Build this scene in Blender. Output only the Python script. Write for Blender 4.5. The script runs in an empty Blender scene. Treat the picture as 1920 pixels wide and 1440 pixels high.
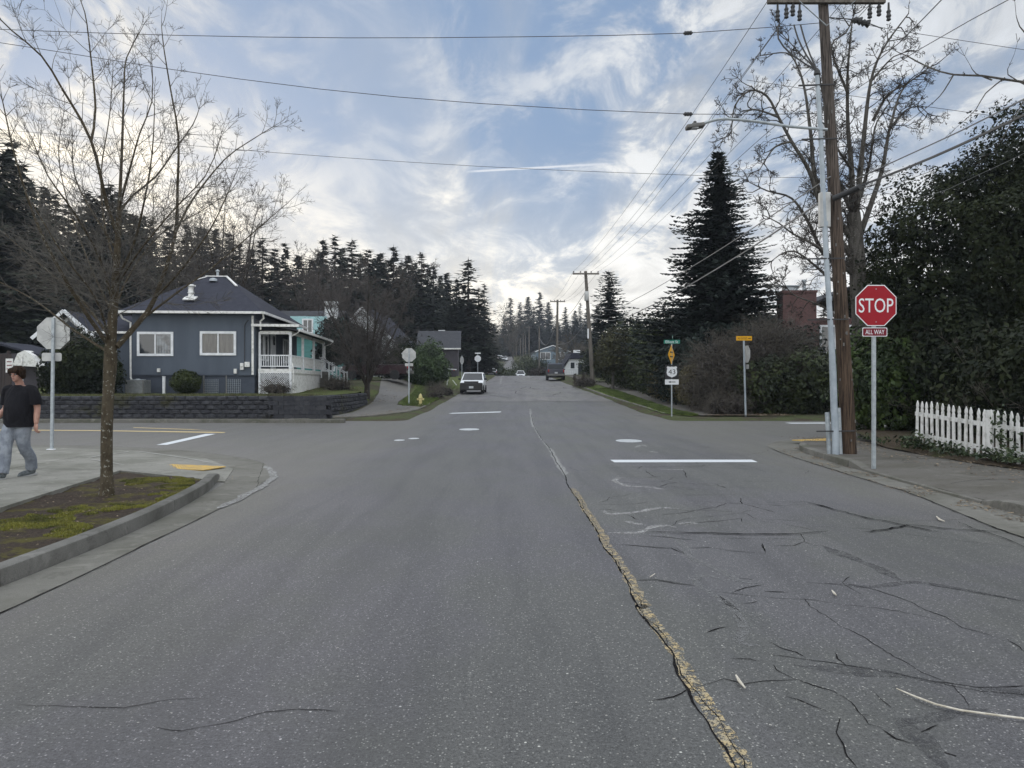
import bpy, bmesh, math, random
import numpy as np
from mathutils import Vector, Matrix, noise
from mathutils.geometry import delaunay_2d_cdt
R = math.radians
C = bpy.context.scene.collection
sc = bpy.context.scene
F = 1400.0; CH = 1.63                      # focal length of the photograph in its pixels, eye height

# ---------------------------------------------------------------- camera
cd = bpy.data.cameras.new('camera'); cam = bpy.data.objects.new('camera', cd); C.objects.link(cam)
cam.location = (0, 0, CH); cam.rotation_euler = (R(90), 0, 0)
cd.sensor_width = 36; cd.lens = F / 1920 * 36; cd.clip_start = 0.1; cd.clip_end = 6000
sc.camera = cam
sc.cycles.use_denoising = True
sc.render.resolution_x = 1024; sc.render.resolution_y = 768
sc.view_settings.view_transform = 'Standard'; sc.view_settings.look = 'None'
sc.view_settings.gamma = 1; sc.view_settings.exposure = 0.14

# ---------------------------------------------------------------- world: Nishita sky behind high broken cloud
SUN_AZ, SUN_EL = -27.0, 13.0               # degrees left of the view axis, above the horizon
sd = Vector((math.sin(R(SUN_AZ))*math.cos(R(SUN_EL)), math.cos(R(SUN_AZ))*math.cos(R(SUN_EL)), math.sin(R(SUN_EL))))
w = bpy.data.worlds.new('World'); sc.world = w; w.use_nodes = True
nt = w.node_tree; N = nt.nodes; L = nt.links; N.clear()
def nd(t, **k):
    n = N.new(t)
    for a, b in k.items(): setattr(n, a, b)
    return n
def wmath(op, a, b=None, c=None, clamp=False):
    n = nd('ShaderNodeMath', operation=op, use_clamp=clamp)
    for i, v in enumerate((a, b, c)):
        if v is None: continue
        if isinstance(v, (int, float)): n.inputs[i].default_value = v
        else: L.new(v, n.inputs[i])
    return n.outputs[0]
def wvec(op, a, b=None):
    n = nd('ShaderNodeVectorMath', operation=op)
    for i, v in enumerate((a, b)):
        if v is None: continue
        if isinstance(v, (tuple, Vector)): n.inputs[i].default_value = tuple(v)
        else: L.new(v, n.inputs[i])
    return n
def wmr(v, a, b, c, d):
    n = nd('ShaderNodeMapRange', interpolation_type='SMOOTHSTEP'); L.new(v, n.inputs[0])
    for i, x in enumerate((a, b, c, d)): n.inputs[i+1].default_value = x
    return n.outputs[0]
def wmix(f, a, b, mode='MIX'):
    n = nd('ShaderNodeMix', data_type='RGBA', blend_type=mode)
    for i, v in ((0, f), (6, a), (7, b)):
        if isinstance(v, (int, float)): n.inputs[i].default_value = v
        elif isinstance(v, tuple): n.inputs[i].default_value = (*v, 1)
        else: L.new(v, n.inputs[i])
    return n.outputs[2]
sky = nd('ShaderNodeTexSky', sky_type='NISHITA'); sky.sun_disc = False
sky.sun_elevation = R(SUN_EL); sky.sun_rotation = R(SUN_AZ); sky.air_density = 1.0; sky.dust_density = 1.0; sky.ozone_density = 2.0
tc = nd('ShaderNodeTexCoord'); dirn = wvec('NORMALIZE', tc.outputs['Generated']).outputs[0]
sx = nd('ShaderNodeSeparateXYZ'); L.new(dirn, sx.inputs[0])
zc = wmath('ADD', wmath('MAXIMUM', sx.outputs[2], 0.0), 0.24)
cb = nd('ShaderNodeCombineXYZ')
L.new(wmath('DIVIDE', sx.outputs[0], zc), cb.inputs[0]); L.new(wmath('DIVIDE', sx.outputs[1], zc), cb.inputs[1])
def wnoise(vec, scale, detail=8, rough=.55, rot=0, sc_=(1, 1, 1), loc=(0, 0, 0), dist=0.):
    m = nd('ShaderNodeMapping'); L.new(vec, m.inputs[0]); m.inputs['Rotation'].default_value = (0, 0, rot)
    m.inputs['Scale'].default_value = sc_; m.inputs['Location'].default_value = loc
    n = nd('ShaderNodeTexNoise'); L.new(m.outputs[0], n.inputs[0]); n.inputs['Scale'].default_value = scale
    n.inputs['Detail'].default_value = detail; n.inputs['Roughness'].default_value = rough; n.inputs['Distortion'].default_value = dist
    return n.outputs[0]
el = sx.outputs[2]
broad = wnoise(cb.outputs[0], .55, 5, .5, R(20), (1, .75, 1), (3.1, 1.7, 0), .3)
streak = wnoise(cb.outputs[0], 1.3, 9, .62, R(-28), (2.6, .6, 1), (0.4, 5, 0), .7)
puff = wnoise(cb.outputs[0], 3.6, 10, .62, R(38), (1.3, 1, 1), (9, 2, 0), .5)
# thin veil, cirrus streaks and small broken puffs
veil = wmath('MULTIPLY', wmr(streak, .38, .66, 0, 1), wmr(broad, .40, .58, .12, 1))
puffs = wmath('MULTIPLY', wmr(puff, .45, .66, 0, 1), wmr(broad, .42, .54, .2, 1))
# lower sky: cloud sheet thickens to the horizon
low = wmr(el, .0, .34, .95, 0)
sidef = wmr(wmath('ABSOLUTE', wmath('SUBTRACT', sx.outputs[0], -.10)), .05, .5, .0, .62)   # more cloud either side of the gap ahead
up = wmr(el, .45, .75, 0, .75)
back = wmr(sx.outputs[1], .1, -.4, 0, .8)
den = wmath('ADD', wmath('MULTIPLY', veil, .74), wmath('MULTIPLY', puffs, .72))
den = wmath('ADD', den, wmath('MULTIPLY', low, wmath('ADD', .86, wmath('MULTIPLY', veil, .4))))
den = wmath('ADD', den, wmath('MULTIPLY', sidef, wmath('MULTIPLY', wmr(puff, .38, .62, 0, 1), 1.0)))
den = wmath('ADD', den, wmath('MAXIMUM', up, back))
den = wmath('MINIMUM', den, 1.0)
sdot = wvec('DOT_PRODUCT', dirn, sd).outputs[1]
glow = wmath('POWER', wmath('MAXIMUM', sdot, 0.0), 9.0)
glow2 = wmath('POWER', wmath('MAXIMUM', sdot, 0.0), 90.0)
bright = wmath('ADD', .80, wmath('ADD', wmath('MULTIPLY', glow, .28), wmath('MULTIPLY', glow2, .22)))
bright = wmath('MULTIPLY', bright, wmr(puff, .32, .66, .80, 1.24))
bright = wmath('MULTIPLY', bright, wmr(el, .0, .38, 1.40, 1.02))
overhead = wmath('MAXIMUM', wmr(el, .5, .9, 1.0, 3.0), wmr(sx.outputs[1], .05, -.5, 1.0, 2.0))  # unseen sky overhead and behind the camera brightened to light the ground
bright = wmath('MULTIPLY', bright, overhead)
ccol = wmix(wmath('MINIMUM', wmath('ADD', glow, wmath('MULTIPLY', low, .38)), 1.0), (6.9, 7.25, 7.7), (9.2, 8.3, 6.7))
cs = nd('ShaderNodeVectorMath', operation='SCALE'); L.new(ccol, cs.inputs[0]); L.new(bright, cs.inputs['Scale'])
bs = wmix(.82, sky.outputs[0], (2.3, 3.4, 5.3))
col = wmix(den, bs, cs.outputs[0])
# one straight vapour trail high over the street
va = Vector((-85, 1400, 398)).normalized(); vb = Vector((250, 1400, 417)).normalized(); vn = va.cross(vb).normalized()
tr_ = wmath('ABSOLUTE', wvec('DOT_PRODUCT', dirn, vn).outputs[1]); trm = wmath('MULTIPLY', wmr(tr_, .0004, .0020, .75, 0), wmath('MULTIPLY', wmr(sx.outputs[0], -.065, -.04, 0, 1), wmath('MULTIPLY', wmr(sx.outputs[0], .05, .17, 1, 0), wmr(sx.outputs[1], 0, .1, 0, 1))))
col = wmix(trm, col, (8.2, 8.4, 8.8))
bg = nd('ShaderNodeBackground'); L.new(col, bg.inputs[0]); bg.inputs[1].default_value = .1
wo = nd('ShaderNodeOutputWorld'); L.new(bg.outputs[0], wo.inputs[0])

sl = bpy.data.lights.new('sun', 'SUN'); sl.energy = 0.5; sl.angle = R(20); sl.color = (1, .93, .82)
so = bpy.data.objects.new('sun', sl); C.objects.link(so); so.rotation_euler = sd.to_track_quat('Z', 'Y').to_euler()

# ---------------------------------------------------------------- helpers
def at(px, py, d): return Vector(((px-960)*d/F, d, CH-(py-720)*d/F))
def gp(px, py, z=0.0):
    d = (CH-z)*F/(py-720); return Vector(((px-960)*d/F, d, z))
def sstep(a, b, v):
    t = min(1, max(0, (v-a)/(b-a))); return t*t*(3-2*t)
def tag(o, label=None, cat=None, group=None, kind=None):
    if label: o['label'] = label
    if cat: o['category'] = cat
    if group: o['group'] = group
    if kind: o['kind'] = kind
    return o
def thing(name, label, cat, loc=(0, 0, 0), rz=0, group=None):
    o = bpy.data.objects.new(name, None); C.objects.link(o); o.empty_display_size = .2
    o.location = loc; o.rotation_euler = (0, 0, rz); return tag(o, label, cat, group)
def copy_tree(o, parent=None):
    c = o.copy(); C.objects.link(c); c.parent = parent
    for ch in list(o.children): copy_tree(ch, c)
    return c
def link(name, me, m, parent=None, smooth=False):
    o = bpy.data.objects.new(name, me); C.objects.link(o)
    if m: me.materials.append(m)
    if smooth: me.shade_smooth()
    if parent: o.parent = parent
    return o
def npmesh(name, V, Fc, m, parent=None, smooth=False):
    me = bpy.data.meshes.new(name); n, k = Fc.shape
    me.vertices.add(len(V)); me.vertices.foreach_set('co', np.ascontiguousarray(V, dtype=np.float32).ravel())
    me.loops.add(n*k); me.loops.foreach_set('vertex_index', np.ascontiguousarray(Fc, dtype=np.int32).ravel())
    me.polygons.add(n); me.polygons.foreach_set('loop_start', np.arange(0, n*k, k, dtype=np.int32))
    me.update(calc_edges=True); me.validate()
    return link(name, me, m, parent, smooth)

class MB:
    def __init__(s): s.v = []; s.f = []
    def add(s, vs, fs):
        b = len(s.v); s.v += [tuple(v) for v in vs]; s.f += [tuple(i+b for i in f) for f in fs]; return s
    def box(s, c, size, rz=0, mat=None, ch=0):
        x, y, z = size[0]/2, size[1]/2, size[2]/2
        if ch:
            bm = bmesh.new(); bmesh.ops.create_cube(bm, size=1)
            for v in bm.verts: v.co = Vector((v.co.x*size[0], v.co.y*size[1], v.co.z*size[2]))
            bmesh.ops.bevel(bm, geom=bm.edges[:], offset=ch, segments=2, affect='EDGES', profile=.6)
            bm.verts.ensure_lookup_table(); vs = [v.co.copy() for v in bm.verts]; fs = [[v.index for v in f.verts] for f in bm.faces]; bm.free()
        else:
            vs = [Vector((i*x, j*y, k*z)) for k in (-1, 1) for j in (-1, 1) for i in (-1, 1)]
            fs = [(0, 2, 3, 1), (4, 5, 7, 6), (0, 1, 5, 4), (2, 6, 7, 3), (0, 4, 6, 2), (1, 3, 7, 5)]
        M = Matrix.Translation(Vector(c)) @ (mat.to_4x4() if mat else Matrix.Rotation(rz, 4, 'Z'))
        return s.add([M @ v for v in vs], fs)
    def bar(s, a, b, w_, h_):
        a = Vector(a); b = Vector(b); d = b-a; q = d.to_track_quat('X', 'Z').to_matrix()
        return s.box((a+b)/2, (d.length, w_, h_), mat=q)
    def tube(s, pts, rad, n=8, cap=True):
        pts = [Vector(p) for p in pts]; k = len(pts)
        if not hasattr(rad, '__len__'): rad = [rad]*k
        vs = []; u = None
        for i, p in enumerate(pts):
            t = (pts[min(i+1, k-1)]-pts[max(i-1, 0)])
            if t.length < 1e-9: t = Vector((0, 0, 1))
            t.normalize()
            if u is None: u = t.orthogonal().normalized()
            u = (u-t*u.dot(t))
            u = u.normalized() if u.length > 1e-6 else t.orthogonal().normalized()
            v = t.cross(u)
            for j in range(n):
                a = 2*math.pi*j/n; vs.append(p+(u*math.cos(a)+v*math.sin(a))*rad[i])
        fs = [(i*n+j, i*n+(j+1) % n, (i+1)*n+(j+1) % n, (i+1)*n+j) for i in range(k-1) for j in range(n)]
        if cap: fs += [tuple(range(n-1, -1, -1)), tuple(range((k-1)*n, k*n))]
        return s.add(vs, fs)
    def loft(s, rings, cap=True):
        n = len(rings[0]); vs = [p for r in rings for p in r]; k = len(rings)
        fs = [(i*n+j, i*n+(j+1) % n, (i+1)*n+(j+1) % n, (i+1)*n+j) for i in range(k-1) for j in range(n)]
        if cap: fs += [tuple(range(n-1, -1, -1)), tuple(range((k-1)*n, k*n))]
        return s.add(vs, fs)
    def lathe(s, prof, c=(0, 0, 0), n=20):
        c = Vector(c)
        return s.loft([[c+Vector((r*math.cos(2*math.pi*j/n), r*math.sin(2*math.pi*j/n), z)) for j in range(n)] for r, z in prof])
    def prism(s, poly, a, b, M=None):
        n = len(poly); vs = [Vector((x, y, a)) for x, y in poly]+[Vector((x, y, b)) for x, y in poly]
        if M: vs = [M @ v for v in vs]
        return s.add(vs, [tuple(range(n-1, -1, -1)), tuple(range(n, 2*n))]+[(i, (i+1) % n, n+(i+1) % n, n+i) for i in range(n)])
    def quad(s, *p): return s.add(p, [tuple(range(len(p)))])
    def build(s, name, m, parent=None, smooth=False, world=False, label=None):
        V = s.v
        if world and parent:
            M = Matrix.Identity(4); o = parent
            while o: M = o.matrix_basis @ M; o = o.parent
            Mi = M.inverted(); V = [Mi @ Vector(v) for v in V]
        me = bpy.data.meshes.new(name); me.from_pydata([tuple(v) for v in V], [], s.f); me.update()
        bm = bmesh.new(); bm.from_mesh(me); bmesh.ops.recalc_face_normals(bm, faces=bm.faces[:]); bm.to_mesh(me); bm.free()
        o = link(name, me, m, parent)
        if smooth:
            me.shade_smooth()
            try: me.set_sharp_from_angle(angle=R(40))
            except Exception: pass
        if label: o['label'] = label
        return o

def text_mb(txt, size, thick=.002, sx_=1.0, bold=.0):
    cu = bpy.data.curves.new('txt', 'FONT'); cu.body = txt; cu.size = size; cu.extrude = thick; cu.align_x = 'CENTER'; cu.align_y = 'CENTER'
    cu.offset = bold; cu.resolution_u = 3
    o = bpy.data.objects.new('txt', cu); C.objects.link(o)
    dg = bpy.context.evaluated_depsgraph_get(); me = bpy.data.meshes.new_from_object(o.evaluated_get(dg))
    b = MB(); b.add([(v.co.x*sx_, v.co.y, v.co.z) for v in me.vertices], [tuple(p.vertices) for p in me.polygons])
    bpy.data.objects.remove(o); bpy.data.curves.remove(cu); bpy.data.meshes.remove(me); return b
def xf(b, M): b.v = [tuple(M @ Vector(v)) for v in b.v]; return b

def sheet(name, poly, zf, m, res=1.0, kind='structure', skirt=0.0):
    """a polygon filled with a fine triangle net that follows zf(x, y), optional skirt down round its edge"""
    pts = []; n = len(poly)
    for i in range(n):
        a = Vector(poly[i][:2]); b = Vector(poly[(i+1) % n][:2]); k = max(1, int((b-a).length/res))
        pts += [a.lerp(b, j/k) for j in range(k)]
    m_ = len(pts); edges = [(i, (i+1) % m_) for i in range(m_)]
    xs = [p.x for p in pts]; ys = [p.y for p in pts]; vs = pts[:]
    P = np.array([(p.x, p.y) for p in pts])
    gx = np.arange(min(xs)+res*.37, max(xs), res); gy = np.arange(min(ys)+res*.41, max(ys), res)
    for y in gy:
        for x in gx:
            c = False; X1 = P[:, 0]; Y1 = P[:, 1]; X2 = np.roll(X1, -1); Y2 = np.roll(Y1, -1)
            cond = ((Y1 > y) != (Y2 > y)); 
            if not cond.any(): continue
            xi = (X2[cond]-X1[cond])*(y-Y1[cond])/(Y2[cond]-Y1[cond])+X1[cond]
            if (np.count_nonzero(x < xi) % 2) and np.min((X1-x)**2+(Y1-y)**2) > (res*.3)**2: vs.append(Vector((x, y)))
    r = delaunay_2d_cdt(vs, edges, [], 1, 1e-5)
    V = [(v.x, v.y, zf(v.x, v.y)) for v in r[0]]; Fs = [tuple(f) for f in r[2]]
    b = MB(); b.add(V, Fs)
    if skirt:
        ring = [(p.x, p.y, zf(p.x, p.y)) for p in pts]
        b.add(ring+[(x, y, z-skirt) for x, y, z in ring], [(i, (i+1) % m_, m_+(i+1) % m_, m_+i) for i in range(m_)])
    me = bpy.data.meshes.new(name); me.from_pydata(b.v, [], b.f); me.update()
    bm = bmesh.new(); bm.from_mesh(me); bmesh.ops.remove_doubles(bm, verts=bm.verts[:], dist=1e-5)
    bmesh.ops.recalc_face_normals(bm, faces=bm.faces[:])
    if sum(f.normal.z*f.calc_area() for f in bm.faces) < 0: bmesh.ops.reverse_faces(bm, faces=bm.faces[:])
    bm.to_mesh(me); bm.free()
    o = link(name, me, m); o['kind'] = kind; return o

def smooth_path(pts, step=.4):
    pts = [Vector(p) for p in pts]; out = []
    for i in range(len(pts)-1):
        p0 = pts[max(i-1, 0)]; p1 = pts[i]; p2 = pts[i+1]; p3 = pts[min(i+2, len(pts)-1)]
        k = max(2, int((p2-p1).length/step))
        for j in range(k):
            t = j/k; out.append(.5*((2*p1)+(p2-p0)*t+(2*p0-5*p1+4*p2-p3)*t*t+(3*p1-p0-3*p2+p3)*t**3))
    out.append(pts[-1]); return out

# ---------------------------------------------------------------- materials
class NM:
    def __init__(s, name):
        s.m = bpy.data.materials.new(name); s.m.use_nodes = True; s.t = s.m.node_tree; s.N = s.t.nodes; s.L = s.t.links
        s.b = s.N['Principled BSDF']; s.tc = s.N.new('ShaderNodeTexCoord'); s.o = s.tc.outputs['Object']
    def set(s, k, v):
        i = s.b.inputs[k]
        if isinstance(v, (int, float)): i.default_value = v
        elif isinstance(v, tuple): i.default_value = (*v[:3], 1)
        else: s.L.new(v, i)
        return s
    def inp(s, i, v):
        if isinstance(v, (int, float)): i.default_value = v
        elif isinstance(v, tuple): i.default_value = (*v, 1) if len(i.default_value) == 4 and len(v) == 3 else v
        else: s.L.new(v, i)
    def noise(s, scale, detail=4, rough=.55, vs=(1, 1, 1), dist=0., loc=(0, 0, 0)):
        m = s.N.new('ShaderNodeMapping'); s.L.new(s.o, m.inputs[0]); m.inputs['Scale'].default_value = vs; m.inputs['Location'].default_value = loc
        n = s.N.new('ShaderNodeTexNoise'); s.L.new(m.outputs[0], n.inputs[0]); n.inputs['Scale'].default_value = scale
        n.inputs['Detail'].default_value = detail; n.inputs['Roughness'].default_value = rough; n.inputs['Distortion'].default_value = dist
        return n.outputs[0]
    def voro(s, scale, out='Distance', feature='F1', vs=(1, 1, 1)):
        m = s.N.new('ShaderNodeMapping'); s.L.new(s.o, m.inputs[0]); m.inputs['Scale'].default_value = vs
        n = s.N.new('ShaderNodeTexVoronoi'); n.feature = feature; s.L.new(m.outputs[0], n.inputs[0]); n.inputs['Scale'].default_value = scale
        return n.outputs[out]
    def ramp(s, v, a, b, c=0., d=1.):
        n = s.N.new('ShaderNodeMapRange'); n.interpolation_type = 'SMOOTHSTEP'; s.L.new(v, n.inputs[0])
        for i, x in enumerate((a, b, c, d)): n.inputs[i+1].default_value = x
        return n.outputs[0]
    def math(s, op, a, b):
        n = s.N.new('ShaderNodeMath'); n.operation = op; s.inp(n.inputs[0], a); s.inp(n.inputs[1], b); return n.outputs[0]
    def mix(s, f, a, b, mode='MIX'):
        n = s.N.new('ShaderNodeMix'); n.data_type = 'RGBA'; n.blend_type = mode
        s.inp(n.inputs[0], f); s.inp(n.inputs[6], a); s.inp(n.inputs[7], b); return n.outputs[2]
    def sep(s, i):
        n = s.N.new('ShaderNodeSeparateXYZ'); s.L.new(s.o, n.inputs[0]); return n.outputs[i]
    def island(s): return s.N.new('ShaderNodeNewGeometry').outputs['Random Per Island']
    def bump(s, h, strength=.4, dist=.01):
        n = s.N.new('ShaderNodeBump'); n.inputs['Strength'].default_value = strength; n.inputs['Distance'].default_value = dist
        s.L.new(h, n.inputs['Height']); s.L.new(n.outputs[0], s.b.inputs['Normal']); return s
    def alpha(s, v): s.L.new(v, s.b.inputs['Alpha']); return s

def simple(name, c1, c2=None, scale=3., rough=.7, bump=0., bs=40., metal=0., lo=.35, hi=.65, spec=.5, vs=(1, 1, 1)):
    n = NM(name); c2 = c2 or tuple(x*.8 for x in c1)
    n.set('Base Color', n.mix(n.ramp(n.noise(scale, 5, .6, vs), lo, hi), c1, c2)).set('Roughness', rough).set('Metallic', metal)
    n.set('Specular IOR Level', spec)
    if bump: n.bump(n.noise(bs, 4, .6, vs), bump, .01)
    return n.m
def leafmat(name, a, b, c=None, scale=1.2, rough=.6, trans=.0, spec=.25):
    n = NM(name); c = c or tuple(x*.55 for x in a)
    f = n.mix(n.island(), a, b)
    n.set('Base Color', n.mix(n.ramp(n.noise(scale, 3, .6), .4, .62), f, c)).set('Roughness', rough).set('Specular IOR Level', spec)
    return n.m
M = {}
def asphalt(name, base, dark, stone, big, tint, patchy=0.):
    n = NM(name)
    fine = n.noise(150, 3, .65); mid = n.noise(28, 4, .6)
    c = n.mix(n.ramp(fine, .40, .60), dark, base)
    c = n.mix(n.ramp(mid, .35, .7, 0, .35), c, tuple(x*1.28 for x in base))
    g2 = n.noise(62, 2, .5); c = n.mix(n.ramp(g2, .56, .72, 0, .6), c, tuple(x*1.75 for x in base)); c = n.mix(n.ramp(g2, .44, .30, 0, .6), c, tuple(x*.7 for x in dark))
    v = n.voro(85, 'Color'); sp = n.N.new('ShaderNodeSeparateXYZ'); n.L.new(v, sp.inputs[0])
    near = n.voro(85, 'Distance')
    st = n.math('MULTIPLY', n.math('GREATER_THAN', sp.outputs[0], .90), n.ramp(near, .55, .25))
    c = n.mix(n.math('MULTIPLY', st, .55), c, stone)
    dk = n.math('MULTIPLY', n.math('GREATER_THAN', sp.outputs[1], .86), n.ramp(near, .5, .3))
    c = n.mix(n.math('MULTIPLY', dk, .5), c, tuple(x*.45 for x in dark))
    v2 = n.voro(16, 'Color'); s2 = n.N.new('ShaderNodeSeparateXYZ'); n.L.new(v2, s2.inputs[0]); nr2 = n.voro(16, 'Distance')
    c = n.mix(n.math('MULTIPLY', n.math('GREATER_THAN', s2.outputs[0], .93), n.ramp(nr2, .13, .07)), c, tuple(x*1.15 for x in stone))
    c = n.mix(n.ramp(n.noise(.28, 4, .55), .35, .68), c, n.mix(1., c, (tint[0], tint[1], tint[2]), 'MULTIPLY'))
    lane = n.noise(.9, 5, .6, (2.6, .22, 1), .4)                       # long worn tracks along the street
    c = n.mix(n.ramp(lane, .42, .64, 0, .8), c, n.mix(1., c, (.76, .765, .78), 'MULTIPLY'))
    c = n.mix(1., c, n.mix(n.ramp(n.noise(.55, 5, .6, (1, .6, 1), loc=(4, 4, 0)), .42, .6), (.97, .99, .955), (1.02, 1.01, 1.08)), 'MULTIPLY')
    X = n.sep(0); wob = n.math('MULTIPLY', n.math('SUBTRACT', n.noise(.7, 4, .6), .5), 1.6); Xw = n.math('ADD', X, wob)
    dust = n.math('MAXIMUM', n.ramp(Xw, -2.4, -4.0, 0, .42), n.ramp(Xw, 4.3, 6.1, 0, .42)); c = n.mix(n.math('MULTIPLY', dust, n.ramp(mid, .3, .7, .6, 1)), c, (.135, .128, .105))
    oil = n.math('MULTIPLY', n.math('MULTIPLY', n.ramp(n.math('ABSOLUTE', n.math('SUBTRACT', Xw, -1.5), 0), .75, .1), n.ramp(n.noise(1.1, 5, .65, (1, .35, 1)), .42, .62)), .30); c = n.mix(oil, c, tuple(x*.6 for x in base))
    c = n.mix(n.math('MULTIPLY', n.ramp(X, .90, .96), .9), c, n.mix(1., c, (1.08, 1.085, 1.05), 'MULTIPLY'))
    if patchy: c = n.mix(n.ramp(n.noise(.8, 6, .7, (1, .5, 1)), .5, .6, 0, patchy), c, tuple(x*.6 for x in base))
    n.set('Base Color', c).set('Roughness', n.ramp(fine, .3, .7, .52, .80)).set('Specular IOR Level', .5)
    n.bump(n.math('ADD', fine, n.math('MULTIPLY', near, .5)), .55, .006)
    return n.m
M['asphalt'] = asphalt('asphalt', (.094, .0925, .0935), (.031, .0305, .0315), (.42, .41, .39), 1, (1.10, 1.10, 1.08))
M['asphalt_old'] = asphalt('old_asphalt', (.122, .117, .116), (.060, .058, .058), (.32, .31, .30), 1, (1.2, 1.17, 1.12), .75)
M['asphalt_path'] = asphalt('path_asphalt', (.095, .090, .087), (.045, .044, .043), (.22, .21, .2), 1, (1.15, 1.1, 1.05), .3)
def concrete(name, a, b, stain, grain=120, joints=None):
    n = NM(name)
    c = n.mix(n.ramp(n.noise(grain, 3, .6), .3, .7), a, b)
    c = n.mix(n.ramp(n.noise(.7, 6, .65), .42, .62, 0, .85), c, stain)
    c = n.mix(n.ramp(n.noise(2.2, 7, .7, dist=1.), .54, .66, 0, .45), c, tuple(min(1, x*1.35) for x in a))
    c = n.mix(n.ramp(n.noise(5, 6, .7, dist=.6), .52, .7, 0, .5), c, tuple(x*.62 for x in stain))
    n.set('Base Color', c).set('Roughness', .88).set('Specular IOR Level', .3).bump(n.noise(grain, 4, .6), .35, .004)
    return n.m
M['walk'] = concrete('concrete_walk', (.235, .23, .205), (.175, .172, .152), (.130, .130, .108))
M['curb'] = concrete('concrete_kerb', (.165, .16, .148), (.11, .108, .10), (.075, .074, .064))
M['gutter'] = concrete('concrete_gutter', (.165, .160, .140), (.115, .112, .10), (.095, .093, .076))
M['walk_dark'] = concrete('weathered_walk', (.125, .118, .105), (.085, .08, .072), (.075, .07, .056))
M['curb_dark'] = concrete('weathered_kerb', (.165, .158, .14), (.10, .097, .088), (.075, .076, .055))
# ground: short winter grass, soil, moss
def soil(name, g1, g2, s1, s2, cut=(.42, .56), scale=.9):
    n = NM(name)
    g = n.mix(n.ramp(n.noise(22, 4, .7), .35, .65), g1, g2); s = n.mix(n.ramp(n.noise(30, 4, .7), .35, .65), s1, s2)
    n.set('Base Color', n.mix(n.ramp(n.noise(scale, 7, .68), cut[0], cut[1]), g, s)).set('Roughness', .95).set('Specular IOR Level', .15)
    n.bump(n.noise(35, 5, .7), .9, .04); return n.m
M['ground'] = soil('ground_soil', (.075, .085, .035), (.05, .062, .026), (.075, .062, .042), (.045, .038, .028), (.45, .6))
M['lawn'] = soil('lawn_grass', (.088, .108, .030), (.060, .080, .024), (.095, .080, .050), (.065, .052, .035), (.52, .66), 1.4)
M['verge'] = soil('verge_grass', (.105, .135, .034), (.065, .095, .024), (.09, .08, .045), (.05, .045, .03), (.56, .70), 1.6)
M['leafy'] = soil('leafy_ground', (.060, .065, .028), (.05, .05, .024), (.085, .066, .045), (.045, .035, .026), (.36, .50), 1.2)
M['moss'] = soil('mossy_soil', (.10, .092, .024), (.066, .056, .022), (.066, .050, .038), (.034, .026, .021), (.40, .50), 2.2)
M['black'] = simple('black_plastic', (.012, .012, .013), rough=.5)
M['rubber'] = simple('tyre_rubber', (.018, .018, .019), rough=.85)
M['glass'] = NM('window_glass').set('Base Color', (.030, .036, .042)).set('Roughness', .06).set('Specular IOR Level', .9).m
M['carglass'] = NM('car_glass').set('Base Color', (.012, .015, .018)).set('Roughness', .05).set('Specular IOR Level', .42).m
M['galv'] = simple('galvanised_steel', (.42, .46, .48), (.30, .335, .36), 9, .52, .15, 60, .35)
M['signback'] = simple('sign_aluminium', (.48, .485, .47), (.36, .365, .36), 4, .5, .1, 50, .25)
M['conduit'] = simple('grey_conduit', (.40, .45, .49), (.30, .345, .385), 3, .5)
M['white'] = simple('white_paint', (.76, .78, .80), (.62, .64, .66), 4, .55, .1)
M['oldwhite'] = simple('weathered_white_paint', (.72, .72, .70), (.50, .50, .47), 7, .65, .25, 60, lo=.46, hi=.66)
M['red'] = NM('sign_red').set('Base Color', (.30, .004, .014)).set('Roughness', .5).set('Specular IOR Level', .25).m
M['allwayred'] = NM('faded_sign_red').set('Base Color', (.16, .010, .022)).set('Roughness', .55).set('Specular IOR Level', .25).m
M['signwhite'] = NM('sign_white').set('Base Color', (.72, .74, .76)).set('Roughness', .4).m
M['signyellow'] = NM('sign_yellow').set('Base Color', (.82, .42, .016)).set('Roughness', .42).m
M['signgreen'] = NM('sign_green').set('Base Color', (.01, .20, .145)).set('Roughness', .42).m
M['signblack'] = NM('sign_black').set('Base Color', (.012, .013, .016)).set('Roughness', .45).m
M['wire'] = simple('dark_wire', (.035, .036, .038), rough=.6)
M['wire_grey'] = simple('grey_wire', (.16, .165, .17), rough=.55)
def barkmat(name, a, b, lich=None, vs=(1, 1, .18), scale=14):
    n = NM(name); c = n.mix(n.ramp(n.noise(scale, 6, .7, vs), .38, .62), a, b)
    if lich: c = n.mix(n.ramp(n.noise(24, 3, .6), .60, .66), c, lich)
    n.set('Base Color', c).set('Roughness', .92).set('Specular IOR Level', .2).bump(n.noise(scale, 6, .7, vs), .8, .02); return n.m
M['maple'] = barkmat('maple_bark', (.085, .070, .048), (.050, .040, .026), (.24, .235, .20), (1, 1, .5), 12)
M['twig'] = simple('maple_twigs', (.125, .116, .102), (.075, .069, .060), 5, .85)
M['oak'] = barkmat('oak_bark', (.105, .098, .088), (.055, .050, .045), (.16, .165, .14))
M['darkbark'] = barkmat('dark_bark', (.060, .052, .045), (.032, .028, .025))
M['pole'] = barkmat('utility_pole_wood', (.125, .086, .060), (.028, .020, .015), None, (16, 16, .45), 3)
_n = M['pole'].node_tree; _b = _n.nodes['Principled BSDF']; _s = _b.inputs['Base Color'].links[0].from_socket; _tc = _n.nodes.new('ShaderNodeTexCoord'); _x = _n.nodes.new('ShaderNodeSeparateXYZ'); _n.links.new(_tc.outputs['Object'], _x.inputs[0])
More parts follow.
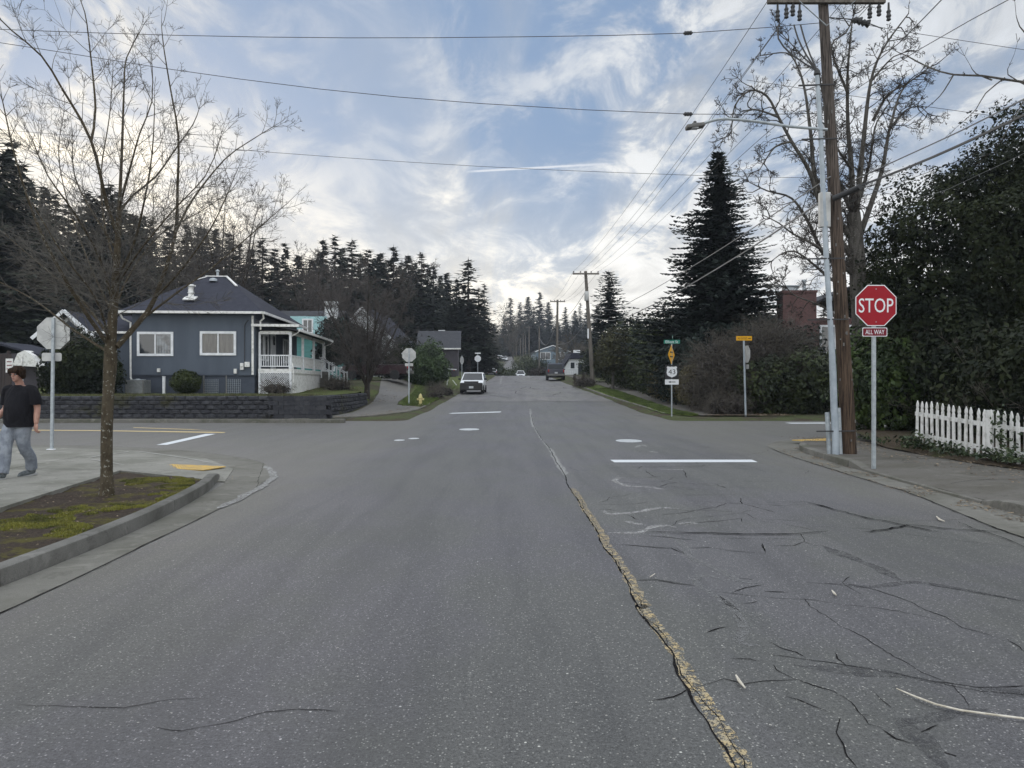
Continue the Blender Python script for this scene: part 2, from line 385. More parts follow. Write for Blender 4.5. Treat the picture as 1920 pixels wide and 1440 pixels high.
_m = _n.nodes.new('ShaderNodeMapRange'); _n.links.new(_x.outputs[2], _m.inputs[0]); _m.inputs[1].default_value = 2.5; _m.inputs[2].default_value = 7.5; _m.inputs[4].default_value = .8
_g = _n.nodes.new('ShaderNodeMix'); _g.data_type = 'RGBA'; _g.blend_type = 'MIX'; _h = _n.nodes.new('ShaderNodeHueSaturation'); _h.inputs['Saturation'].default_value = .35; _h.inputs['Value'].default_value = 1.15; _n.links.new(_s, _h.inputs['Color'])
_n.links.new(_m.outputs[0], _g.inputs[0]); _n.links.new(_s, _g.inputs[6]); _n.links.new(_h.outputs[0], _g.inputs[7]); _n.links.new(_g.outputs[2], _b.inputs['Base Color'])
M['pole_grey'] = barkmat('grey_pole_wood', (.17, .155, .135), (.09, .08, .07), None, (6, 6, .25), 3)
M['thicket'] = simple('thicket_twigs', (.110, .096, .078), (.060, .053, .043), 4, .9)
M['fartwig'] = simple('far_twigs', (.085, .074, .068), (.055, .048, .044), 2, .9)
M['fir'] = leafmat('fir_needles', (.020, .027, .018), (.034, .042, .025), (.012, .017, .013), .35, spec=.12)
M['spruce'] = leafmat('spruce_needles', (.018, .027, .022), (.032, .044, .035), (.010, .016, .014), .5, spec=.15)
M['laurel'] = leafmat('laurel_leaves', (.034, .058, .016), (.065, .095, .026), (.016, .028, .010), .9, .55, spec=.2)
M['holly'] = leafmat('dark_evergreen_leaves', (.010, .016, .006), (.028, .035, .013), (.006, .010, .005), .7, .62, spec=.14)
M['hedge'] = leafmat('hedge_leaves', (.026, .038, .011), (.052, .066, .019), (.014, .021, .008), 1., .6)
M['brownhedge'] = leafmat('brown_hedge_leaves', (.105, .088, .036), (.078, .072, .030), (.050, .042, .020), 1.)
M['ivy'] = leafmat('ivy_leaves', (.030, .052, .022), (.075, .095, .045), (.018, .03, .014), 3, .45)
M['litter'] = leafmat('fallen_leaves', (.155, .115, .075), (.32, .25, .17), (.075, .05, .032), 4, .8)
M['grassblade'] = leafmat('grass_blades', (.085, .125, .030), (.13, .165, .045), (.055, .08, .02), 1.2)
M['mossblade'] = leafmat('moss_tufts', (.22, .205, .035), (.13, .14, .03), (.07, .075, .02), 2)
# ---------------------------------------------------------------- terrain
_hk = np.array([(-100, 0), (29, 0), (38, .17), (45, .5), (55, .96), (70, 1.52), (87, 2.13), (105, 2.78), (120, 2.85), (150, 2.62), (175, 2.75), (200, 2.6), (222, 4.8),
                (245, 8.3), (270, 11), (320, 15), (450, 26), (700, 44), (1600, 60)])
_yy = np.arange(-100, 1600, .5); _hh = np.interp(_yy, _hk[:, 0], _hk[:, 1])
_k = np.hanning(13); _k /= _k.sum(); _hh = np.convolve(np.pad(_hh, 6, mode='edge'), _k, 'valid')
def H(y): return float(np.interp(y, _yy, _hh))
def eL(y): return float(np.interp(y, [31, 38, 45, 55, 80, 105, 200, 255, 400], [-4.8, -4.6, -4.3, -3.9, -2.9, -2.5, -3.5, -6.8, -9]))
def eR(y): return float(np.interp(y, [31, 36, 58, 75, 105, 200, 255, 400], [7.1, 6.9, 5.95, 5.5, 5.3, 5, 1.0, -2]))
def zL(y): return float(np.interp(y, [30, 40, 46, 58, 80, 120, 200, 260], [1.08, 1.14, 1.38, 1.9, 2.7, 3.9, 6, 13]))
def xw(y): return float(np.interp(y, [31, 31.8, 32.5, 33.5, 36, 42, 50, 60, 80, 200], [-11.2, -10.8, -9.7, -9.0, -8.7, -8.6, -7.4, -6.4, -5.0, -5.5]))
def T(x, y):
    base = H(y)+.10*sstep(30.5, 32.5, y)
    if y > 31.7 and x < 0:
        wd = .3+3.2*sstep(41, 50, y); u = sstep(xw(y)-.15, xw(y)-.15-wd, x)
        base = base+(zL(y)-base)*u if y < 200 else base+(zL(y)-base)*u*max(0, 1-(y-200)/60)
    if y > 70: base += abs(x)*.02*min(1, (y-70)/80)
    if y > 31: base += .03*noise.noise(Vector((x*.8, y*.5, 0)))*min(1, (y-31)/10)
    return base
def ground():
    xs = np.concatenate([np.arange(-900, -100, 60), np.arange(-100, -14, 2.5), np.arange(-14, 14, .3), np.arange(14, 100, 2.5), np.arange(100, 901, 60)])
    ys = np.concatenate([np.arange(-100, 30, 8), np.arange(30, 33, .3), np.arange(33, 120, .8), np.arange(120, 300, 3), np.arange(300, 1500, 50)])
    V = []
    for y in ys:
        a, b = eL(y), eR(y)
        for x in xs:
            z = T(x, y)-.16*(1-sstep(31, 32.6, y))
            if 31 < y < 300: z -= .14*sstep(a-.1, a+.35, x)*(1-sstep(b-.35, b+.1, x))
            V.append((x, y, z))
    nx = len(xs); Q = [(j*nx+i, j*nx+i+1, (j+1)*nx+i+1, (j+1)*nx+i) for j in range(len(ys)-1) for i in range(nx-1)]
    o = npmesh('ground', np.array(V), np.array(Q), M['ground'], smooth=True); tag(o, 'brown and green winter ground reaching back to the wooded hill', kind='structure')
ground()
road = sheet('road', [(-70, -14), (70, -14), (70, 38.5), (30, 35), (11, 32.6), (8.6, 33.2), (7.2, 35.4), (6.9, 40), (6.5, 46), (-4.3, 46), (-4.6, 38), (-5.5, 34.6), (-7.2, 32), (-9, 30.8), (-70, 30.8)],
             lambda x, y: H(y), M['asphalt'], 2.0)
road['label'] = 'cracked grey asphalt of the street crossing in the foreground'
def road_far():
    V = []; ys = np.concatenate([np.arange(45.8, 130, 1.0), np.arange(130, 330, 3)]); k = 13
    for y in ys:
        a, b = eL(y)-.35, eR(y)+.35
        for i in range(k): V.append((a+(b-a)*i/(k-1), y, H(y)+.012))
    Q = [(j*k+i, j*k+i+1, (j+1)*k+i+1, (j+1)*k+i) for j in range(len(ys)-1) for i in range(k-1)]
    o = npmesh('road', np.array(V), np.array(Q), M['asphalt_old'], smooth=True); tag(o, 'older patched asphalt street climbing away past the crossing', kind='structure')
road_far()

# corner on the left: kerb, gutter, pavement, planting strip
KL = smooth_path([(-4.25, -8), (-4.22, 3), (-4.12, 5.5), (-4.12, 7), (-4.2, 8.5), (-4.38, 10), (-4.6, 11.3), (-4.8, 12.05), (-4.98, 12.7), (-5.25, 13.4), (-5.7, 14.3)], .2)
GO = smooth_path([(-3.68, -8), (-3.66, 3), (-3.63, 5.3), (-3.70, 7.36), (-3.86, 10.4), (-4.12, 12.4), (-4.3, 13.6), (-5.1, 15.3), (-6.7, 17.2), (-9.2, 18.9), (-12.3, 19.8), (-20, 20.1), (-70, 20.3)], .4)
GI = [(-4.75, 12.35), (-5.3, 14.2), (-6.7, 16.3), (-9.2, 18.1), (-12.3, 19.15), (-20, 19.5), (-70, 19.7)]
def pdist(x, y, P):
    best = 1e9; p = Vector((x, y))
    for a, b in zip(P, P[1:]):
        a = Vector(a[:2]); b = Vector(b[:2]); t = max(0, min(1, (p-a).dot(b-a)/(b-a).length_squared)); best = min(best, (p-a.lerp(b, t)).length)
    return best
def zwalk(x, y): return .018+.112*sstep(0.0, 2.2, pdist(x, y, GI)) if y > 11.5 else .13
walk = sheet('pavement', [(-6.1, -8), (-6.1, 5), (-6.2, 9), (-6.85, 13.05), (-5.25, 12.62), (-5.0, 12.42)]+GI+[(-70, -8)], zwalk, M['walk'], .7, skirt=.12)
tag(walk, 'pale stained concrete pavement at the left corner')
gut = sheet('gutter', [tuple(p[:2]) for p in GO]+[p for p in reversed(GI)]+[(-4.70, 12.2), (-4.6, 11.6)]+[(p[0]+.02, p[1]) for p in reversed([k_ for k_ in KL if k_[1] < 11.3])], lambda x, y: .008, M['gutter'], .8)
tag(gut, 'concrete gutter curving round the left corner')
strip = sheet('planting_strip', [(-4.34, -8), (-4.34, 3), (-4.23, 6), (-4.31, 8.5), (-4.5, 10), (-4.73, 11.3), (-5.0, 12.0), (-5.3, 12.42), (-6.85, 13.0), (-6.25, 9), (-6.12, 5), (-6.12, -8)],
              lambda x, y: .085+.035*noise.noise(Vector((x*1.6, y*1.6, 3)))+.02*noise.noise(Vector((x*6, y*6, 3))), M['moss'], .12)
tag(strip, 'bare soil strip with yellow green moss round the young tree')
def kerb(path, zf, m, label, h=.15, wd=.16, side=1, seg=3.0, sink=.12, dz=None, gap=.012):
    """rounded kerb swept along path (its face), body on the side given; cut by dark joints"""
    path = [Vector(p[:2]) for p in path]; b = MB(); run = 0; piece = [path[0]]
    def flush(pc):
        if len(pc) < 2: return
        prof = [(0, -sink), (0.006, h-.035), (.012, h-.012), (.035, h), (wd-.02, h), (wd, h-.02), (wd, -sink)]
        rings = []
        for i, p in enumerate(pc):
            t = (pc[min(i+1, len(pc)-1)]-pc[max(i-1, 0)]).normalized(); nrm = Vector((-t.y, t.x))*side
            if i == 0: p = p+t*gap/2
            if i == len(pc)-1: p = p-t*gap/2
            z = zf(p.x, p.y); hh = 0 if dz is None else dz(p.x, p.y)
            wob = .004*noise.noise(Vector((p.x*3, p.y*3, 1)))
            rings.append([Vector((p.x+nrm.x*(u+wob), p.y+nrm.y*(u+wob), z+v+(hh if v > 0 else 0))) for u, v in prof])
        b.loft(rings)
    for a, c in zip(path, path[1:]):
        run += (c-a).length; piece.append(c)
        if run > seg: flush(piece); piece = [c]; run = 0
    flush(piece); o = b.build('kerb', m, smooth=True); tag(o, label, kind='structure'); return o
kerb(KL, lambda x, y: 0, M['curb'], 'grey concrete kerb beside the mossy strip', h=.15, side=1, seg=3.4, dz=lambda x, y: -.132*sstep(12.2, 13.6, y))
# tactile pads
def pad(c, rz, w_, d_, zf, label):
    t = thing('tactile_pad', label, 'tactile paving', (c[0], c[1], zf(*c)+.004), rz, 'yellow tactile pads on the corners')
    b = MB(); b.box((0, 0, .0), (w_, d_, .02), ch=.004); b.build('plate', M['pad'], t)
    b = MB(); 
    for i in range(int(w_/.06)):
        for j in range(int(d_/.06)): b.tube([(-w_/2+.03+i*.06, -d_/2+.03+j*.06, .008), (-w_/2+.03+i*.06, -d_/2+.03+j*.06, .016)], [.013, .009], 6)
    b.build('domes', M['pad'], t)
M['pad'] = simple('tactile_yellow', (.52, .34, .085), (.40, .29, .12), 6, .8, .2, lo=.42, hi=.6)
pad((-6.15, 14.15), R(-18), 1.25, .62, zwalk, 'worn yellow tactile pad on the left corner ramp beside the young tree')

# corner on the right
KR = smooth_path([(6.2, -8), (6.22, 5), (6.3, 9), (6.38, 11), (6.5, 13.4), (6.75, 16.5), (7.05, 18.3), (7.6, 19.5), (8.5, 20.3)], .3)
GOR = smooth_path([(5.2, -8), (5.25, 5), (5.4, 7.9), (5.75, 10), (5.95, 11.4), (6.1, 14.3), (6.45, 18.3), (7.0, 20.3), (8.6, 22.2), (11, 23.6), (16, 24.4), (70, 29)], .4)
def zwr(x, y):
    dk = x-float(np.interp(y, [-8, 9, 11, 13.4, 16.5], [6.2, 6.3, 6.38, 6.5, 6.75])); cut = sstep(9.4, 10.2, y)*(1-sstep(13.9, 14.8, y))
    return .13-.10*sstep(19.3, 22, y)-.075*cut*(1-sstep(.15, .9, dk))
wr = sheet('pavement', [(6.25, -8), (6.28, 5), (6.36, 9), (6.44, 11), (6.56, 13.4), (6.81, 16.5), (7.11, 18.3), (7.6, 19.6), (8.5, 21), (11, 22.6), (16, 23.4), (70, 28), (70, -8)], zwr, M['walk_dark'], .5, skirt=.12)
tag(wr, 'dark weathered pavement in front of the picket fence')
gr = sheet('gutter', [tuple(p[:2]) for p in GOR]+[(70, 27.8), (16, 23.2), (11, 22.4), (8.5, 20.8), (7.6, 19.5), (7.1, 18.2), (6.8, 16.5), (6.54, 13.4), (6.42, 11), (6.34, 9), (6.26, 5), (6.24, -8)], lambda x, y: .008, M['gutter'], .8)
tag(gr, 'concrete gutter along the right kerb')
kerb(KR, lambda x, y: 0, M['curb_dark'], 'worn concrete kerb in front of the picket fence', h=.14, side=-1, seg=4.3, wd=.2, gap=.03,
     dz=lambda x, y: -.085*sstep(9.6, 10.2, y)*(1-sstep(13.9, 14.6, y))-.09*sstep(18.8, 20, y)-.02*max(0, noise.noise(Vector((x*2, y*2, 5)))))
pad((8.35, 20.35), R(25), 1.3, .62, zwr, 'yellow tactile pad behind the grey conduit on the right corner')
bed = sheet('soil_bed', [(9.2, -8), (9.05, 12), (8.7, 14), (8.65, 17), (9.3, 20.5), (10.6, 22), (16, 23), (70, 27), (70, -8)], lambda x, y: .15+.18*sstep(12.5, 16.5, y)*sstep(8.7, 9.2, x)+.03*noise.noise(Vector((x, y, 2))), M['leafy'], .5)
tag(bed, 'leafy dark soil under the evergreens behind the fence')

# far side of the crossing
kf = smooth_path([(-70, 30.55), (-12, 30.65), (-9.2, 30.85), (-7.3, 32.0), (-5.7, 34.6), (-4.85, 38), (-4.6, 43)], .5)
kerb(kf, lambda x, y: H(y), M['curb_dark'], 'far kerb in front of the block retaining wall', h=.16, side=1, seg=6)
zp = lambda x, y: max(H(y)+.13, T(x, y)+.035)
p1 = sheet('path', [(-70, 30.7), (-12, 30.8), (-9.15, 31.0), (-7.4, 32.15), (-5.85, 34.7), (-5.0, 38), (-4.85, 40), (-6.4, 41.6), (-6.7, 44), (-7.0, 50), (-8.3, 62), (-10.8, 62), (-8.9, 50), (-8.0, 42), (-7.7, 36), (-7.95, 33.4), (-8.6, 31.8), (-9.6, 31.4), (-70, 31.4)], zp, M['asphalt_path'], .8)
tag(p1, 'dark asphalt path climbing between the block wall and the hydrant')
lw = sheet('lawn', [(-60, 31.58), (-10.1, 31.62), (-9.1, 32.08), (-8.48, 33.5), (-8.2, 36), (-8.35, 42), (-8.95, 50), (-60, 50)], lambda x, y: (zL(y)+.02 if y < 42 else T(x, y)+.04)+.02*noise.noise(Vector((x*2, y*2, 0))), M['lawn'], .8)
tag(lw, 'thin winter lawn on top of the block retaining wall')
zg = lambda x, y: T(x, y)+.045+.03*noise.noise(Vector((x*2.2, y*2.2, 0)))
v1 = sheet('verge', [(-5.0, 40.2), (-4.75, 43), (-4.5, 47), (-4.5, 52), (-4.3, 60), (-3.6, 78), (-3.3, 90), (-6.5, 90), (-8.0, 62), (-6.95, 50), (-6.6, 44), (-6.35, 41.8)], zg, M['lawn'], .8)
tag(v1, 'rough grass verge behind the yellow hydrant')
v2 = sheet('verge', [(7.9, 33.1), (7.1, 35.3), (7.05, 40), (6.4, 50), (6.12, 58), (5.9, 66), (7.6, 66), (7.9, 55), (8.1, 42), (8.45, 36), (8.35, 33.6)], zg, M['verge'], .6)
tag(v2, 'bright green verge under the route number sign')
p2 = sheet('pavement', [(8.4, 33.2), (8.5, 36), (8.15, 42), (7.95, 55), (7.6, 75), (7.0, 100), (8.2, 100), (9.0, 75), (9.3, 55), (9.8, 42), (10.4, 36), (11.2, 33)], lambda x, y: T(x, y)+.06, M['walk_dark'], 1.0)
tag(p2, 'narrow pavement between the green verge and the hedges')
kerb(smooth_path([(7.15, 35.3), (7.05, 40), (6.3, 50), (6.0, 58), (5.95, 64)], .6), lambda x, y: H(y), M['gutter'], 'pale kerb along the green verge', h=.15, side=-1, seg=7)

# ---------------------------------------------------------------- painted markings, covers, cracks
def ribbon(b, pts, wd, z, jit=.02, seg=.09, zf=None, wj=.5, seed=0):
    rnd = random.Random(seed); path = []
    for a, c in zip(pts, pts[1:]):
        a = Vector(a[:2]); c = Vector(c[:2]); k = max(1, int((c-a).length/seg))
        path += [a.lerp(c, i/k) for i in range(k)]
    path.append(Vector(pts[-1][:2])); n = len(path)
    off = [0]*n
    for i in range(n):
        s = i*seg; off[i] = jit*(noise.noise(Vector((s*1.3, seed*7.1, 0)))*1.6+noise.noise(Vector((s*5, seed*3.3, 4)))*.9+noise.noise(Vector((s*14, seed*1.3, 9)))*.5)
    Lr, Rr = [], []
    for i, p in enumerate(path):
        t = (path[min(i+1, n-1)]-path[max(i-1, 0)]); t = t.normalized() if t.length > 1e-6 else Vector((1, 0)); q = Vector((-t.y, t.x))
        e = min(1, (i+.3)/3, (n-i-.7)/3) if n > 6 else 1
        ww = wd*.5*max(.45, 1+wj*1.3*noise.noise(Vector((i*seg*6, seed*2.7, 6))))*e
        p = p+q*off[i]; zz = z+(zf(p.x, p.y) if zf else 0)
        Lr.append((p.x+q.x*ww, p.y+q.y*ww, zz)); Rr.append((p.x-q.x*ww, p.y-q.y*ww, zz))
    b.add(Lr+Rr, [(i, n+i, n+i+1, i+1) for i in range(n-1)])
def Z6(u, v): p = gp(1000+u/3.6, 760+v/3.6); return (p.x, p.y)
def Z7(u, v): p = gp(1180+u/2.595, 1000+v/2.595); return (p.x, p.y)
def PX(u, v): p = gp(u, v); return (p.x, p.y)
mainc = [Z6(*p) for p in ((-15, 80), (0, 130), (50, 220), (110, 290), (150, 370), (210, 470), (240, 560), (290, 620), (330, 700), (370, 760), (430, 860), (480, 960), (560, 1060), (610, 1160), (660, 1260), (715, 1370))] + \
        [Z7(*p) for p in ((30, 350), (60, 395), (140, 500), (210, 600), (240, 690), (290, 760), (340, 850), (400, 950), (470, 1060), (505, 1150), (580, 1330), (680, 1600))]
cz7 = [[(100, 820), (220, 800), (290, 760), (345, 750), (460, 710), (560, 735), (700, 722), (820, 712), (900, 740), (1000, 770), (1080, 820), (1130, 882), (1210, 890)],
 [(700, 640), (720, 665), (820, 712)], [(20, 230), (130, 225), (230, 240), (320, 255)], [(0, 60), (150, 70), (230, 72), (275, 102)], [(300, 75), (400, 70), (480, 85), (660, 100), (650, 50)],
 [(830, 0), (850, 40), (800, 60), (700, 62)], [(850, 40), (930, 65)], [(1065, 210), (1030, 240), (1090, 280), (1135, 305)],
 [(1030, 240), (1200, 275), (1370, 335), (1440, 375), (1540, 410), (1620, 460), (1720, 485), (1800, 512)], [(1440, 250), (1600, 275), (1750, 300), (1920, 335)], [(1840, 515), (1900, 555), (1920, 585)],
 [(670, 525), (740, 560), (810, 580), (860, 610)], [(510, 390), (550, 430)], [(370, 485), (440, 462), (490, 455)], [(500, 290), (570, 265), (650, 250)], [(545, 345), (600, 340), (625, 330)], [(535, 218), (600, 225)],
 [(650, 285), (780, 288)], [(490, 610), (590, 615), (660, 635)], [(1000, 580), (1020, 610), (1055, 645)], [(750, 790), (830, 815), (900, 845), (1000, 890)], [(1030, 900), (1010, 970), (1050, 1040), (1070, 1090), (1125, 1150)],
 [(1230, 950), (1300, 1000), (1390, 1025)], [(1460, 715), (1600, 738), (1700, 752), (1800, 748), (1940, 745)], [(1560, 732), (1610, 790), (1645, 848)], [(1190, 770), (1265, 850)], [(1400, 970), (1500, 930)], [(1530, 1070), (1590, 1088)],
 [(1130, 882), (1160, 930), (1230, 950)]]
cz6 = [[(260, 440), (400, 438), (470, 445)], [(700, 430), (740, 410)], [(750, 440), (800, 470), (830, 485), (750, 490)], [(1010, 440), (1040, 490)], [(850, 550), (900, 530), (980, 520)], [(370, 705), (500, 702), (570, 715)],
 [(860, 740), (1000, 730), (1160, 700), (1230, 690), (1300, 660), (1400, 665), (1400, 625)], [(1400, 665), (1480, 680), (1560, 705), (1640, 725)], [(980, 805), (1100, 795), (1250, 785), (1400, 765), (1410, 790)],
 [(740, 880), (900, 890), (1000, 905), (1110, 915)], [(520, 940), (700, 950), (830, 965), (930, 965), (1020, 1005)], [(1070, 965), (1190, 962)], [(1370, 725), (1430, 735), (1500, 770), (1790, 780)], [(700, 1180), (850, 1182), (960, 1200), (1090, 1215)],
 [(630, 740), (700, 775)], [(1550, 930), (1560, 960), (1580, 990)], [(930, 265), (1130, 280), (1360, 300)], [(1210, 530), (1290, 560)], [(1370, 512), (1630, 515)]]
cpx = [[(30, 1320), (120, 1325), (230, 1330), (310, 1315), (380, 1312)], [(280, 1365), (340, 1372), (430, 1355), (500, 1335), (560, 1330), (640, 1335)], [(1620, 1000), (1700, 985), (1790, 995), (1900, 1000)],
       [(800, 757), (860, 756), (940, 757), (1035, 757)], [(880, 740), (1000, 742), (1040, 748)], [(1500, 940), (1640, 975), (1770, 1000)], [(1205, 1000), (1400, 1003), (1560, 1000)]]
crk = simple('crack_dark', (.011, .011, .012), (.022, .021, .021), 30, 1., spec=0.)  # plain dark colour of the road cracks and scored joints
zH = lambda x, y: H(y)+(.006 if y > 29 else 0)
b = MB(); k = 0
ribbon(b, mainc, .013, .0034, .014, .03, zH, 1.0, 1); ribbon(b, [(x+.03, y+.02) for x, y in mainc[6:]], .004, .0033, .03, .03, zH, 1.0, 2)
for c in cz7: k += 1; ribbon(b, [Z7(*p) for p in c], .0066, .0032, .014, .025, zH, 1.1, k+10)
for c in cz6: k += 1; ribbon(b, [Z6(*p) for p in c], .0098, .0032, .025, .04, zH, 1.1, k+10)
for c in cpx[:2]: k += 1; ribbon(b, [PX(*p) for p in c], .005, .0032, .02, .04, zH, 1.2, k+10)
for c in cpx[2:]: k += 1; ribbon(b, [PX(*p) for p in c], .03, .0125, .05, .1, zH, .9, k+10)
ribbon(b, [(p[0]+.01, p[1]) for p in GO if p[1] < 11.9 or p[0] < -5], .006, .0108, .02, .1, None, .8, 91)
ribbon(b, [(p[0]-.01, p[1]) for p in GOR if p[1] < 19], .013, .0108, .025, .1, None, .9, 92)
ribbon(b, [(p[0]-.25, p[1]) for p in GOR if p[1] < 9], .012, .0125, .04, .1, None, .9, 93)
o = b.build('road_cracks', crk); tag(o, 'dark branching cracks in the street asphalt', kind='structure')
rr = random.Random(5); b = MB()                      # fine hair cracks in the older right-hand lane and the far street
for i in range(46):
    x = rr.uniform(1.1, 5.4); y = rr.uniform(4, 19); a = rr.uniform(-.5, .5) if rr.random() < .75 else rr.uniform(1, 2)
    p = [(x, y)]
    for j in range(rr.randint(3, 7)): a += rr.uniform(-.5, .5); x += .28*math.cos(a); y += .28*math.sin(a); p.append((x, y))
    ribbon(b, p, .0045, .0031, .035, .04, zH, 1.2, 200+i)
for i in range(60):
    y = rr.uniform(46, 98); x = rr.uniform(eL(y)+.4, eR(y)-.4); a = rr.choice((0, 0, 1.57))+rr.uniform(-.3, .3); p = [(x, y)]
    for j in range(rr.randint(3, 6)): a += rr.uniform(-.4, .4); x += .5*math.cos(a); y += .9*math.sin(a); p.append((x, y))
    ribbon(b, p, .04, .024, .05, .2, zH, .9, 300+i)
o = b.build('hair_cracks', crk); tag(o, 'fine hair cracks spread over the right lane', kind='structure')
def worn(name, c, lo, hi, scale, c2=None, rough=.8, s2=14):
    n = NM(name); n.set('Base Color', n.mix(n.ramp(n.noise(scale, 3, .6), .4, .6), c, c2 or c)).set('Roughness', rough)
    n.alpha(n.ramp(n.math('ADD', n.math('MULTIPLY', n.noise(s2, 6, .75), .62), n.math('MULTIPLY', n.noise(s2*6, 3, .7), .38)), lo, hi)); return n.m
M['yel'] = worn('worn_yellow_paint', (.40, .31, .165), .49, .53, 9, (.31, .265, .18), s2=17)
M['yel2'] = worn('road_yellow_paint', (.50, .38, .17), .36, .44, 12, (.42, .34, .20))
M['whitepaint'] = worn('road_white_paint', (.54, .57, .59), .34, .42, 12, (.56, .58, .60))
M['seal'] = worn('pale_crack_sealant', (.30, .30, .295), .37, .56, 10, (.21, .208, .20), s2=26)
M['seal2'] = worn('faded_crack_sealant', (.175, .175, .175), .40, .62, 10, (.15, .15, .15), s2=26)
M['tar'] = worn('dark_tar_patch', (.046, .046, .050), .38, .74, 10, (.055, .055, .058), .8, 9)
# double worn yellow line along the main crack
b = MB(); yl = [(x+.040, y) for x, y in mainc if y < 13.2]; ribbon(b, yl, .092, .0026, .010, .05, zH, .5, 7)
o = b.build('yellow_line', M['yel']); tag(o, 'flaking yellow centre line along the long crack', kind='structure')
b = MB(); ribbon(b, [(x+.02, y) for x, y in mainc if 12.5 < y < 19], .10, .0022, .03, .08, zH, .8, 9); ribbon(b, [(x-.01, y) for x, y in mainc if 12 < y < 40], .05, .0023, .05, .1, zH, .9, 19)
bf = MB()
for j, c in enumerate(([(650, 490), (580, 490), (555, 510), (590, 530), (640, 545), (750, 550), (900, 570)], [(480, 710), (510, 735), (700, 720), (800, 700), (900, 692), (990, 700)], [(490, 860), (680, 860), (740, 850), (800, 820), (900, 812), (970, 825)],
      [(820, 850), (870, 855), (900, 880), (980, 915), (1030, 960), (1070, 1030), (1200, 1090), (1300, 1140), (1400, 1195), (1530, 1205)], [(1280, 1190), (1200, 1150), (1120, 1155), (1090, 1180), (1130, 1230), (1230, 1290), (1330, 1350), (1420, 1400)],
      [(630, 785), (690, 800), (740, 803)], [(860, 432), (1010, 435)], [(1110, 795), (980, 802)], [(690, 285), (730, 268), (760, 280)], [(790, 310), (840, 320)], [(0, 150), (-10, 120), (-20, 60)])):
    ribbon(bf if j in (3, 4) else b, smooth_path([Z6(*p)+(0,) for p in c], .1), .085 if j in (3, 4) else .10, .0020, .015, .1, zH, .45, 30+j)
ribbon(bf, smooth_path([Z7(*p)+(0,) for p in ((430, 300), (500, 370), (560, 470), (530, 520), (580, 545), (640, 540))], .1), .07, .0020, .015, .08, zH, .4, 50)
ribbon(b, smooth_path([PX(*p)+(0,) for p in ((497, 874), (511, 887), (507, 902), (467, 926), (408, 955))], .1), .12, .012, .03, .08, None, .5, 51)
for j, c in enumerate((((952, 733), (940, 745), (938, 752)), ((985, 735), (992, 745)), ((880, 766), (935, 763)), ((1180, 783), (1215, 785)), ((700, 789), (720, 790)), ((812, 796), (826, 796)))):
    ribbon(b, [PX(*p) for p in c], .22, .030, .08, .15, zH, .8, 60+j)
o = b.build('crack_sealant', M['seal']); tag(o, 'pale curling bands of old crack sealant', kind='structure')
o = bf.build('crack_sealant', M['seal2']); tag(o, 'faded looping band of sealant in the right lane', kind='structure')
b = MB()
for j, (c, wv) in enumerate((([(860, 240), (1030, 250), (1200, 262), (1340, 240), (1450, 245), (1700, 290), (1950, 335)], .09), ([(940, 60), (1080, 120), (1200, 165), (1330, 238)], .13), ([(800, 640), (1000, 660), (1200, 675), (1380, 700), (1530, 745)], .12),
      ([(1290, 900), (1380, 950), (1470, 1030), (1580, 1160)], .17), ([(1290, 900), (1450, 915), (1600, 880), (1750, 860)], .10), ([(1700, 760), (1850, 775), (1950, 780)], .10))):
    ribbon(b, smooth_path([Z7(*p)+(0,) for p in c], .1), wv, .0012+.0001*j, .02, .1, zH, .5, 70+j)
o = b.build('tar_bands', M['tar']); tag(o, 'dark tar bands over cracks in the right lane', kind='structure')
def bar(pts, m, label, z=.006, jit=0):
    b = MB(); b.add([(x, y, H(y)+z) for x, y in pts], [tuple(range(len(pts)))]); o = b.build('road_marking', m); tag(o, label, kind='structure')
q = lambda *a: [PX(*p) for p in a]
bar(q((1144, 862.6), (1410, 862.3), (1421, 867), (1152, 867.4)), M['whitepaint'], 'white stop line across the right lane')
bar(q((293, 834.5), (313, 834.5), (405, 813.8), (385, 813.8)), M['whitepaint'], 'white stop line across the street on the left')
bar([(-3.15, 37.0), (-3.0, 37.6), (-.55, 38.6), (-.6, 38.0)], M['whitepaint'], 'thin white stop line on the far side of the crossing')
bar([(11.3, 30.2), (11.2, 30.7), (16.2, 30.9), (16.2, 30.4)], M['whitepaint'], 'white line beyond the wooden pole on the right street')
bar(q((180, 806.9), (-700, 801), (-700, 802.4), (180, 808.4))+[], M['yel2'], 'yellow line crossing the street on the left')
bar(q((180, 806.9), (180, 808.4), (418, 812.2), (424, 810.6), (372, 809.5)), M['yel2'], 'tapering end of the yellow line on the left street')
bar(q((250, 801.6), (360, 805.0), (420, 810.5), (424, 810.9), (368, 806.3), (250, 802.5)), M['yel2'], 'second yellow line bending to the point')
b = MB()
for c in (((162, 868), (205, 855), (250, 843)), ((250, 843), (300, 850), (360, 859), (410, 868)), ((162, 868), (235, 880))):
    ribbon(b, [gp(*p, .05)[:2] for p in c], .035, .012, .004, .2, zwalk, .4, 80)
o = b.build('pavement_joints', simple('pale_joint', (.34, .34, .32))); tag(o, 'pale joint lines in the left corner pavement', kind='structure')
b = MB()
for x0, y0, x1, y1 in ((-6.15, 3, -40, 3), (-6.2, 6.5, -40, 6.9), (-6.3, 9.5, -40, 10), (-6.85, 13.1, -40, 14.0), (-8.8, -5, -8.9, 17), (-11.4, -5, -11.5, 18.0)):
    ribbon(b, [(x0, y0), ((x0+x1)/2, (y0+y1)/2), (x1, y1)], .012, .006, .003, .3, zwalk, .3, 81)
for y in (2, 5.2, 8.4, 11.6, 14.8, 17.9): ribbon(b, [(6.5+.04*y/10, y), (9.5, y+.3)], .016, .006, .006, .2, zwr, .3, 82)
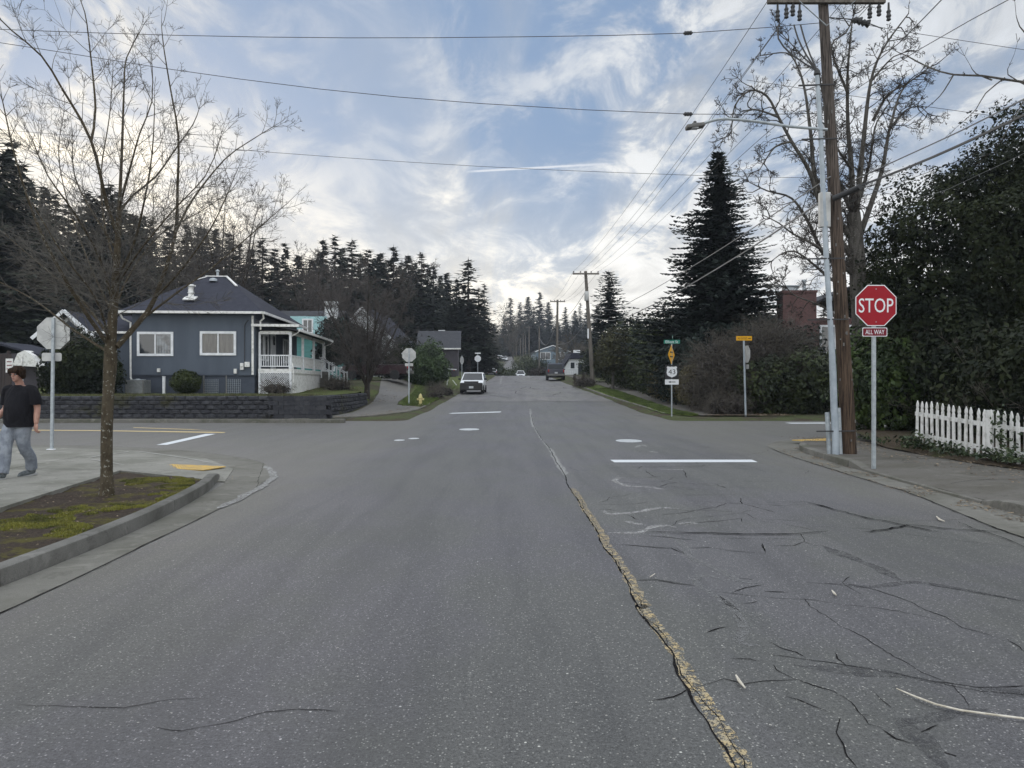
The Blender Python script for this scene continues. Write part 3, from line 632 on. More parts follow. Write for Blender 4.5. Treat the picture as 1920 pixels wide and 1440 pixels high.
o = b.build('pavement_joints', crk); tag(o, 'dark scored joints in the pavements', kind='structure')
M['cover'] = simple('pale_iron_cover', (.48, .50, .51), (.38, .40, .41), 12, .6, .3, 60)
def cover(px, py, rx, ry, label, ring=.02):
    p = gp(px, py); t = thing('utility_cover', label, 'utility cover', (p.x, p.y, H(p.y)+.004), 0, 'round utility covers in the crossing')
    b = MB(); b.loft([[Vector((rx*s*math.cos(a*.2618), ry*s*math.sin(a*.2618), z)) for a in range(24)] for s, z in ((1.0, 0), (.98, .010), (.93, .011), (.92, .008), (.02, .008))]); b.build('lid', M['cover'], t)
    if rx > .2:
        b = MB(); 
        for i in range(-4, 5): b.box((i*rx*.19, 0, .011), (rx*.05, ry*1.5*math.sqrt(max(.1, 1-(i*.19)**2)), .005))
        b.build('ribs', M['cover'], t)
cover(880, 805.5, .36, .52, 'pale round cover left of the long crack'); cover(1179, 827, .37, .52, 'pale round cover beyond the right stop line')
cover(749, 826, .15, .22, 'small pale cover, left one of the close pair'); cover(776, 822.8, .16, .2, 'small pale cover, right one of the close pair')
# bits of wood and bark on the road
def stick(pts, r, label, m):
    b = MB(); b.tube([gp(x, y)+Vector((0, 0, r+.012)) for x, y in pts], [r*.5]+[r]*(len(pts)-2)+[r*.4], 6); o = b.build('stick', m); tag(o, label, 'stick', 'pale sticks lying on the road')
M['wood'] = simple('bare_wood', (.60, .56, .48), (.42, .38, .30), 20, .7)
stick(((1681, 1297), (1715, 1312), (1755, 1327), (1800, 1338), (1850, 1345), (1920, 1354), (1975, 1360)), .0055, 'long thin pale stick at the lower right', M['wood'])
stick(((1380, 1273), (1386, 1284), (1397, 1297)), .009, 'short pale stick right of the yellow line', M['wood'])
stick(((1560, 1112), (1564, 1117), (1568, 1121)), .009, 'tiny pale stick in the middle of the right lane', M['wood'])
stick(((1219, 1086), (1228, 1080)), .008, 'tiny pale stick beside the yellow line', M['wood'])
stick(((1756, 972), (1762, 978), (1771, 981)), .012, 'pale curved stick near the right kerb', M['wood'])
# loose grit and blown litter
def scatter(name, label, n, fn, sizes, m, seed, flat=.25, lift=.004):
    rnd = np.random.RandomState(seed); P = []
    while len(P) < n:
        r_ = fn(rnd)
        if r_ is not None: P.append(r_)
    P = np.array(P); k = len(P); s = rnd.uniform(sizes[0], sizes[1], k)[:, None]
    a = rnd.uniform(0, 6.28, k); u = np.stack([np.cos(a), np.sin(a), rnd.uniform(-flat, flat, k)], 1)*s
    v = np.stack([-np.sin(a), np.cos(a), rnd.uniform(-flat, flat, k)], 1)*s*rnd.uniform(.4, .9, k)[:, None]
    P[:, 2] += lift+s[:, 0]*flat*.6
    V = np.concatenate([P-u, P-v*.9+u*.2, P+u, P+v], 1).reshape(-1, 3); Fq = np.arange(4*k).reshape(-1, 4)
    o = npmesh(name, V, Fq, m); tag(o, label, kind='stuff'); return o
grit = simple('pale_grit', (.36, .35, .32), (.22, .21, .19), 60, .9)
def fgrit(r):
    x = r.uniform(-3.4, 5.9); y = 2.6+r.rand()**2*13
    if x < .8 and r.rand() < .6: return None
    return (x, y, .0125)
scatter('grit', 'pale grit scattered over the road surface', 1300, fgrit, (.003, .011), grit, 3, .1, 0)
def falong(P, o0, o1, ylo, yhi, zf):
    P = [Vector(p[:2]) for p in P if ylo <= p[1] <= yhi]
    def f(r):
        i = r.randint(0, len(P)-1); p = P[i].lerp(P[i+1], r.rand()); q = p+Vector((o0+(o1-o0)*r.rand()**1.5, 0)); 
        if noise.noise(Vector((q.x*1.5, q.y*1.2, 3))) < -.12: return None
        return (q.x, q.y, zf(q.x, q.y))
    return f
scatter('leaf_litter', 'brown leaves lying in the right gutter', 1500, falong(KR, -.02, -.55, 6, 19, lambda x, y: .01), (.008, .028), M['litter'], 5)
scatter('leaf_litter', 'brown leaves lying on the pavement by the fence', 2600, lambda r: (9.0-1.5*r.rand()**2.2, r.uniform(7, 21), .145), (.012, .035), M['litter'], 6)
scatter('leaf_litter', 'pale leaves under the hedge on the far right corner', 1500, lambda r: (r.uniform(8.6, 12.6), 33.0+r.rand()**1.7*2.0, .24), (.02, .06), M['litter'], 7)
scatter('leaf_litter', 'leaves along the far left path and kerb', 1500, falong(kf, .05, -1.2, 31, 43, lambda x, y: zp(x, y)), (.015, .04), M['litter'], 8)
scatter('leaf_litter', 'fallen leaves under the many stemmed tree on the lawn', 2500, lambda r: (lambda x, y: (x, y, (zL(y)+.04 if y < 42 else T(x, y)+.07)))(r.normal(-11, 2.2), r.uniform(41, 49.5)), (.02, .06), M['litter'], 9)
scatter('leaf_litter', 'bits of dead leaf on the mossy strip', 900, lambda r: (r.uniform(-6.2, -4.5), r.uniform(3, 12.4), .10), (.006, .02), M['litter'], 10)
def blades(name, label, n, fn, h, m, seed, wd=.006, lean=.5):
    rnd = np.random.RandomState(seed); P = []
    while len(P) < n:
        r_ = fn(rnd)
        if r_ is not None: P.append(r_)
    P = np.array(P); k = len(P); a = rnd.uniform(0, 6.28, k); hh = h*rnd.uniform(.4, 1.2, k)
    u = np.stack([np.cos(a), np.sin(a), np.zeros(k)], 1)*wd; b_ = rnd.uniform(0, 6.28, k)
    tip = P+np.stack([np.cos(b_)*hh*lean, np.sin(b_)*hh*lean, hh], 1)
    V = np.concatenate([P-u, P+u, tip], 1).reshape(-1, 3); o = npmesh(name, V, np.arange(3*k).reshape(-1, 3), m); tag(o, label, kind='stuff')
blades('grass', 'short green grass on the verge by the route sign', 26000, lambda r: (lambda x, y: (x, y, zg(x, y)) if noise.noise(Vector((x*2, y*1.3, 0))) > -.25 else None)(*(lambda y: (r.uniform(np.interp(y, [33.2, 35.4, 40, 50, 60], [7.9, 7.25, 7.2, 6.5, 6.3]), 8.3-.02*(y-33)), y))(33.3+r.rand()**1.5*26)), .09, M['grassblade'], 11, .012)
blades('grass', 'thin grass along the top of the block wall', 16000, lambda r: (lambda x, y: (x, y, zL(y)+.02))(r.uniform(-26, -8.7), 31.65+abs(r.normal(0, 1.8))), .08, leafmat('wall_grass', (.075, .095, .028), (.12, .12, .05), (.06, .055, .03)), 12, .014)
blades('grass', 'tufts of rough grass round the yellow hydrant', 9000, lambda r: (lambda x, y: (x, y, zg(x, y)))(*(lambda y: (r.uniform(np.interp(y, [41, 44, 50, 62], [-6.0, -6.5, -6.8, -7.8]), -4.6), y))(r.uniform(40.6, 62))), .14, M['grassblade'], 13, .014)
def fmoss(r):
    x = r.uniform(-6.2, -4.35); y = r.uniform(3.0, 12.9)
    if x > -4.4 or noise.noise(Vector((x*1.1, y*1.1, 1.7)))+.4*noise.noise(Vector((x*4, y*4, 1))) < .19: return None
    if x > np.interp(y, [3, 6, 8.5, 10, 11.3, 12, 12.4, 13], [-4.4, -4.3, -4.36, -4.56, -4.8, -5.1, -5.5, -6.9]): return None
    if x < np.interp(y, [3, 9, 13], [-6.1, -6.2, -6.8]): return None
    return (x, y, .085+.035*noise.noise(Vector((x*1.6, y*1.6, 3)))+.02*noise.noise(Vector((x*6, y*6, 3)))-.004)
blades('moss', 'yellow green moss cushions on the planting strip', 60000, fmoss, .022, M['mossblade'], 14, .006, .6)
# ---------------------------------------------------------------- block retaining wall
def retaining_wall():
    t = thing('retaining_wall', 'charcoal split face block retaining wall below the dark blue house', 'wall', (-20, 31.3, 0))
    n = NM('split_block'); c = n.mix(n.island(), (.040, .041, .046), (.068, .069, .074)); c = n.mix(n.ramp(n.noise(9, 6, .7), .4, .7), c, (.030, .032, .040))
    c = n.mix(n.ramp(n.noise(.6, 5, .65), .54, .66), c, (.046, .046, .027)); n.set('Base Color', c).set('Roughness', .95).set('Specular IOR Level', .2).bump(n.noise(26, 6, .75), 1., .03); m = n.m
    line = smooth_path([(-62, 31.45), (-12, 31.45), (-10, 31.5), (-8.95, 31.95), (-8.3, 33.4), (-8.02, 36), (-8.12, 39), (-8.2, 42.5)], .12)
    line = [Vector(p[:2]) for p in line]; S = [0]
    for a, c_ in zip(line, line[1:]): S.append(S[-1]+(c_-a).length)
    def P(s):
        i = min(len(S)-2, max(0, int(np.searchsorted(S, s))-1)); f = (s-S[i])/(S[i+1]-S[i]); p = line[i].lerp(line[i+1], f); d = (line[i+1]-line[i]).normalized(); return p, d
    rnd = random.Random(3); b = MB(); cap = MB(); s0 = 26.
    for k in range(6):
        s = s0+(.22 if k % 2 else 0); z = -.02+k*.19
        while s < S[-1]-.25:
            p, d = P(s+.21); g = H(p.y)
            top = 1.13+(.12 if s > S[-1]-6 else 0)+(.12 if s > S[-1]-3.6 else 0)
            if g+z > top-.05 and True:
                s += .44; continue
            if z+.19 < g: s += .44; continue
            a = math.atan2(d.y, d.x); nrm = Vector((-d.y, d.x)); back = k*.012
            lx = .434; vs = []
            for X, Y, Z in ((-.5, 0, 0), (.5, 0, 0), (.5, 0, 1), (-.5, 0, 1), (-.5, 1, 0), (.5, 1, 0), (.5, 1, 1), (-.5, 1, 1)):
                j = rnd.uniform(-.012, .012); q_ = p+d*(X*lx)+nrm*(Y*.28+back+(.03 if Y == 0 else 0)); vs.append(Vector((q_.x, q_.y, z+.002+Z*.187)))
            for X in (-.28, .28):
                for Z in (.22, .78):
                    q_ = p+d*(X*lx+rnd.uniform(-.04, .04))+nrm*(back-.012-rnd.random()*.05); vs.append(Vector((q_.x, q_.y, z+.186*Z)))
            # 8 = left low, 9 = left high, 10 = right low, 11 = right high
            b.add(vs, [(0, 1, 10, 8), (1, 2, 11, 10), (2, 3, 9, 11), (3, 0, 8, 9), (8, 10, 11, 9), (4, 7, 6, 5), (0, 3, 7, 4), (1, 5, 6, 2), (3, 2, 6, 7), (0, 4, 5, 1)]); s += .44
    b.build('blocks', m, t, world=True)
retaining_wall()

# ---------------------------------------------------------------- the dark blue house
def window_unit(parent, x0, x1, z0, z1, y, frame, glass, wd=.12, mull=(.5,), axis='x', proud=.06, curtain=None):
    """a framed window on the plane y (axis x) or on the plane x=y (axis y)"""
    def mp(u, v, w_): return (u, w_, v) if axis == 'x' else (w_, u, v)
    s = -1 if axis == 'x' else 1
    def bx(b, u0, u1, v0, v1, w0, w1):
        c = mp((u0+u1)/2, (v0+v1)/2, (w0+w1)/2); sz = mp(abs(u1-u0), abs(v1-v0), abs(w1-w0)); b.box(c, sz)
    f = MB(); o = y+s*proud; i = y-s*.02
    bx(f, x0, x1, z1-wd, z1, i, o); bx(f, x0, x1, z0, z0+wd, i, o); bx(f, x0, x0+wd, z0+wd, z1-wd, i, o); bx(f, x1-wd, x1, z0+wd, z1-wd, i, o)
    for m_ in mull: c = x0+(x1-x0)*m_; bx(f, c-wd*.28, c+wd*.28, z0+wd, z1-wd, i, o-s*.015)
    fr = f.build('window', frame, parent)
    g = MB(); bx(g, x0+wd, x1-wd, z0+wd, z1-wd, y+s*.004, y+s*.012); g.build('pane', glass, fr)
    if curtain:
        for u0, u1, m_ in curtain:
            g = MB(); k = 10; W = (x1-x0-2*wd); a = x0+wd+W*u0+.02; e = x0+wd+W*u1-.02
            pts = [(a+(e-a)*j/k, .006*(-1)**j) for j in range(k+1)]
            for (p0, h0), (p1, h1) in zip(pts, pts[1:]): g.quad(mp(p0, z0+wd+.02, y+s*(.024+h0)), mp(p1, z0+wd+.02, y+s*(.024+h1)), mp(p1, z1-wd-.02, y+s*(.024+h1)), mp(p0, z1-wd-.02, y+s*(.024+h0)))
            g.build('curtain', m_, fr)
    return fr
M['bluewall'] = simple('slate_blue_siding', (.080, .099, .128), (.066, .082, .108), 1.5, .75, .15, 12, vs=(1, 1, .3))
M['bluewall2'] = simple('slate_blue_base', (.056, .068, .092), (.044, .054, .074), 2., .85, .3, 18)
def shingle(name, a, b_):
    n = NM(name); br = n.N.new('ShaderNodeTexBrick'); mp = n.N.new('ShaderNodeMapping'); n.L.new(n.o, mp.inputs[0]); mp.inputs['Rotation'].default_value = (R(90), 0, 0)
    n.L.new(mp.outputs[0], br.inputs[0]); br.inputs['Scale'].default_value = 4; br.inputs['Color1'].default_value = (*a, 1); br.inputs['Color2'].default_value = (*b_, 1); br.inputs['Mortar'].default_value = (*[x*.5 for x in b_], 1)
    br.inputs['Mortar Size'].default_value = .012; br.inputs['Brick Width'].default_value = .8; br.inputs['Row Height'].default_value = .5
    n.set('Base Color', n.mix(n.ramp(n.noise(6, 5, .7), .35, .65, 0, .6), br.outputs['Color'], b_)).set('Roughness', .95).set('Specular IOR Level', .2).bump(n.noise(60, 3, .6), .3, .01); return n.m
M['shingle'] = shingle('charcoal_shingles', (.038, .041, .056), (.026, .028, .040))
M['shingle2'] = shingle('dark_grey_shingles', (.060, .062, .070), (.042, .044, .050))
def hip(b, x0, x1, y0, y1, z, rx0, rx1, ry, rz, th=.12):
    vs = [(x0, y0, z), (x1, y0, z), (x1, y1, z), (x0, y1, z), (rx0, ry, rz), (rx1, ry, rz)]
    b.add(vs, [(0, 1, 5, 4), (1, 2, 5), (2, 3, 4, 5), (3, 0, 4)]); b.add([(x0+.02, y0+.02, z-.004), (x1-.02, y0+.02, z-.004), (x1-.02, y1-.02, z-.004), (x0+.02, y1-.02, z-.004)], [(0, 3, 2, 1)])
def gable(b, x0, x1, y0, y1, z, rz, th=.1, axis='y'):
    """two pitched slabs; the ridge runs along the axis"""
    def mp(p): return p if axis == 'y' else (p[1], p[0], p[2])
    c = (x0+x1)/2
    for xa in (x0, x1):
        vs = [mp((xa, y0, z)), mp((xa, y1, z)), mp((c, y1, rz)), mp((c, y0, rz)), mp((xa, y0, z-th)), mp((xa, y1, z-th)), mp((c, y1, rz-th)), mp((c, y0, rz-th))]
        b.add(vs, [(0, 1, 2, 3), (4, 7, 6, 5), (0, 4, 5, 1), (0, 3, 7, 4), (1, 5, 6, 2)])
def blue_house():
    t = thing('blue_house', 'slate blue one storey house with hipped roof and white side porch', 'house', (-13.08, 38, 1.1), R(4))
    b = MB(); b.box((-3.03, 4.9, 2.55), (6.06, 9.8, 3.15)); wall = b.build('wall', M['bluewall'], t)
    b = MB(); b.box((-3.03, 4.9, .45), (5.98, 9.72, 1.1)); b.build('foundation', M['bluewall2'], t)
    b = MB(); b.box((-3.03, -.02, .98), (6.1, .05, .045)); b.build('trim', M['bluewall2'], t)
    b = MB(); hip(b, -6.55, .5, -.45, 10.3, 4.18, -4.0, -2.9, 4.9, 6.65); rf = b.build('roof', M['shingle'], t)
    b = MB()
    for a, c in (((-6.6, -.5, 4.12), (.55, -.5, 4.12)), ((.55, -.5, 4.12), (.55, 10.3, 4.12)), ((-6.6, -.5, 4.12), (-6.6, 10.3, 4.12))): b.bar(a, c, .10, .12)
    b.build('gutter', M['oldwhite'], t)
    b = MB(); b.bar((-4.05, 4.9, 6.68), (-2.85, 4.9, 6.68), .16, .06); b.bar((-2.9, 4.9, 6.69), (-1.85, 3.2, 5.93), .12, .05); b.bar((-4.0, 4.9, 6.66), (-4.4, 4.1, 6.35), .10, .04); b.build('ridge_cap', M['oldwhite'], rf)
    b = MB(); b.tube([(-3.4, 4.9, 6.7), (-3.4, 4.9, 6.95)], [.07, .07], 10); b.lathe([(.11, 0), (.12, .05), (.02, .12)], (-3.4, 4.9, 6.95), 10); b.build('roof_vent', M['galv'], rf)
    b = MB(); b.lathe([(.22, 0), (.20, .12), (.05, .18)], (-3.35, 4.0, 6.28), 12); b.build('roof_vent', M['galv'], rf)
    b = MB(); b.box((-3.55, .95, 4.98), (.62, .5, .05), mat=Matrix.Rotation(R(24), 3, 'X')); b.lathe([(.19, 4.9), (.14, 5.15), (.13, 5.2), (.17, 5.25), (.14, 5.3), (.13, 5.55), (.24, 5.58), (.24, 5.64), (.1, 5.7)], (-3.5, .95, .0), 14); b.build('flue', M['oldwhite'], rf, smooth=True)
    cur = simple('pale_curtain', (.075, .072, .064), (.030, .030, .027), 7, .10, spec=.9, vs=(1, 1, .12)); cur2 = simple('light_blind', (.20, .22, .24), (.05, .055, .06), 2.2, .10, spec=.9)
    window_unit(t, -5.80, -4.03, 1.94, 3.16, 0, M['white'], M['glass'], mull=(.5,), curtain=[(.53, 1, cur2)])
    window_unit(t, -2.72, -.93, 1.98, 3.20, 0, M['white'], M['glass'], curtain=[(0, .47, cur), (.53, 1, cur)])
    b = MB(); b.tube([(-6.45, -.5, 4.05), (-6.38, -.3, 3.8), (-6.1, -.07, 3.62), (-6.1, -.06, .85), (-5.98, -.1, .62), (-5.9, -.2, .55)], .048, 8); b.build('downspout', M['oldwhite'], t)
    b = MB(); b.box((-.10, -.05, 2.5), (.10, .07, 3.0)); b.build('downspout', M['oldwhite'], t)
    b = MB(); b.tube([(.5, -.4, 4.05), (.5, -.25, 3.85), (.3, -.1, 3.72), (.3, -.05, 3.3)], .045, 8); b.build('downspout', M['oldwhite'], t)
    b = MB(); b.tube([(-.5, -.06, 3.5), (-.5, -.06, 1.5)], .018, 6); b.tube([(-.5, -.06, 3.5), (-.4, -.14, 3.66), (-.25, -.3, 3.74)], .02, 6); b.build('power_conduit', M['black'], t)
    for x, z, sx, sz in ((-.62, 1.42, .17, .34), (-.36, 1.52, .24, .26), (-.95, 1.18, .14, .24), (-4.72, 1.22, .13, .18)):
        b = MB(); b.box((x, -.09, z), (sx, .14, sz), ch=.015)
        if sx == .17: b.lathe([(.07, 0), (.07, .04), (.05, .07)], (0, 0, 0), 12); k = 12*3; b.v[-k:] = [(v[0]+x, -.16-v[2], v[1]+z+.04) for v in b.v[-k:]]
        b.build('meter_box', M['oldwhite'], t)
    # side wall openings behind the porch
    window_unit(t, .7, 1.55, 1.75, 3.2, .01, M['white'], M['glass'], axis='y', wd=.1, mull=()); window_unit(t, 1.7, 2.5, 1.75, 3.2, .01, M['white'], M['glass'], axis='y', wd=.1, mull=())
    b = MB(); b.box((.03, 3.6, 2.35), (.06, 1.0, 2.1)); b.box((.05, 3.6, 2.35), (.05, .86, 2.0)); dr = b.build('door', M['white'], t)
    b = MB(); b.box((.075, 3.6, 2.95), (.02, .45, .5)); b.build('pane', M['glass'], dr)
    window_unit(t, 6.0, 7.2, 1.75, 3.2, .01, M['white'], M['glass'], axis='y', wd=.1)
    # porch
    px0, px1, py0, py1, fz = .12, 1.78, .25, 9.6, 1.3
    p = MB(); p.box(((px0+px1)/2, (py0+py1)/2, fz-.06), (px1-px0, py1-py0, .10)); p.box(((px0+px1)/2, py0-.02, fz-.10), (px1-px0+.04, .05, .22)); p.box((px1+.02, (py0+py1)/2, fz-.10), (.05, py1-py0, .22)); p.build('porch_floor', M['oldwhite'], t)
    p = MB(); p.box((px1-.02, (py0+py1)/2, .55), (.04, py1-py0, 1.2)); p.build('porch_skirt', M['oldwhite'], t)
    p = MB()
    W, Hh = px1-px0-.2, 1.02
    for k in range(-14, 30):
        for s in (1, -1):
            x = px0+.1+k*.11; pts = []
            a = (x, 0.1) if s > 0 else (x, Hh+.1)
            # clip a 45 degree lath to the panel
            t0, t1 = 0, Hh
            xx0, xx1 = px0+.1, px0+.1+W
            lo = max(t0, xx0-x); hi = min(t1, xx1-x)
            if hi-lo < .05: continue
            p0 = (x+lo, py0-.03-.012*(s > 0), .1+(lo if s > 0 else Hh-lo)); p1 = (x+hi, py0-.03-.012*(s > 0), .1+(hi if s > 0 else Hh-hi)); p.bar(p0, p1, .012, .022)
    p.build('lattice', M['white'], t)
    p = MB(); p.box((px0+.05, py0-.04, .58), (.10, .06, 1.16)); p.box((px1-.05, py0-.04, .58), (.12, .07, 1.16)); p.box(((px0+px1)/2, py0-.03, .06), (W, .05, .08)); p.build('lattice_frame', M['white'], t)
    p = MB(); p.box(((px0+px1)/2, py0+.35, .6), (W, .02, 1.1)); p.build('crawl_shade', M['black'], t)  # black sheet behind the lattice stands in for the shade under the porch
    for y in (py0+.06, 3.3, 6.4, py1-.06):
        p = MB(); p.box((px1-.07, y, (fz+3.2)/2+.02), (.12, .12, 3.2-fz), ch=.01); p.box((px1-.07, y, 3.12), (.18, .18, .12)); p.box((px1-.07, y, fz+.12), (.16, .16, .2)); p.build('porch_post', M['white'], t)
    p = MB(); p.box((px0+.04, py0+.06, (fz+3.2)/2), (.1, .1, 3.2-fz)); p.build('porch_post', M['white'], t)
    rl = MB(); rl.box(((px0+px1)/2, py0+.06, 2.0), (px1-px0, .07, .06)); rl.box(((px0+px1)/2, py0+.06, fz+.14), (px1-px0, .05, .05)); rl.box((px1-.07, (py0+py1)/2, 2.0), (.07, py1-py0, .06)); rl.box((px1-.07, (py0+py1)/2, fz+.14), (.05, py1-py0, .05)); rw = rl.build('porch_rail', M['white'], t)
    bl = MB()
    for i in range(13): bl.box((px0+.12+i*(px1-px0-.3)/12, py0+.06, 1.7), (.035, .035, .56))
    bl.build('balusters', M['white'], rw)
    bl = MB(); bl.box((px1-.07, (py0+py1)/2, 1.7), (.02, py1-py0-.2, .54)); bl.build('side_panels', M['oldwhite'], rw)
    # porch roof: lean-to falling to the right
    p = MB(); vs = []
    for y in (py0-.35, py1+.35):
        vs += [(.02, y, 3.80), (px1+.42, y, 3.30), (px1+.42, y, 3.22), (.02, y, 3.66)]
    p.add(vs, [(0, 1, 2, 3), (4, 7, 6, 5), (0, 4, 5, 1), (1, 5, 6, 2), (2, 6, 7, 3), (3, 7, 4, 0)]); p.build('porch_roof', M['shingle2'], t)
    p = MB(); p.box((px1+.45, (py0+py1)/2, 3.28), (.09, py1-py0+.7, .12)); p.bar((-.15, py0-.39, 3.52), (px1+.45, py0-.39, 3.50), .06, .13); p.box((px1-.07, (py0+py1)/2, 3.17), (.12, py1-py0, .16)); p.box(((px0+px1)/2, py0+.06, 3.17), (px1-px0-.1, .12, .16)); p.build('porch_fascia', M['oldwhite'], t)
    p = MB(); p.tube([(px1+.5, py1+.3, 3.25), (px1+.35, py1+.2, 3.08), (px1+.02, py1+.05, 2.95), (px1, py1+.05, .6)], .035, 8); p.build('downspout', M['oldwhite'], t)
    p = MB(); p.tube([(px1+.48, py0-.3, 3.25), (px1+.3, py0-.15, 3.12), (px1+.02, py0-.0, 3.0)], .03, 8); p.tube([(px1+.03, py0-.05, 1.6), (px1+.1, py0-.1, 1.35), (px1+.1, py0-.1, .2)], .03, 8); p.build('downspout', M['oldwhite'], t)
    # steps and rail at the far end
    p = MB()
    for i in range(5): p.box((px1+.15+i*.28, py1-1.0, (fz-.2*i)/2+.05), (.28, 1.3, fz-.2*i-.1))
    p.build('porch_steps', M['curb'], t)
    for y in (py1-1.62, py1-.38):
        p = MB(); p.bar((px1, y, fz+.85), (px1+1.5, y, .35+.85), .06, .05); p.bar((px1, y, fz+.3), (px1+1.5, y, .35+.35), .05, .04)
        for i in (0, 1, 2, 3): p.box((px1+.1+i*.46, y, fz-.29*i*1.0+.25), (.08, .08, 1.3))
        p.build('step_rail', M['white'], t)
    # lower wing on the left with a small gable
    b = MB(); b.box((-7.35, 2.2, 1.55), (2.5, 3.4, 3.1)); b.build('wing_wall', M['bluewall'], t)
    b = MB(); hip(b, -9.0, -5.95, .1, 4.4, 3.2, -7.6, -6.6, 2.2, 4.15); b.build('wing_roof', M['shingle'], t)
    b = MB(); b.bar((-9.0, .08, 3.13), (-5.98, .08, 3.13), .07, .11); b.build('wing_gutter', M['oldwhite'], t)
    b = MB(); b.box((-7.95, .44, 1.55), (.12, .1, 3.1)); b.build('corner_board', M['white'], t)
    b = MB(); b.box((-9.25, 1.6, 1.5), (2.3, 2.6, 3.0)); b.prism([(-10.4, 3.0), (-8.1, 3.0), (-9.25, 4.0)], .32, .5, Matrix(((1, 0, 0, 0), (0, 0, 1, 0), (0, 1, 0, 0), (0, 0, 0, 1)))); b.build('gable_wall', M['bluewall'], t)
    b = MB(); gable(b, -10.75, -7.75, -.2, 3.2, 2.85, 4.22, .1); b.build('gable_roof', M['shingle'], t)
    b = MB(); b.bar((-10.78, -.24, 2.78), (-9.25, -.24, 4.18), .05, .17); b.bar((-9.25, -.24, 4.18), (-7.72, -.24, 2.78), .05, .17); b.bar((-10.3, .26, 2.9), (-9.25, .26, 3.85), .05, .13); b.bar((-9.25, .26, 3.85), (-8.2, .26, 2.9), .05, .13); b.build('bargeboard', M['white'], t)
blue_house()
def H2(o, x, y, z): # point in the blue house's frame
    return Matrix.Translation((-13.08, 38, 1.1)) @ Matrix.Rotation(R(4), 4, 'Z') @ Vector((x, y, z))
p = H2(0, -5.45, -.75, 0); t = thing('air_conditioner', 'weathered box shaped outdoor cooling unit against the blue house', 'air conditioner', p)
M['acmetal'] = simple('weathered_beige_metal', (.16, .155, .145), (.11, .11, .105), 6, .7, .2)
b = MB(); b.box((0, 0, .38), (.9, .8, .70), ch=.03)
b.build('casing', M['acmetal'], t)
b = MB()
for i in range(16): b.box((0, -.405, .10+i*.04), (.82, .012, .014))
for i in range(16): b.box((.455, 0, .10+i*.04), (.012, .72, .014))
b.build('louvres', M['galv'], t)
b = MB(); b.tube([(.5*.7*math.cos(a), .5*.7*math.sin(a), .745) for a in np.linspace(0, 6.28, 20)], .012, 5); b.lathe([(.12, .74), (.10, .78), (.02, .79)], (0, 0, 0), 12); b.build('fan_guard', M['galv'], t)
p = H2(0, -4.32, -.45, 0); t = thing('marker_post', 'square white post standing against the blue house foundation', 'post', p)
b = MB(); b.box((0, 0, .44), (.13, .10, .88), ch=.008); b.build('shaft', M['white'], t); b = MB(); b.box((0, 0, .9), (.15, .12, .03), ch=.006); b.build('cap', M['white'], t)
for x0, x1, lab in ((-2.42, -1.72, 'left wire trellis panel leaning on the blue house base'), (-1.32, -.62, 'right wire trellis panel leaning on the blue house base')):
    p = H2(0, x0, -.35, 0); t = thing('wire_trellis', lab, 'trellis', p, R(4), 'wire trellises by the house'); b = MB()
    b.box((0, 0, .48), (.045, .045, .96)); b.build('post', M['acmetal'], t); b = MB(); w_ = x1-x0
    for i in range(8): b.box((w_*i/7, 0, .42), (.008, .008, .72))
    for i in range(8): b.box((w_/2, 0, .1+i*.09), (w_, .008, .008))
    b.build('mesh', M['galv'], t)

# ---------------------------------------------------------------- other houses
def simple_house(name, label, loc, rz, sx, sy, hz, rise, wall, roof, axis='x', over=.35, wins=(), chimney=None, extra=None, trim=None):
    t = thing(name, label, 'house', loc, rz)
    b = MB(); b.box((0, 0, hz/2-.5), (sx, sy, hz+1.0))
    if axis == 'x':   # ridge along x, gables at the ends
        Mx = Matrix(((0, 0, 1, 0), (1, 0, 0, 0), (0, 1, 0, 0), (0, 0, 0, 1))); b.prism([(-sy/2, hz), (sy/2, hz), (0, hz+rise)], -sx/2, sx/2, Mx)
    else:
        Mx = Matrix(((1, 0, 0, 0), (0, 0, 1, 0), (0, 1, 0, 0), (0, 0, 0, 1))); b.prism([(-sx/2, hz), (sx/2, hz), (0, hz+rise)], -sy/2, sy/2, Mx)
    b.build('wall', wall, t)
    k = rise/((sy if axis == 'x' else sx)/2); b = MB()
    if axis == 'x': gable(b, -sy/2-over, sy/2+over, -sx/2-over, sx/2+over, hz-over*k+.08, hz+rise+.08, .14, 'x')
    else: gable(b, -sx/2-over, sx/2+over, -sy/2-over, sy/2+over, hz-over*k+.08, hz+rise+.08, .14, 'y')
    rf = b.build('roof', roof, t)
    if trim:
        b = MB()
        if axis == 'y':
            for s in (-1, 1): b.bar((s*(sx/2+over), -sy/2-over-.03, hz-over*k+.02), (0, -sy/2-over-.03, hz+rise+.02), .05, .2)
        else: b.box((0, -sy/2-over-.04, hz-over*k+.0), (sx+2*over, .08, .16))
        b.build('fascia', trim, rf)
    for w_ in wins:
        x0, x1, z0, z1 = w_[:4]; window_unit(t, x0, x1, z0, z1, -sy/2, w_[4] if len(w_) > 4 else M['white'], M['glass'], wd=.1, mull=(.5,) if x1-x0 > .9 else ())
    if chimney:
        (cx, cy, cs, cz, cm) = chimney; b = MB(); b.box((cx, cy, cz/2), (cs, cs*.8, cz)); b.box((cx, cy, cz+.06), (cs+.12, cs*.8+.12, .12)); b.build('chimney', cm, rf)
    return t
M['teal'] = simple('teal_siding', (.085, .25, .24), (.07, .21, .20), 2, .75, .3, 8, vs=(.2, .2, 3)); M['paleteal'] = simple('pale_teal_siding', (.36, .58, .60), (.30, .50, .52), 2, .7)
M['housewhite'] = simple('white_siding', (.62, .64, .65), (.50, .52, .53), 3, .7, .3, 8, vs=(.2, .2, 3)); M['brick'] = None
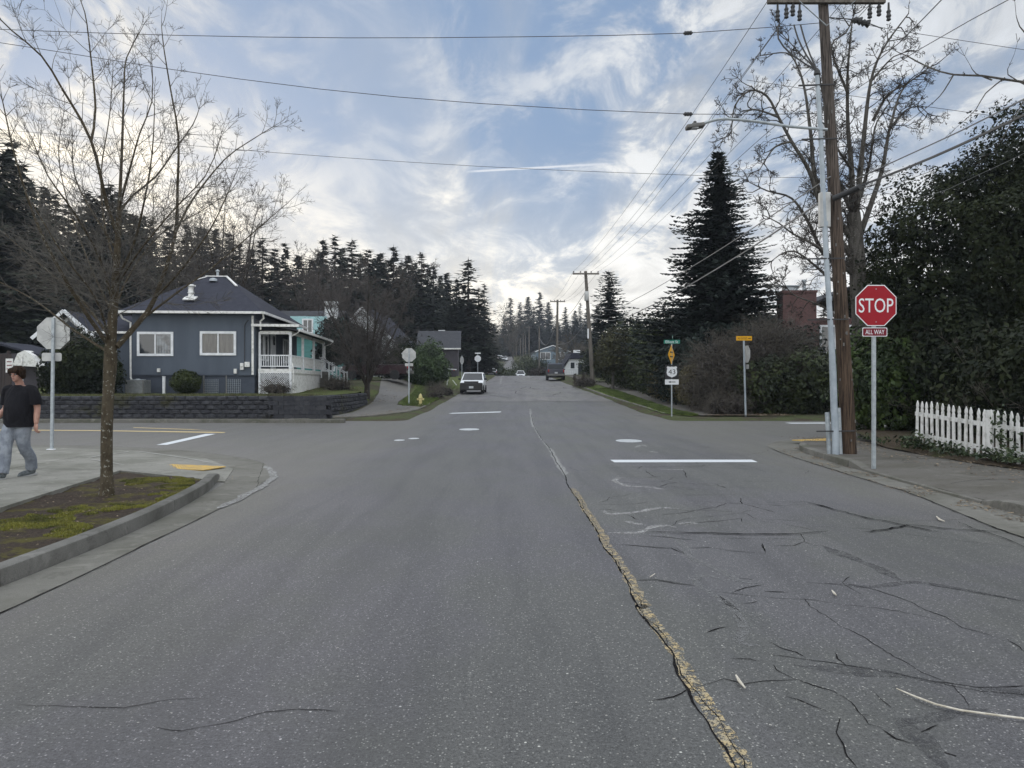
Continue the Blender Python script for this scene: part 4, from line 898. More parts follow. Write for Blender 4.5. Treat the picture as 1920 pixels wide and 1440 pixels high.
n = NM('red_brick'); br = n.N.new('ShaderNodeTexBrick'); mp = n.N.new('ShaderNodeMapping'); n.L.new(n.o, mp.inputs[0]); mp.inputs['Rotation'].default_value = (R(90), 0, 0); n.L.new(mp.outputs[0], br.inputs[0])
br.inputs['Scale'].default_value = 5; br.inputs['Color1'].default_value = (.105, .045, .040, 1); br.inputs['Color2'].default_value = (.066, .032, .030, 1); br.inputs['Mortar'].default_value = (.14, .12, .115, 1); br.inputs['Mortar Size'].default_value = .015
n.set('Base Color', n.mix(n.ramp(n.noise(2, 5, .6), .5, .7, 0, .5), br.outputs['Color'], (.07, .035, .034))).set('Roughness', .9).bump(br.outputs['Fac'], -.3, .01); M['brick'] = n.m
M['darksiding'] = simple('dark_purple_siding', (.052, .046, .056), (.040, .036, .044), 3, .8); M['greyblue'] = simple('grey_blue_siding', (.14, .19, .23), (.11, .15, .19), 3, .8)
def gz(x, y): return T(x, y)
x, y = -17.7, 64; simple_house('teal_house', 'teal and white two storey house half hidden behind the porch', (x, y, gz(x, y)), R(3), 6.2, 6, 4.9, .8, M['teal'], M['shingle2'], 'x', wins=((1.2, 2.4, .9, 2.3), (-2.5, -1.2, .9, 2.3)), trim=M['oldwhite'])
t = bpy.data.objects['teal_house']; b = MB(); b.box((1.0, -3.25, 4.2), (2.9, .5, 1.6)); b.build('upper_bay', M['paleteal'], t); window_unit(t, .5, 1.4, 3.6, 4.8, -3.5, M['white'], M['glass'])
b = MB(); b.box((2.75, -2.9, 3.1), (.95, .8, 6.0)); b.box((2.75, -2.9, 6.15), (1.1, .95, .15)); b.build('chimney', M['housewhite'], t)
x, y = -14.1, 62; simple_house('teal_annex', 'low teal house with white windows behind the rounded evergreen', (x, y, gz(x, y)), R(2), 2.6, 4, 2.2, 1.2, M['teal'], M['shingle2'], 'x', wins=((-1.1, -.2, .6, 1.9), (.6, 1.5, .6, 1.9)), trim=M['oldwhite'])
x, y = -13.6, 74; simple_house('white_house', 'white house with steep dark roof behind the red pickup', (x, y, gz(x, y)-.3), R(-8), 5.6, 7, 3.7, 2.9, M['housewhite'], M['shingle'], 'y', wins=((-1.8, -.8, 1.6, 3.0), (.5, 1.3, 1.6, 3.0)), trim=M['white'])
x, y = -8.9, 92; simple_house('dark_house', 'low dark siding house with grey shingle roof left of the street', (x, y, gz(x, y)), R(3), 4.6, 7, 2.9, 2.1, M['darksiding'], M['shingle2'], 'x', wins=((-2.2, -1.2, 1, 2),), trim=M['oldwhite'], chimney=(.2, 1, .7, 5.1, M['housewhite']))
x, y = 10.4, 205; simple_house('far_blue_house', 'distant grey blue house with white gable beside the street poles', (x, y, 3.2), R(8), 9, 8, 7.2, 1.6, M['greyblue'], M['shingle2'], 'y', wins=((-3.4, -.6, 5.0, 7.0), (1.0, 3.2, 5.0, 7.0)), trim=M['white'])
# A-frame cabin
x, y = 9.0, 108; t = thing('a_frame_cabin', 'small white A shaped cabin behind the dark pickup', 'house', (x, y, gz(x, y)-.3), R(4)); t.scale = (1, 1, .86)
b = MB(); prof = [(-2.3, 0), (2.3, 0), (2.0, 1.0), (.95, 2.9), (-.95, 2.9), (-2.0, 1.0)]; Mx = Matrix(((1, 0, 0, 0), (0, 0, 1, 0), (0, 1, 0, 0), (0, 0, 0, 1))); b.prism(prof, -2, 3, Mx); b.build('wall', M['housewhite'], t)
b = MB()
for s in (-1, 1):
    vs = [(s*2.15, -2.3, 1.05), (s*1.0, -2.3, 3.05), (s*1.0, 3, 3.05), (s*2.15, 3, 1.05)]; b.add(vs+[(v[0]+s*.12, v[1], v[2]+.08) for v in vs], [(0, 1, 2, 3), (4, 7, 6, 5), (0, 4, 5, 1), (1, 5, 6, 2), (0, 3, 7, 4), (2, 6, 7, 3)])
b.prism([(-1.2, 2.95), (1.2, 2.95), (.7, 3.9), (-.7, 3.9)], -2.4, 3, Mx); b.v = b.v; rf = b.build('roof', M['shingle'], t)
b = MB(); b.box((0, -2.2, 4.15), (.9, .5, .45)); b.build('skylight', M['white'], rf)
window_unit(t, -.9, -.2, 1.3, 2.4, -2, M['white'], M['glass'], wd=.06, mull=())
b = MB(); b.box((.6, -2.03, 1.25), (.7, .06, 2.1)); b.build('door', M['glass'], t)
b = MB(); 
for i in range(7): b.box((-1.9+i*.25, -2.6, .5), (.06, .05, .9))
b.box((-1.15, -2.6, .95), (1.7, .06, .06)); b.build('deck_rail', M['white'], t)
# brick house right
x, y = 17.2, 44; t = thing('brick_house', 'red brick house end with broad chimney behind the grey conduit', 'house', (x, y, .2), R(-3))
b = MB(); b.box((2.6, 3, 2.6), (8.8, 6, 5.4)); b.build('wall', M['brick'], t)
b = MB(); b.box((-.6, -.5, 3.3), (1.9, 1.2, 6.8)); b.box((-.6, -.5, 6.75), (2.0, 1.3, .14)); ch = b.build('chimney', M['brick'], t)
b = MB(); b.box((-.95, -.5, 6.95), (.75, .6, .22)); b.box((-.95, -.5, 7.12), (.9, .75, .06)); b.build('chimney_cap', M['galv'], ch)
b = MB(); b.tube([(-.15, -.5, 6.8), (-.15, -.5, 7.4)], .10, 10); b.tube([(-.15, -.5, 7.4), (-.15, -.5, 7.5)], .15, 10); b.build('flue', M['galv'], ch)
b = MB(); gable(b, -1.8, 7.2, -.6, 6.8, 5.2, 7.2, .15, 'y'); b.build('roof', M['shingle2'], t)
window_unit(t, .9, 3.6, 3.2, 4.9, 0, M['white'], M['glass'], mull=(.33, .66)); window_unit(t, .9, 2.1, 1.0, 2.5, 0, M['white'], M['glass'])
# garden shed with white awning, board fence and small notice on the far left
t = thing('garden_shed', 'dark shed with a white gambrel canopy beyond the walking man', 'shed', (-29.9, 45, 1.0))
b = MB(); b.box((-1.5, 2, 1.2), (5, 3, 2.6)); b.build('wall', M['darksiding'], t)
b = MB(); gable(b, -4.4, 1.4, .2, 3.8, 2.4, 3.2, .12); b.build('roof', M['shingle'], t)
Mx = Matrix(((1, 0, 0, 0), (0, 0, 1, 0), (0, 1, 0, 0), (0, 0, 0, 1)))
b = MB(); b.prism([(-.05, 1.75), (1.55, 1.65), (1.15, 2.35), (.65, 2.65), (.25, 2.45)], -.25, .5, Mx); b.build('canopy', M['oldwhite'], t)
b = MB(); b.bar((.1, -.15, 1.7), (.3, .4, 1.1), .06, .06); b.bar((1.4, -.15, 1.62), (1.2, .4, 1.1), .06, .06); b.build('bracket', M['oldwhite'], t)
t = thing('board_fence', 'dark brown board fence at the left edge', 'fence', (-23.5, 33.6, 1.08))
brown = simple('dark_stained_boards', (.045, .034, .032), (.030, .023, .022), 6, .85, .3, 30, vs=(1, 1, .1)); b = MB(); rnd = random.Random(4)
for i in range(34): b.box((-4.2+i*.155, rnd.uniform(-.01, .01), .95+rnd.uniform(-.02, .02)), (.14, .022, 1.9))
b.build('boards', brown, t)
for i in range(3):
    b = MB(); b.box((-4+i*2.4, .08, 1.0), (.11, .11, 2.1)); b.build('post', brown, t)
t = thing('notice_board', 'small white notice on a bracket at the left edge', 'sign', (-22.35, 33.2, 2.1)); b = MB(); b.box((0, 0, .35), (.32, .02, .62)); b.build('panel', M['oldwhite'], t)
b = MB(); 
for i in range(3): b.box((0, -.014, .2+i*.16), (.22, .004, .04))
b.build('red_band', M['allwayred'], t); b = MB(); b.box((.25, .04, .38), (.5, .04, .05)); b.box((.5, .1, -.2), (.07, .07, 1.9)); b.build('bracket', M['oldwhite'], t)

# ---------------------------------------------------------------- white picket fence
t = thing('picket_fence', 'weathered white picket fence leaning along the right pavement', 'fence', (9.0, 16.6, .30))
a0 = Vector((9.03, 16.65, .30)); a1 = Vector((9.50, 8.2, .10)); dv = Vector((a1.x-a0.x, a1.y-a0.y, 0)).normalized(); nv = Vector((-dv.y, dv.x, 0)); ln = (a1-a0).length; sp_ = .182; n_ = int(ln/sp_); rnd = random.Random(8)
def fz(s_): return .04+float(np.interp(a0.y-s_, [8, 11, 13.8, 16.2, 17], [.09, .10, .15, .28, .32]))
Mz = dv.to_track_quat('X', 'Z').to_matrix().to_4x4()
hp = [(-.041, 0), (.041, 0), (.041, .74), (.026, .775), (.041, .81), (.034, .86), (0, .93), (-.034, .86), (-.041, .81), (-.026, .775), (-.041, .74)]
for i in range(n_):
    if i % 14 == 12:
        b = MB(); p = a0+dv*(i*sp_+.09)+nv*.05; p.z = fz(i*sp_); b.box(p+Vector((0, 0, .40)), (.09, .09, .95), rz=math.atan2(dv.y, dv.x)); b.box(p+Vector((0, 0, .885)), (.11, .11, .03), rz=math.atan2(dv.y, dv.x)); b.build('post', M['oldwhite'], t, world=True)
    b = MB(); p = a0+dv*(i*sp_); p.z = fz(i*sp_)+rnd.uniform(-.015, .015); b.prism(hp, -.010, .010, Matrix.Translation(p) @ Mz @ Matrix.Rotation(R(rnd.uniform(-1.8, 1.8)), 4, 'Y') @ Matrix.Rotation(R(90), 4, 'X')); b.build('picket', M['oldwhite'], t, world=True)
for z in (.16, .62):
    b = MB(); pts = [a0+dv*s_+nv*.03 for s_ in np.linspace(-.1, ln, 16)]
    for p, s_ in zip(pts, np.linspace(-.1, ln, 16)): p.z = fz(s_)+z
    for p, q_ in zip(pts, pts[1:]): b.bar(p, q_, .03, .085)
    b.build('rail', M['oldwhite'], t, world=True)

# ---------------------------------------------------------------- signs
def fit(txt, w_, h_, th=.003):
    b = text_mb(txt, 1, 0.5); xs = [v[0] for v in b.v]; ys = [v[1] for v in b.v]; cx = (min(xs)+max(xs))/2; cy = (min(ys)+max(ys))/2
    sx, sy = w_/(max(xs)-min(xs)), h_/(max(ys)-min(ys)); b.v = [((v[0]-cx)*sx, -v[2]*2*th*.5, (v[1]-cy)*sy) for v in b.v]; return b
def oct_(r, z=0): return [(r*math.cos(R(22.5+45*i)), r*math.sin(R(22.5+45*i))) for i in range(8)]
XZ = Matrix(((1, 0, 0, 0), (0, 0, 1, 0), (0, 1, 0, 0), (0, 0, 0, 1)))     # drawing (x, y) -> (x, z), thickness along y
def plate(parent, name, poly, c, m, y0=-.003, y1=0.0, rz=0):
    b = MB(); b.prism(poly, y0, y1, Matrix.Translation(c) @ Matrix.Rotation(rz, 4, 'Z') @ XZ); return b.build(name, m, parent)
def rrect(w_, h_, r=.02):
    o = []
    for cx, cy, a in ((w_/2-r, h_/2-r, 0), (-w_/2+r, h_/2-r, 90), (-w_/2+r, -h_/2+r, 180), (w_/2-r, -h_/2+r, 270)):
        o += [(cx+r*math.cos(R(a+k*30)), cy+r*math.sin(R(a+k*30))) for k in range(4)]
    return o
def letters(parent, txt, w_, h_, c, m, rz=0, name='lettering', y=-.006):
    b = fit(txt, w_, h_); xf(b, Matrix.Translation(c) @ Matrix.Rotation(rz, 4, 'Z') @ Matrix.Translation((0, y, 0))); return b.build(name, m, parent)
def post(parent, h_, s=.055, m=None, lean=(0, 0)):
    b = MB(); q_ = Vector((lean[0], lean[1], 1)).normalized()
    b.bar((0, .03, -.1), (q_.x*h_, .03+q_.y*h_, h_), s, s)
    for k in range(int(h_/.16)): p = Vector((0, .03, 0))+q_*(k*.16+.1)*1.0; b.tube([p+Vector((0, -s/2-.001, 0)), p+Vector((0, -s/2-.003, 0))], .010, 6)
    return b.build('post', m or M['galv'], parent)
def stop_face(t, c, w_=.76, rz=0, front=True, txt=True):
    r = w_/2/math.cos(R(22.5)); back = plate(t, 'sign_plate', oct_(r), c, M['signback'], -.002, .002, rz)
    if front:
        plate(back, 'sign_border', oct_(r*.995), c, M['signwhite'], -.004, -.002, rz)
        plate(back, 'sign_face', oct_(r*.955), c, M['red'], -.006, -.004, rz)
        if txt: letters(back, 'STOP', w_*.84, w_*.345, c, M['signwhite'], rz, y=-.008)
        b = MB()
        for z in (.40*w_, -.40*w_): b.tube([Vector(c)+Vector((0, -.006, z)), Vector(c)+Vector((0, -.012, z))], .010, 8)
        b.build('bolts', M['galv'], back)
    return back
t = thing('stop_sign', 'red stop sign with all way plate beside the wooden utility pole', 'stop sign', (6.70, 13.8, .12)); post(t, 3.3, .058); C3 = Vector((.02, -.01, 2.96)); stop_face(t, C3)
c = Vector((.0, -.01, 2.47)); pl = plate(t, 'all_way_plate', rrect(.46, .165), c, M['signwhite'], -.003, .0); plate(pl, 'plate_face', rrect(.435, .14), c, M['allwayred'], -.005, -.003); letters(pl, 'ALL WAY', .35, .082, c, M['signwhite'], y=-.007)
t = thing('stop_sign', 'back of a stop sign behind the walking man on the left', 'stop sign', (-11.05, 17.9, .02), R(4))
post(t, 3.2, .06, lean=(.012, 0)); back = stop_face(t, Vector((.02, .065, 2.83)), front=False)
plate(t, 'small_plate', rrect(.46, .2, .04), Vector((-.02, .065, 2.26)), M['signback'], 0, .004)
b = MB(); b.box((0, 0, .03), (.16, .12, .05), ch=.01); b.build('base_collar', M['signwhite'], t)
t = thing('stop_sign', 'back of a stop sign standing beside the yellow hydrant', 'stop sign', (-5.80, 42, T(-5.8, 42)+.02)); post(t, 3.15, .06); stop_face(t, Vector((0, .065, 2.78)), front=False); plate(t, 'small_plate', rrect(.46, .17, .03), Vector((0, .065, 2.23)), M['signback'], 0, .004)
t = thing('dead_end_sign', 'yellow dead end style nameplate post with a stop sign seen edge on', 'sign post', (10.4, 33.2, .2), 0); t['label'] = 'tall post with yellow NO OUTLET nameplate and edge-on stop sign'
post(t, 3.4, .065, M['conduit'], lean=(-.025, 0)); c = Vector((-.08, -.0, 3.46)); pl = plate(t, 'nameplate', rrect(.70, .2, .015), c, M['signyellow'], -.003, .003); plate(pl, 'border', [(-.33, -.083), (.33, -.083), (.33, -.077), (-.33, -.077)], c, M['signblack'], -.0045, -.003)
letters(pl, 'NO OUTLET', .42, .085, c+Vector((-.07, 0, 0)), M['signblack'], y=-.005); plate(pl, 'arrow', [(.17, -.012), (.25, -.012), (.25, -.035), (.31, 0), (.25, .035), (.25, .012), (.17, .012)], c, M['signblack'], -.005, -.003)
stop_face(t, Vector((.05, .02, 2.76)), .76, R(94), False)
plate(t, 'small_plate', rrect(.3, .2, .02), Vector((.08, .02, 2.2)), M['signback'], -.002, .002, R(94))
t = thing('route_sign', 'route 43 shield sign with arrow plate and green street blades', 'road sign', (7.15, 33.4, .22)); post(t, 3.3, .05)
c = Vector((0, -.005, 1.95)); pl = plate(t, 'shield_plate', rrect(.62, .62, .03), c, M['signblack'], -.003, .002)
sh = [(0, .24), (.05, .225), (.12, .235), (.19, .255), (.235, .20), (.205, .15), (.225, .05), (.235, -.04), (.205, -.14), (.12, -.20), (.05, -.225), (0, -.25)]; sh = sh+[(-x, y) for x, y in reversed(sh[1:-1])]
plate(pl, 'shield', sh, c, M['signwhite'], -.006, -.003); letters(pl, '43', .31, .22, c+Vector((0, 0, .005)), M['signblack'], y=-.008)
c = Vector((0, -.005, 1.5)); pl = plate(t, 'arrow_plate', rrect(.62, .23, .02), c, M['signwhite'], -.003, .002); plate(pl, 'arrow', [(.16, -.016), (-.06, -.016), (-.06, -.045), (-.16, 0), (-.06, .045), (-.06, .016), (.16, .016)], c, M['signblack'], -.006, -.003)
c = Vector((-.03, -.04, 2.72)); pl = plate(t, 'diamond_plate', [(0, -.43), (.43, 0), (0, .43), (-.43, 0)], c, M['signyellow'], -.003, .002, R(58)); plate(pl, 'lines', [(-.2, .08), (.2, .08), (.2, .14), (-.2, .14)], c, M['signblack'], -.006, -.003, R(58)); plate(pl, 'lines', [(-.2, -.12), (.2, -.12), (.2, -.06), (-.2, -.06)], c, M['signblack'], -.006, -.003, R(58))
c = Vector((0, 0, 3.30)); pl = plate(t, 'street_blade', rrect(.72, .17, .01), c, M['signgreen'], -.003, .003); letters(pl, 'Elliott St', .56, .12, c, M['signwhite'], y=-.005)
c = Vector((.03, 0, 3.50)); pl = plate(t, 'street_blade', rrect(.75, .17, .01), c, M['signgreen'], -.003, .003, R(76)); plate(pl, 'lettering', [(-.3, -.04), (.3, -.04), (.3, .04), (-.3, .04)], c, M['signwhite'], -.005, -.003, R(76))
x, y = -4.4, 96; t = thing('stop_sign', 'small distant white sign disc above the parked white hatchback', 'stop sign', (x, y, T(x, y))); post(t, 3.1, .08); bk = stop_face(t, Vector((0, -.02, 2.3)), .80, 0, False); bk.data.materials[0] = M['signwhite']; plate(t, 'small_plate', rrect(.75, .14, .01), Vector((0, -.02, 3.0)), M['signwhite'], -.002, .002)
x, y = -4.9, 73; t = thing('stop_sign', 'narrow edge-on stop sign by the dark house', 'stop sign', (x, y, T(x, y))); post(t, 2.7, .06); stop_face(t, Vector((0, 0, 2.2)), .76, R(66), False)
x, y = -5.75, 66; t = thing('yard_sign_post', 'white leaning yard sign post with an arm before the dark house', 'sign post', (x, y, T(x, y)), 0); b = MB(); b.bar((0, 0, 0), (.22, 0, 1.7), .09, .09); b.build('post', M['white'], t); b = MB(); b.bar((-.05, 0, 1.5), (.85, 0, 1.42), .06, .08); b.bar((.5, 0, .5), (.85, 0, .05), .05, .06); b.build('arm', M['white'], t)
b = MB(); b.box((.55, 0, 1.05), (.5, .02, .55)); b.build('panel', M['darksiding'], t)
# hydrant
hy = simple('hydrant_yellow', (.58, .50, .22), (.44, .38, .17), 8, .6); x, y = -5.05, 41.2
t = thing('fire_hydrant', 'pale yellow fire hydrant at the kerb end', 'fire hydrant', (x, y, T(x, y)+.03)); t.scale = (.85, .85, .85)
b = MB(); b.lathe([(.17, 0), (.17, .05), (.11, .06), (.105, .45), (.14, .46), (.14, .50), (.125, .51), (.115, .60), (.08, .69), (.03, .72), (.03, .77), (.0, .77)], (0, 0, 0), 18); b.build('barrel', hy, t, smooth=True)
for a, b_, r in (((-.19, 0, .38), (.19, 0, .38), .055), ((0, -.21, .34), (0, 0, .34), .07)):
    b = MB(); b.tube([a, b_], r, 12); e = Vector(a); b.build('outlet', hy, t); 
for p in ((-.21, 0, .38), (.21, 0, .38)):
    b = MB(); b.tube([Vector(p)-Vector((.02, 0, 0)), Vector(p)+Vector((.02, 0, 0))], .065, 6); b.build('cap', hy, t)

# ---------------------------------------------------------------- utility poles and wires
M['wire_mid'] = simple('weathered_black_cable', (.075, .076, .078), rough=.6)
def insulator(parent, p, s=1, m=None):
    b = MB(); b.lathe([(.02, -.02), (.02, .05), (.055*s, .06), (.05*s, .10), (.03, .11), (.045*s, .13), (.035, .17), (.0, .18)], p, 10); return b.build('insulator', m or M['wire'], parent, smooth=True)
def pole(name, label, base, top, r0, r1, arm=None, mat=None, drum=None, wires_at=(), group='wooden utility poles', detail=1, ang=0):
    t = thing(name, label, 'utility pole', base, 0, group); d = Vector(top)-Vector(base); b = MB(); k = 14 if detail else 5
    b.tube([d*(i/k)+Vector((0, 0, -.3 if i == 0 else 0)) for i in range(k+1)], [r0+(r1-r0)*i/k for i in range(k+1)], 16 if detail else 7); b.build('shaft', mat or M['pole'], t, smooth=True)
    if arm:
        for za, w_ in arm:
            p = d*(za/d.z); b = MB(); b.box(p+Vector((0, -.16 if detail else -.1, 0)), (w_, .10, .13), rz=ang); cr = b.build('crossarm', M['pole_grey'], t)
            b = MB()
            for s in (-1, 1): b.bar(p+Vector((s*w_*.24, -.2, -.03)), p+Vector((0, -.18, -.55)), .03, .008)
            b.build('brace', M['galv'], cr)
            for s in (-.46, -.2, .2, .46): insulator(cr, p+Vector((s*w_, -.16, .06)), 1.2)
    return t
def wire(name, label, pts, r, m=None, cat='overhead wire', grp='overhead wires', n=4, sag=0, sub=None, parts=()):
    pts = [Vector(p) for p in pts]
    if sag and len(pts) == 2: a, c_ = pts; pts = [a.lerp(c_, i/24)-Vector((0, 0, sag*4*(i/24)*(1-i/24))) for i in range(25)]
    elif len(pts) > 2: pts = smooth_path(pts, 1.5)
    b = MB(); b.tube(pts, r, n); o = b.build(name, m or M['wire'], None, smooth=True); tag(o, label, cat, grp)
    for p in parts:
        i = min(range(len(pts)-1), key=lambda k: (pts[k]-p).length); d = (pts[i+1]-pts[i]).normalized(); q_ = pts[i]
        b = MB()
        for k in (-1, 0, 1): b.tube([q_+d*(k*.055-.02), q_+d*(k*.055+.02)], .045, 8)
        b.tube([q_-d*.1, q_+d*.1], .02, 6); b.build('insulator', M['wire'], o)
    return o
P0b, P0t = Vector((7.28, 16.1, .12)), Vector((6.58, 16.1, 12.0))
def P0(z): return P0b.lerp(P0t, (z-P0b.z)/(P0t.z-P0b.z))
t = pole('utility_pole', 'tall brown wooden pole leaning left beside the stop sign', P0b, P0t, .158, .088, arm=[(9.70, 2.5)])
# hanging insulators and the drop of leads below the arm
for i, dx in enumerate((-1.05, -.86, -.72, -.58, .92, 1.12, 1.32)):
    b = MB(); p = P0(9.62+.05*(i % 3))-P0b+Vector((dx, -.16, 0)); b.lathe([(.02, -.24), (.05, -.22), (.035, -.17), (.055, -.14), (.035, -.08), (.05, -.04), (.025, 0), (.02, .15)], p, 8); b.build('cutout', M['wire'], t)
rnd = random.Random(2)
for s in range(26):
    b = MB(); z = .4+rnd.random()**1.6*8; p = P0(z)-P0b; a = rnd.uniform(math.pi, 2*math.pi); r = .160-.070*z/11.9; b.box(p+Vector((math.cos(a)*r, math.sin(a)*r, 0)), (.025, .02, .03+rnd.random()*.05)); b.build('metal_tag', M['acmetal'], t)
b = MB(); b.box(P0(5.45)-P0b+Vector((-.28, -.12, -.1)), (.22, .14, .75), ch=.02); b.build('junction_box', M['signback'], t)
b = MB(); b.tube([P0(5.0)-P0b+Vector((-.28, -.12, 0)), P0(3)-P0b+Vector((-.30, -.1, 0)), Vector((-.36, -.05, 0))], .045, 8); b.tube([P0(6.2)-P0b+Vector((-.28, -.12, 0)), P0(5.7)-P0b+Vector((-.28, -.12, 0))], .03, 8); b.build('grey_pipe', M['galv'], t)
b = MB(); b.tube([Vector((-.47, -.08, 0)), Vector((-.52, -.08, .9))], .05, 8); b.tube([Vector((-.26, -.16, 0)), Vector((-.3, -.15, 1.0))], .04, 8); b.build('short_pipe', M['galv'], t)
b = MB()
for z, w_ in ((.62, .75), (4.3, .8), (6.85, .7), (8.0, .7), (3.0, .8)):
    p = P0(z)-P0b; b.bar(p+Vector((-w_, -.16, 0)), p+Vector((.05, -.2, .01)), .04, .025)
b.build('pole_strap', M['wire'], t)
# pale conduit riser
t = thing('conduit_riser', 'tall pale grey conduit strapped beside the leaning wooden pole', 'conduit', (6.95-.02, 16.0, .12)); q0 = Vector((0, -.05, 0))
b = MB(); pts = [Vector((-.01, -.05, -.05)), at(1563, 700, 15.95)-t.location, at(1549, 480, 15.95)-t.location, at(1538, 240, 15.95)-t.location, at(1532, 142, 15.95)-t.location]; b.tube(pts, [.062, .060, .054, .048, .046], 14); b.build('pipe', M['conduit'], t, smooth=True)
b = MB(); b.tube([Vector((-.01, -.05, .0)), (Vector((-.01, -.05, 0)).lerp(pts[1], .5))], .075, 14); 
for py in (420, 560, 240): 
    c_ = at(1533+ (py-142)*.052, py, 15.95)-t.location; b.tube([c_-Vector((0, 0, .05)), c_+Vector((0, 0, .05))], .060, 12)
b.build('sleeve', M['conduit'], t)
b = MB(); c_ = pts[-1]; b.lathe([(.046, 0), (.07, .03), (.06, .10), (.02, .16)], c_, 12); b.build('weather_cap', M['wire'], t)
# leads curling from the conduit up to the cutouts
for i, (dx, bend) in enumerate(((-1.05, -.5), (-.72, -.12), (-.58, -.05))):
    a_ = t.location+pts[-1]+Vector((0, 0, .1)); e_ = P0(9.3)+Vector((dx, -.16, 0)); wire('lead_wire', ('leftmost', 'middle', 'rightmost')[i]+' curved black lead rising from the pale conduit to the crossarm', [a_, a_.lerp(e_, .35)+Vector((bend*.5, 0, 0)), a_.lerp(e_, .7)+Vector((bend*.5, 0, 0)), e_], .018, cat='cable', grp='leads from the conduit')
# street lamp on an arm
t = thing('street_lamp', 'flat street lamp on a long curved arm over the junction', 'street lamp', P0(7.05))
armp = [at(1551, 243, 15.95), at(1480, 237, 15.9), at(1420, 228, 15.85), at(1365, 223, 15.8), at(1340, 225, 15.8), at(1320, 231, 15.8)]
b = MB(); b.tube([p-t.location for p in smooth_path(armp, .3)], .032, 8); b.build('arm', M['galv'], t, smooth=True)
c_ = at(1303, 237, 15.8)-t.location; b = MB(); b.box(c_, (.38, .22, .08), ch=.025, mat=Matrix.Rotation(R(-8), 3, 'Y')); b.box(c_+Vector((.03, 0, .03)), (.2, .16, .06), ch=.02); hd = b.build('lamp_head', M['acmetal'], t)
b = MB(); b.lathe([(.035, 0), (.035, .06), (.02, .07)], c_+Vector((0, 0, .04)), 10); b.build('photocell', M['black'], hd)
b = MB(); b.box(c_+Vector((-.05, 0, -.045)), (.22, .16, .012)); b.build('lens', M['signwhite'], hd)
# poles down the street
P2b, P2t = Vector((7.05, 65, T(7.05, 65))), Vector((6.40, 65, 11.45)); P3b, P3t = Vector((6.0, 100, 2.6)), Vector((6.1, 100, 12.9))
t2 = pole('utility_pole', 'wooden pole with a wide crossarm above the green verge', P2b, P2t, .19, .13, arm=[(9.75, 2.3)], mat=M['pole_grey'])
b = MB(); b.lathe([(.17, 0), (.19, .03), (.19, .75), (.15, .82)], Vector((-.58, -.2, 7.4)), 12); b.build('transformer', M['signback'], t2, smooth=True)
b = MB(); b.box(Vector((-.45, -.25, 4.55)), (.12, .1, .85)); b.build('marker_tube', M['signwhite'], t2)
pole('utility_pole', 'slim wooden pole with crossarm rising behind the dark pickup', P3b, P3t, .2, .13, arm=[(10.05, 2.0)], mat=M['pole_grey'])
far = [(1011, 612, 702, 150, 'bare topped pole left of the grey blue house', 0), (992, 611, 662, 225, 'distant pole with a crossarm, tallest of the far row', 1), (985, 629, 664, 235, 'fourth pole from the left in the far row', 0),
       (981, 624, 664, 250, 'distant pole with crossarm, third from the left of the far row', 1), (976, 634, 664, 262, 'second pole from the left in the far row', 0), (968, 643, 665, 275, 'leftmost and shortest pole of the far row', 0)]
for px, ty, by, d, lab, arm in far:
    b_ = at(px, by, d); tp = at(px, ty, d); g = T(b_.x, d); b_.z = min(b_.z, g); pole('utility_pole', lab, b_, tp, .17, .13, arm=[(tp.z-b_.z-.5, 2.0)] if arm else None, mat=M['pole_grey'], detail=0)
# span wires across the junction
W = lambda *a: [at(*p) for p in a]
wire('span_wire', 'highest wire crossing the whole sky to the wooden pole', W((-260, 45, 17.3), (0, 55, 16.9), (320, 66, 16.6), (650, 71, 16.4), (980, 69, 16.2), (1290, 62, 16.1), (1549, 42, 16.1)), .0075, parts=[at(1290, 62, 16.1)])
wire('span_wire', 'second wire sloping down across the sky to the lamp arm', W((-260, 48, 17.3), (0, 80, 16.9), (300, 127, 16.6), (600, 167, 16.4), (900, 194, 16.2), (1290, 214, 16.1), (1555, 212, 16.1)), .0075, parts=[at(1290, 214, 16.1)])
wire('span_wire', 'third thin wire crossing low over the bare tree', W((-260, 215, 17.3), (0, 243, 16.9), (250, 263, 16.6), (500, 285, 16.4), (900, 312, 16.2), (1310, 329, 16.1), (1560, 334, 16.1)), .005)
# line conductors down the street
for i, (dx, lab) in enumerate(((-1.15, 'leftmost conductor running down the street from the crossarm'), (-.5, 'second conductor running down the street from the crossarm'), (.5, 'third conductor running down the street from the crossarm'), (1.15, 'rightmost conductor running down the street from the crossarm'))):
    a_ = P0(9.95)+Vector((dx, -.16, 0)); e_ = P2t+Vector((dx*.95, -.1, -.05)); wire('conductor', lab, [a_, e_], .007, sag=.55)
    wire('conductor', lab.replace('running down the street from the crossarm', 'beyond the verge pole to the slim pole'), [e_, P3t+Vector((dx*.85, 0, -.2))], .009, sag=.5)
wire('phone_cable', 'thick lower cable drooping from the pole down the street', [P0(5.66)+Vector((-.15, -.2, 0)), Vector((6.95, 24, 5.55)), Vector((6.9, 36, 5.5)), Vector((6.85, 50, 5.9)), P2b+Vector((-.3, -.2, 6.0))], .022, M['wire_grey'], 'cable', 'communication cables')
wire('phone_cable', 'thinner cable just above the thick one down the street', [P0(6.05)+Vector((-.15, -.2, 0)), Vector((6.9, 26, 6.1)), Vector((6.85, 40, 6.3)), Vector((6.8, 52, 6.8)), P2b+Vector((-.3, -.2, 7.2))], .014, M['wire_grey'], 'cable', 'communication cables')
wire('phone_cable', 'cable drooping between the verge pole and the slim pole', [P2b+Vector((-.3, 0, 5.9)), Vector((6.2, 80, 6.2)), P3b+Vector((0, -.2, 4.3))], .03, M['wire_grey'], 'cable', 'communication cables')
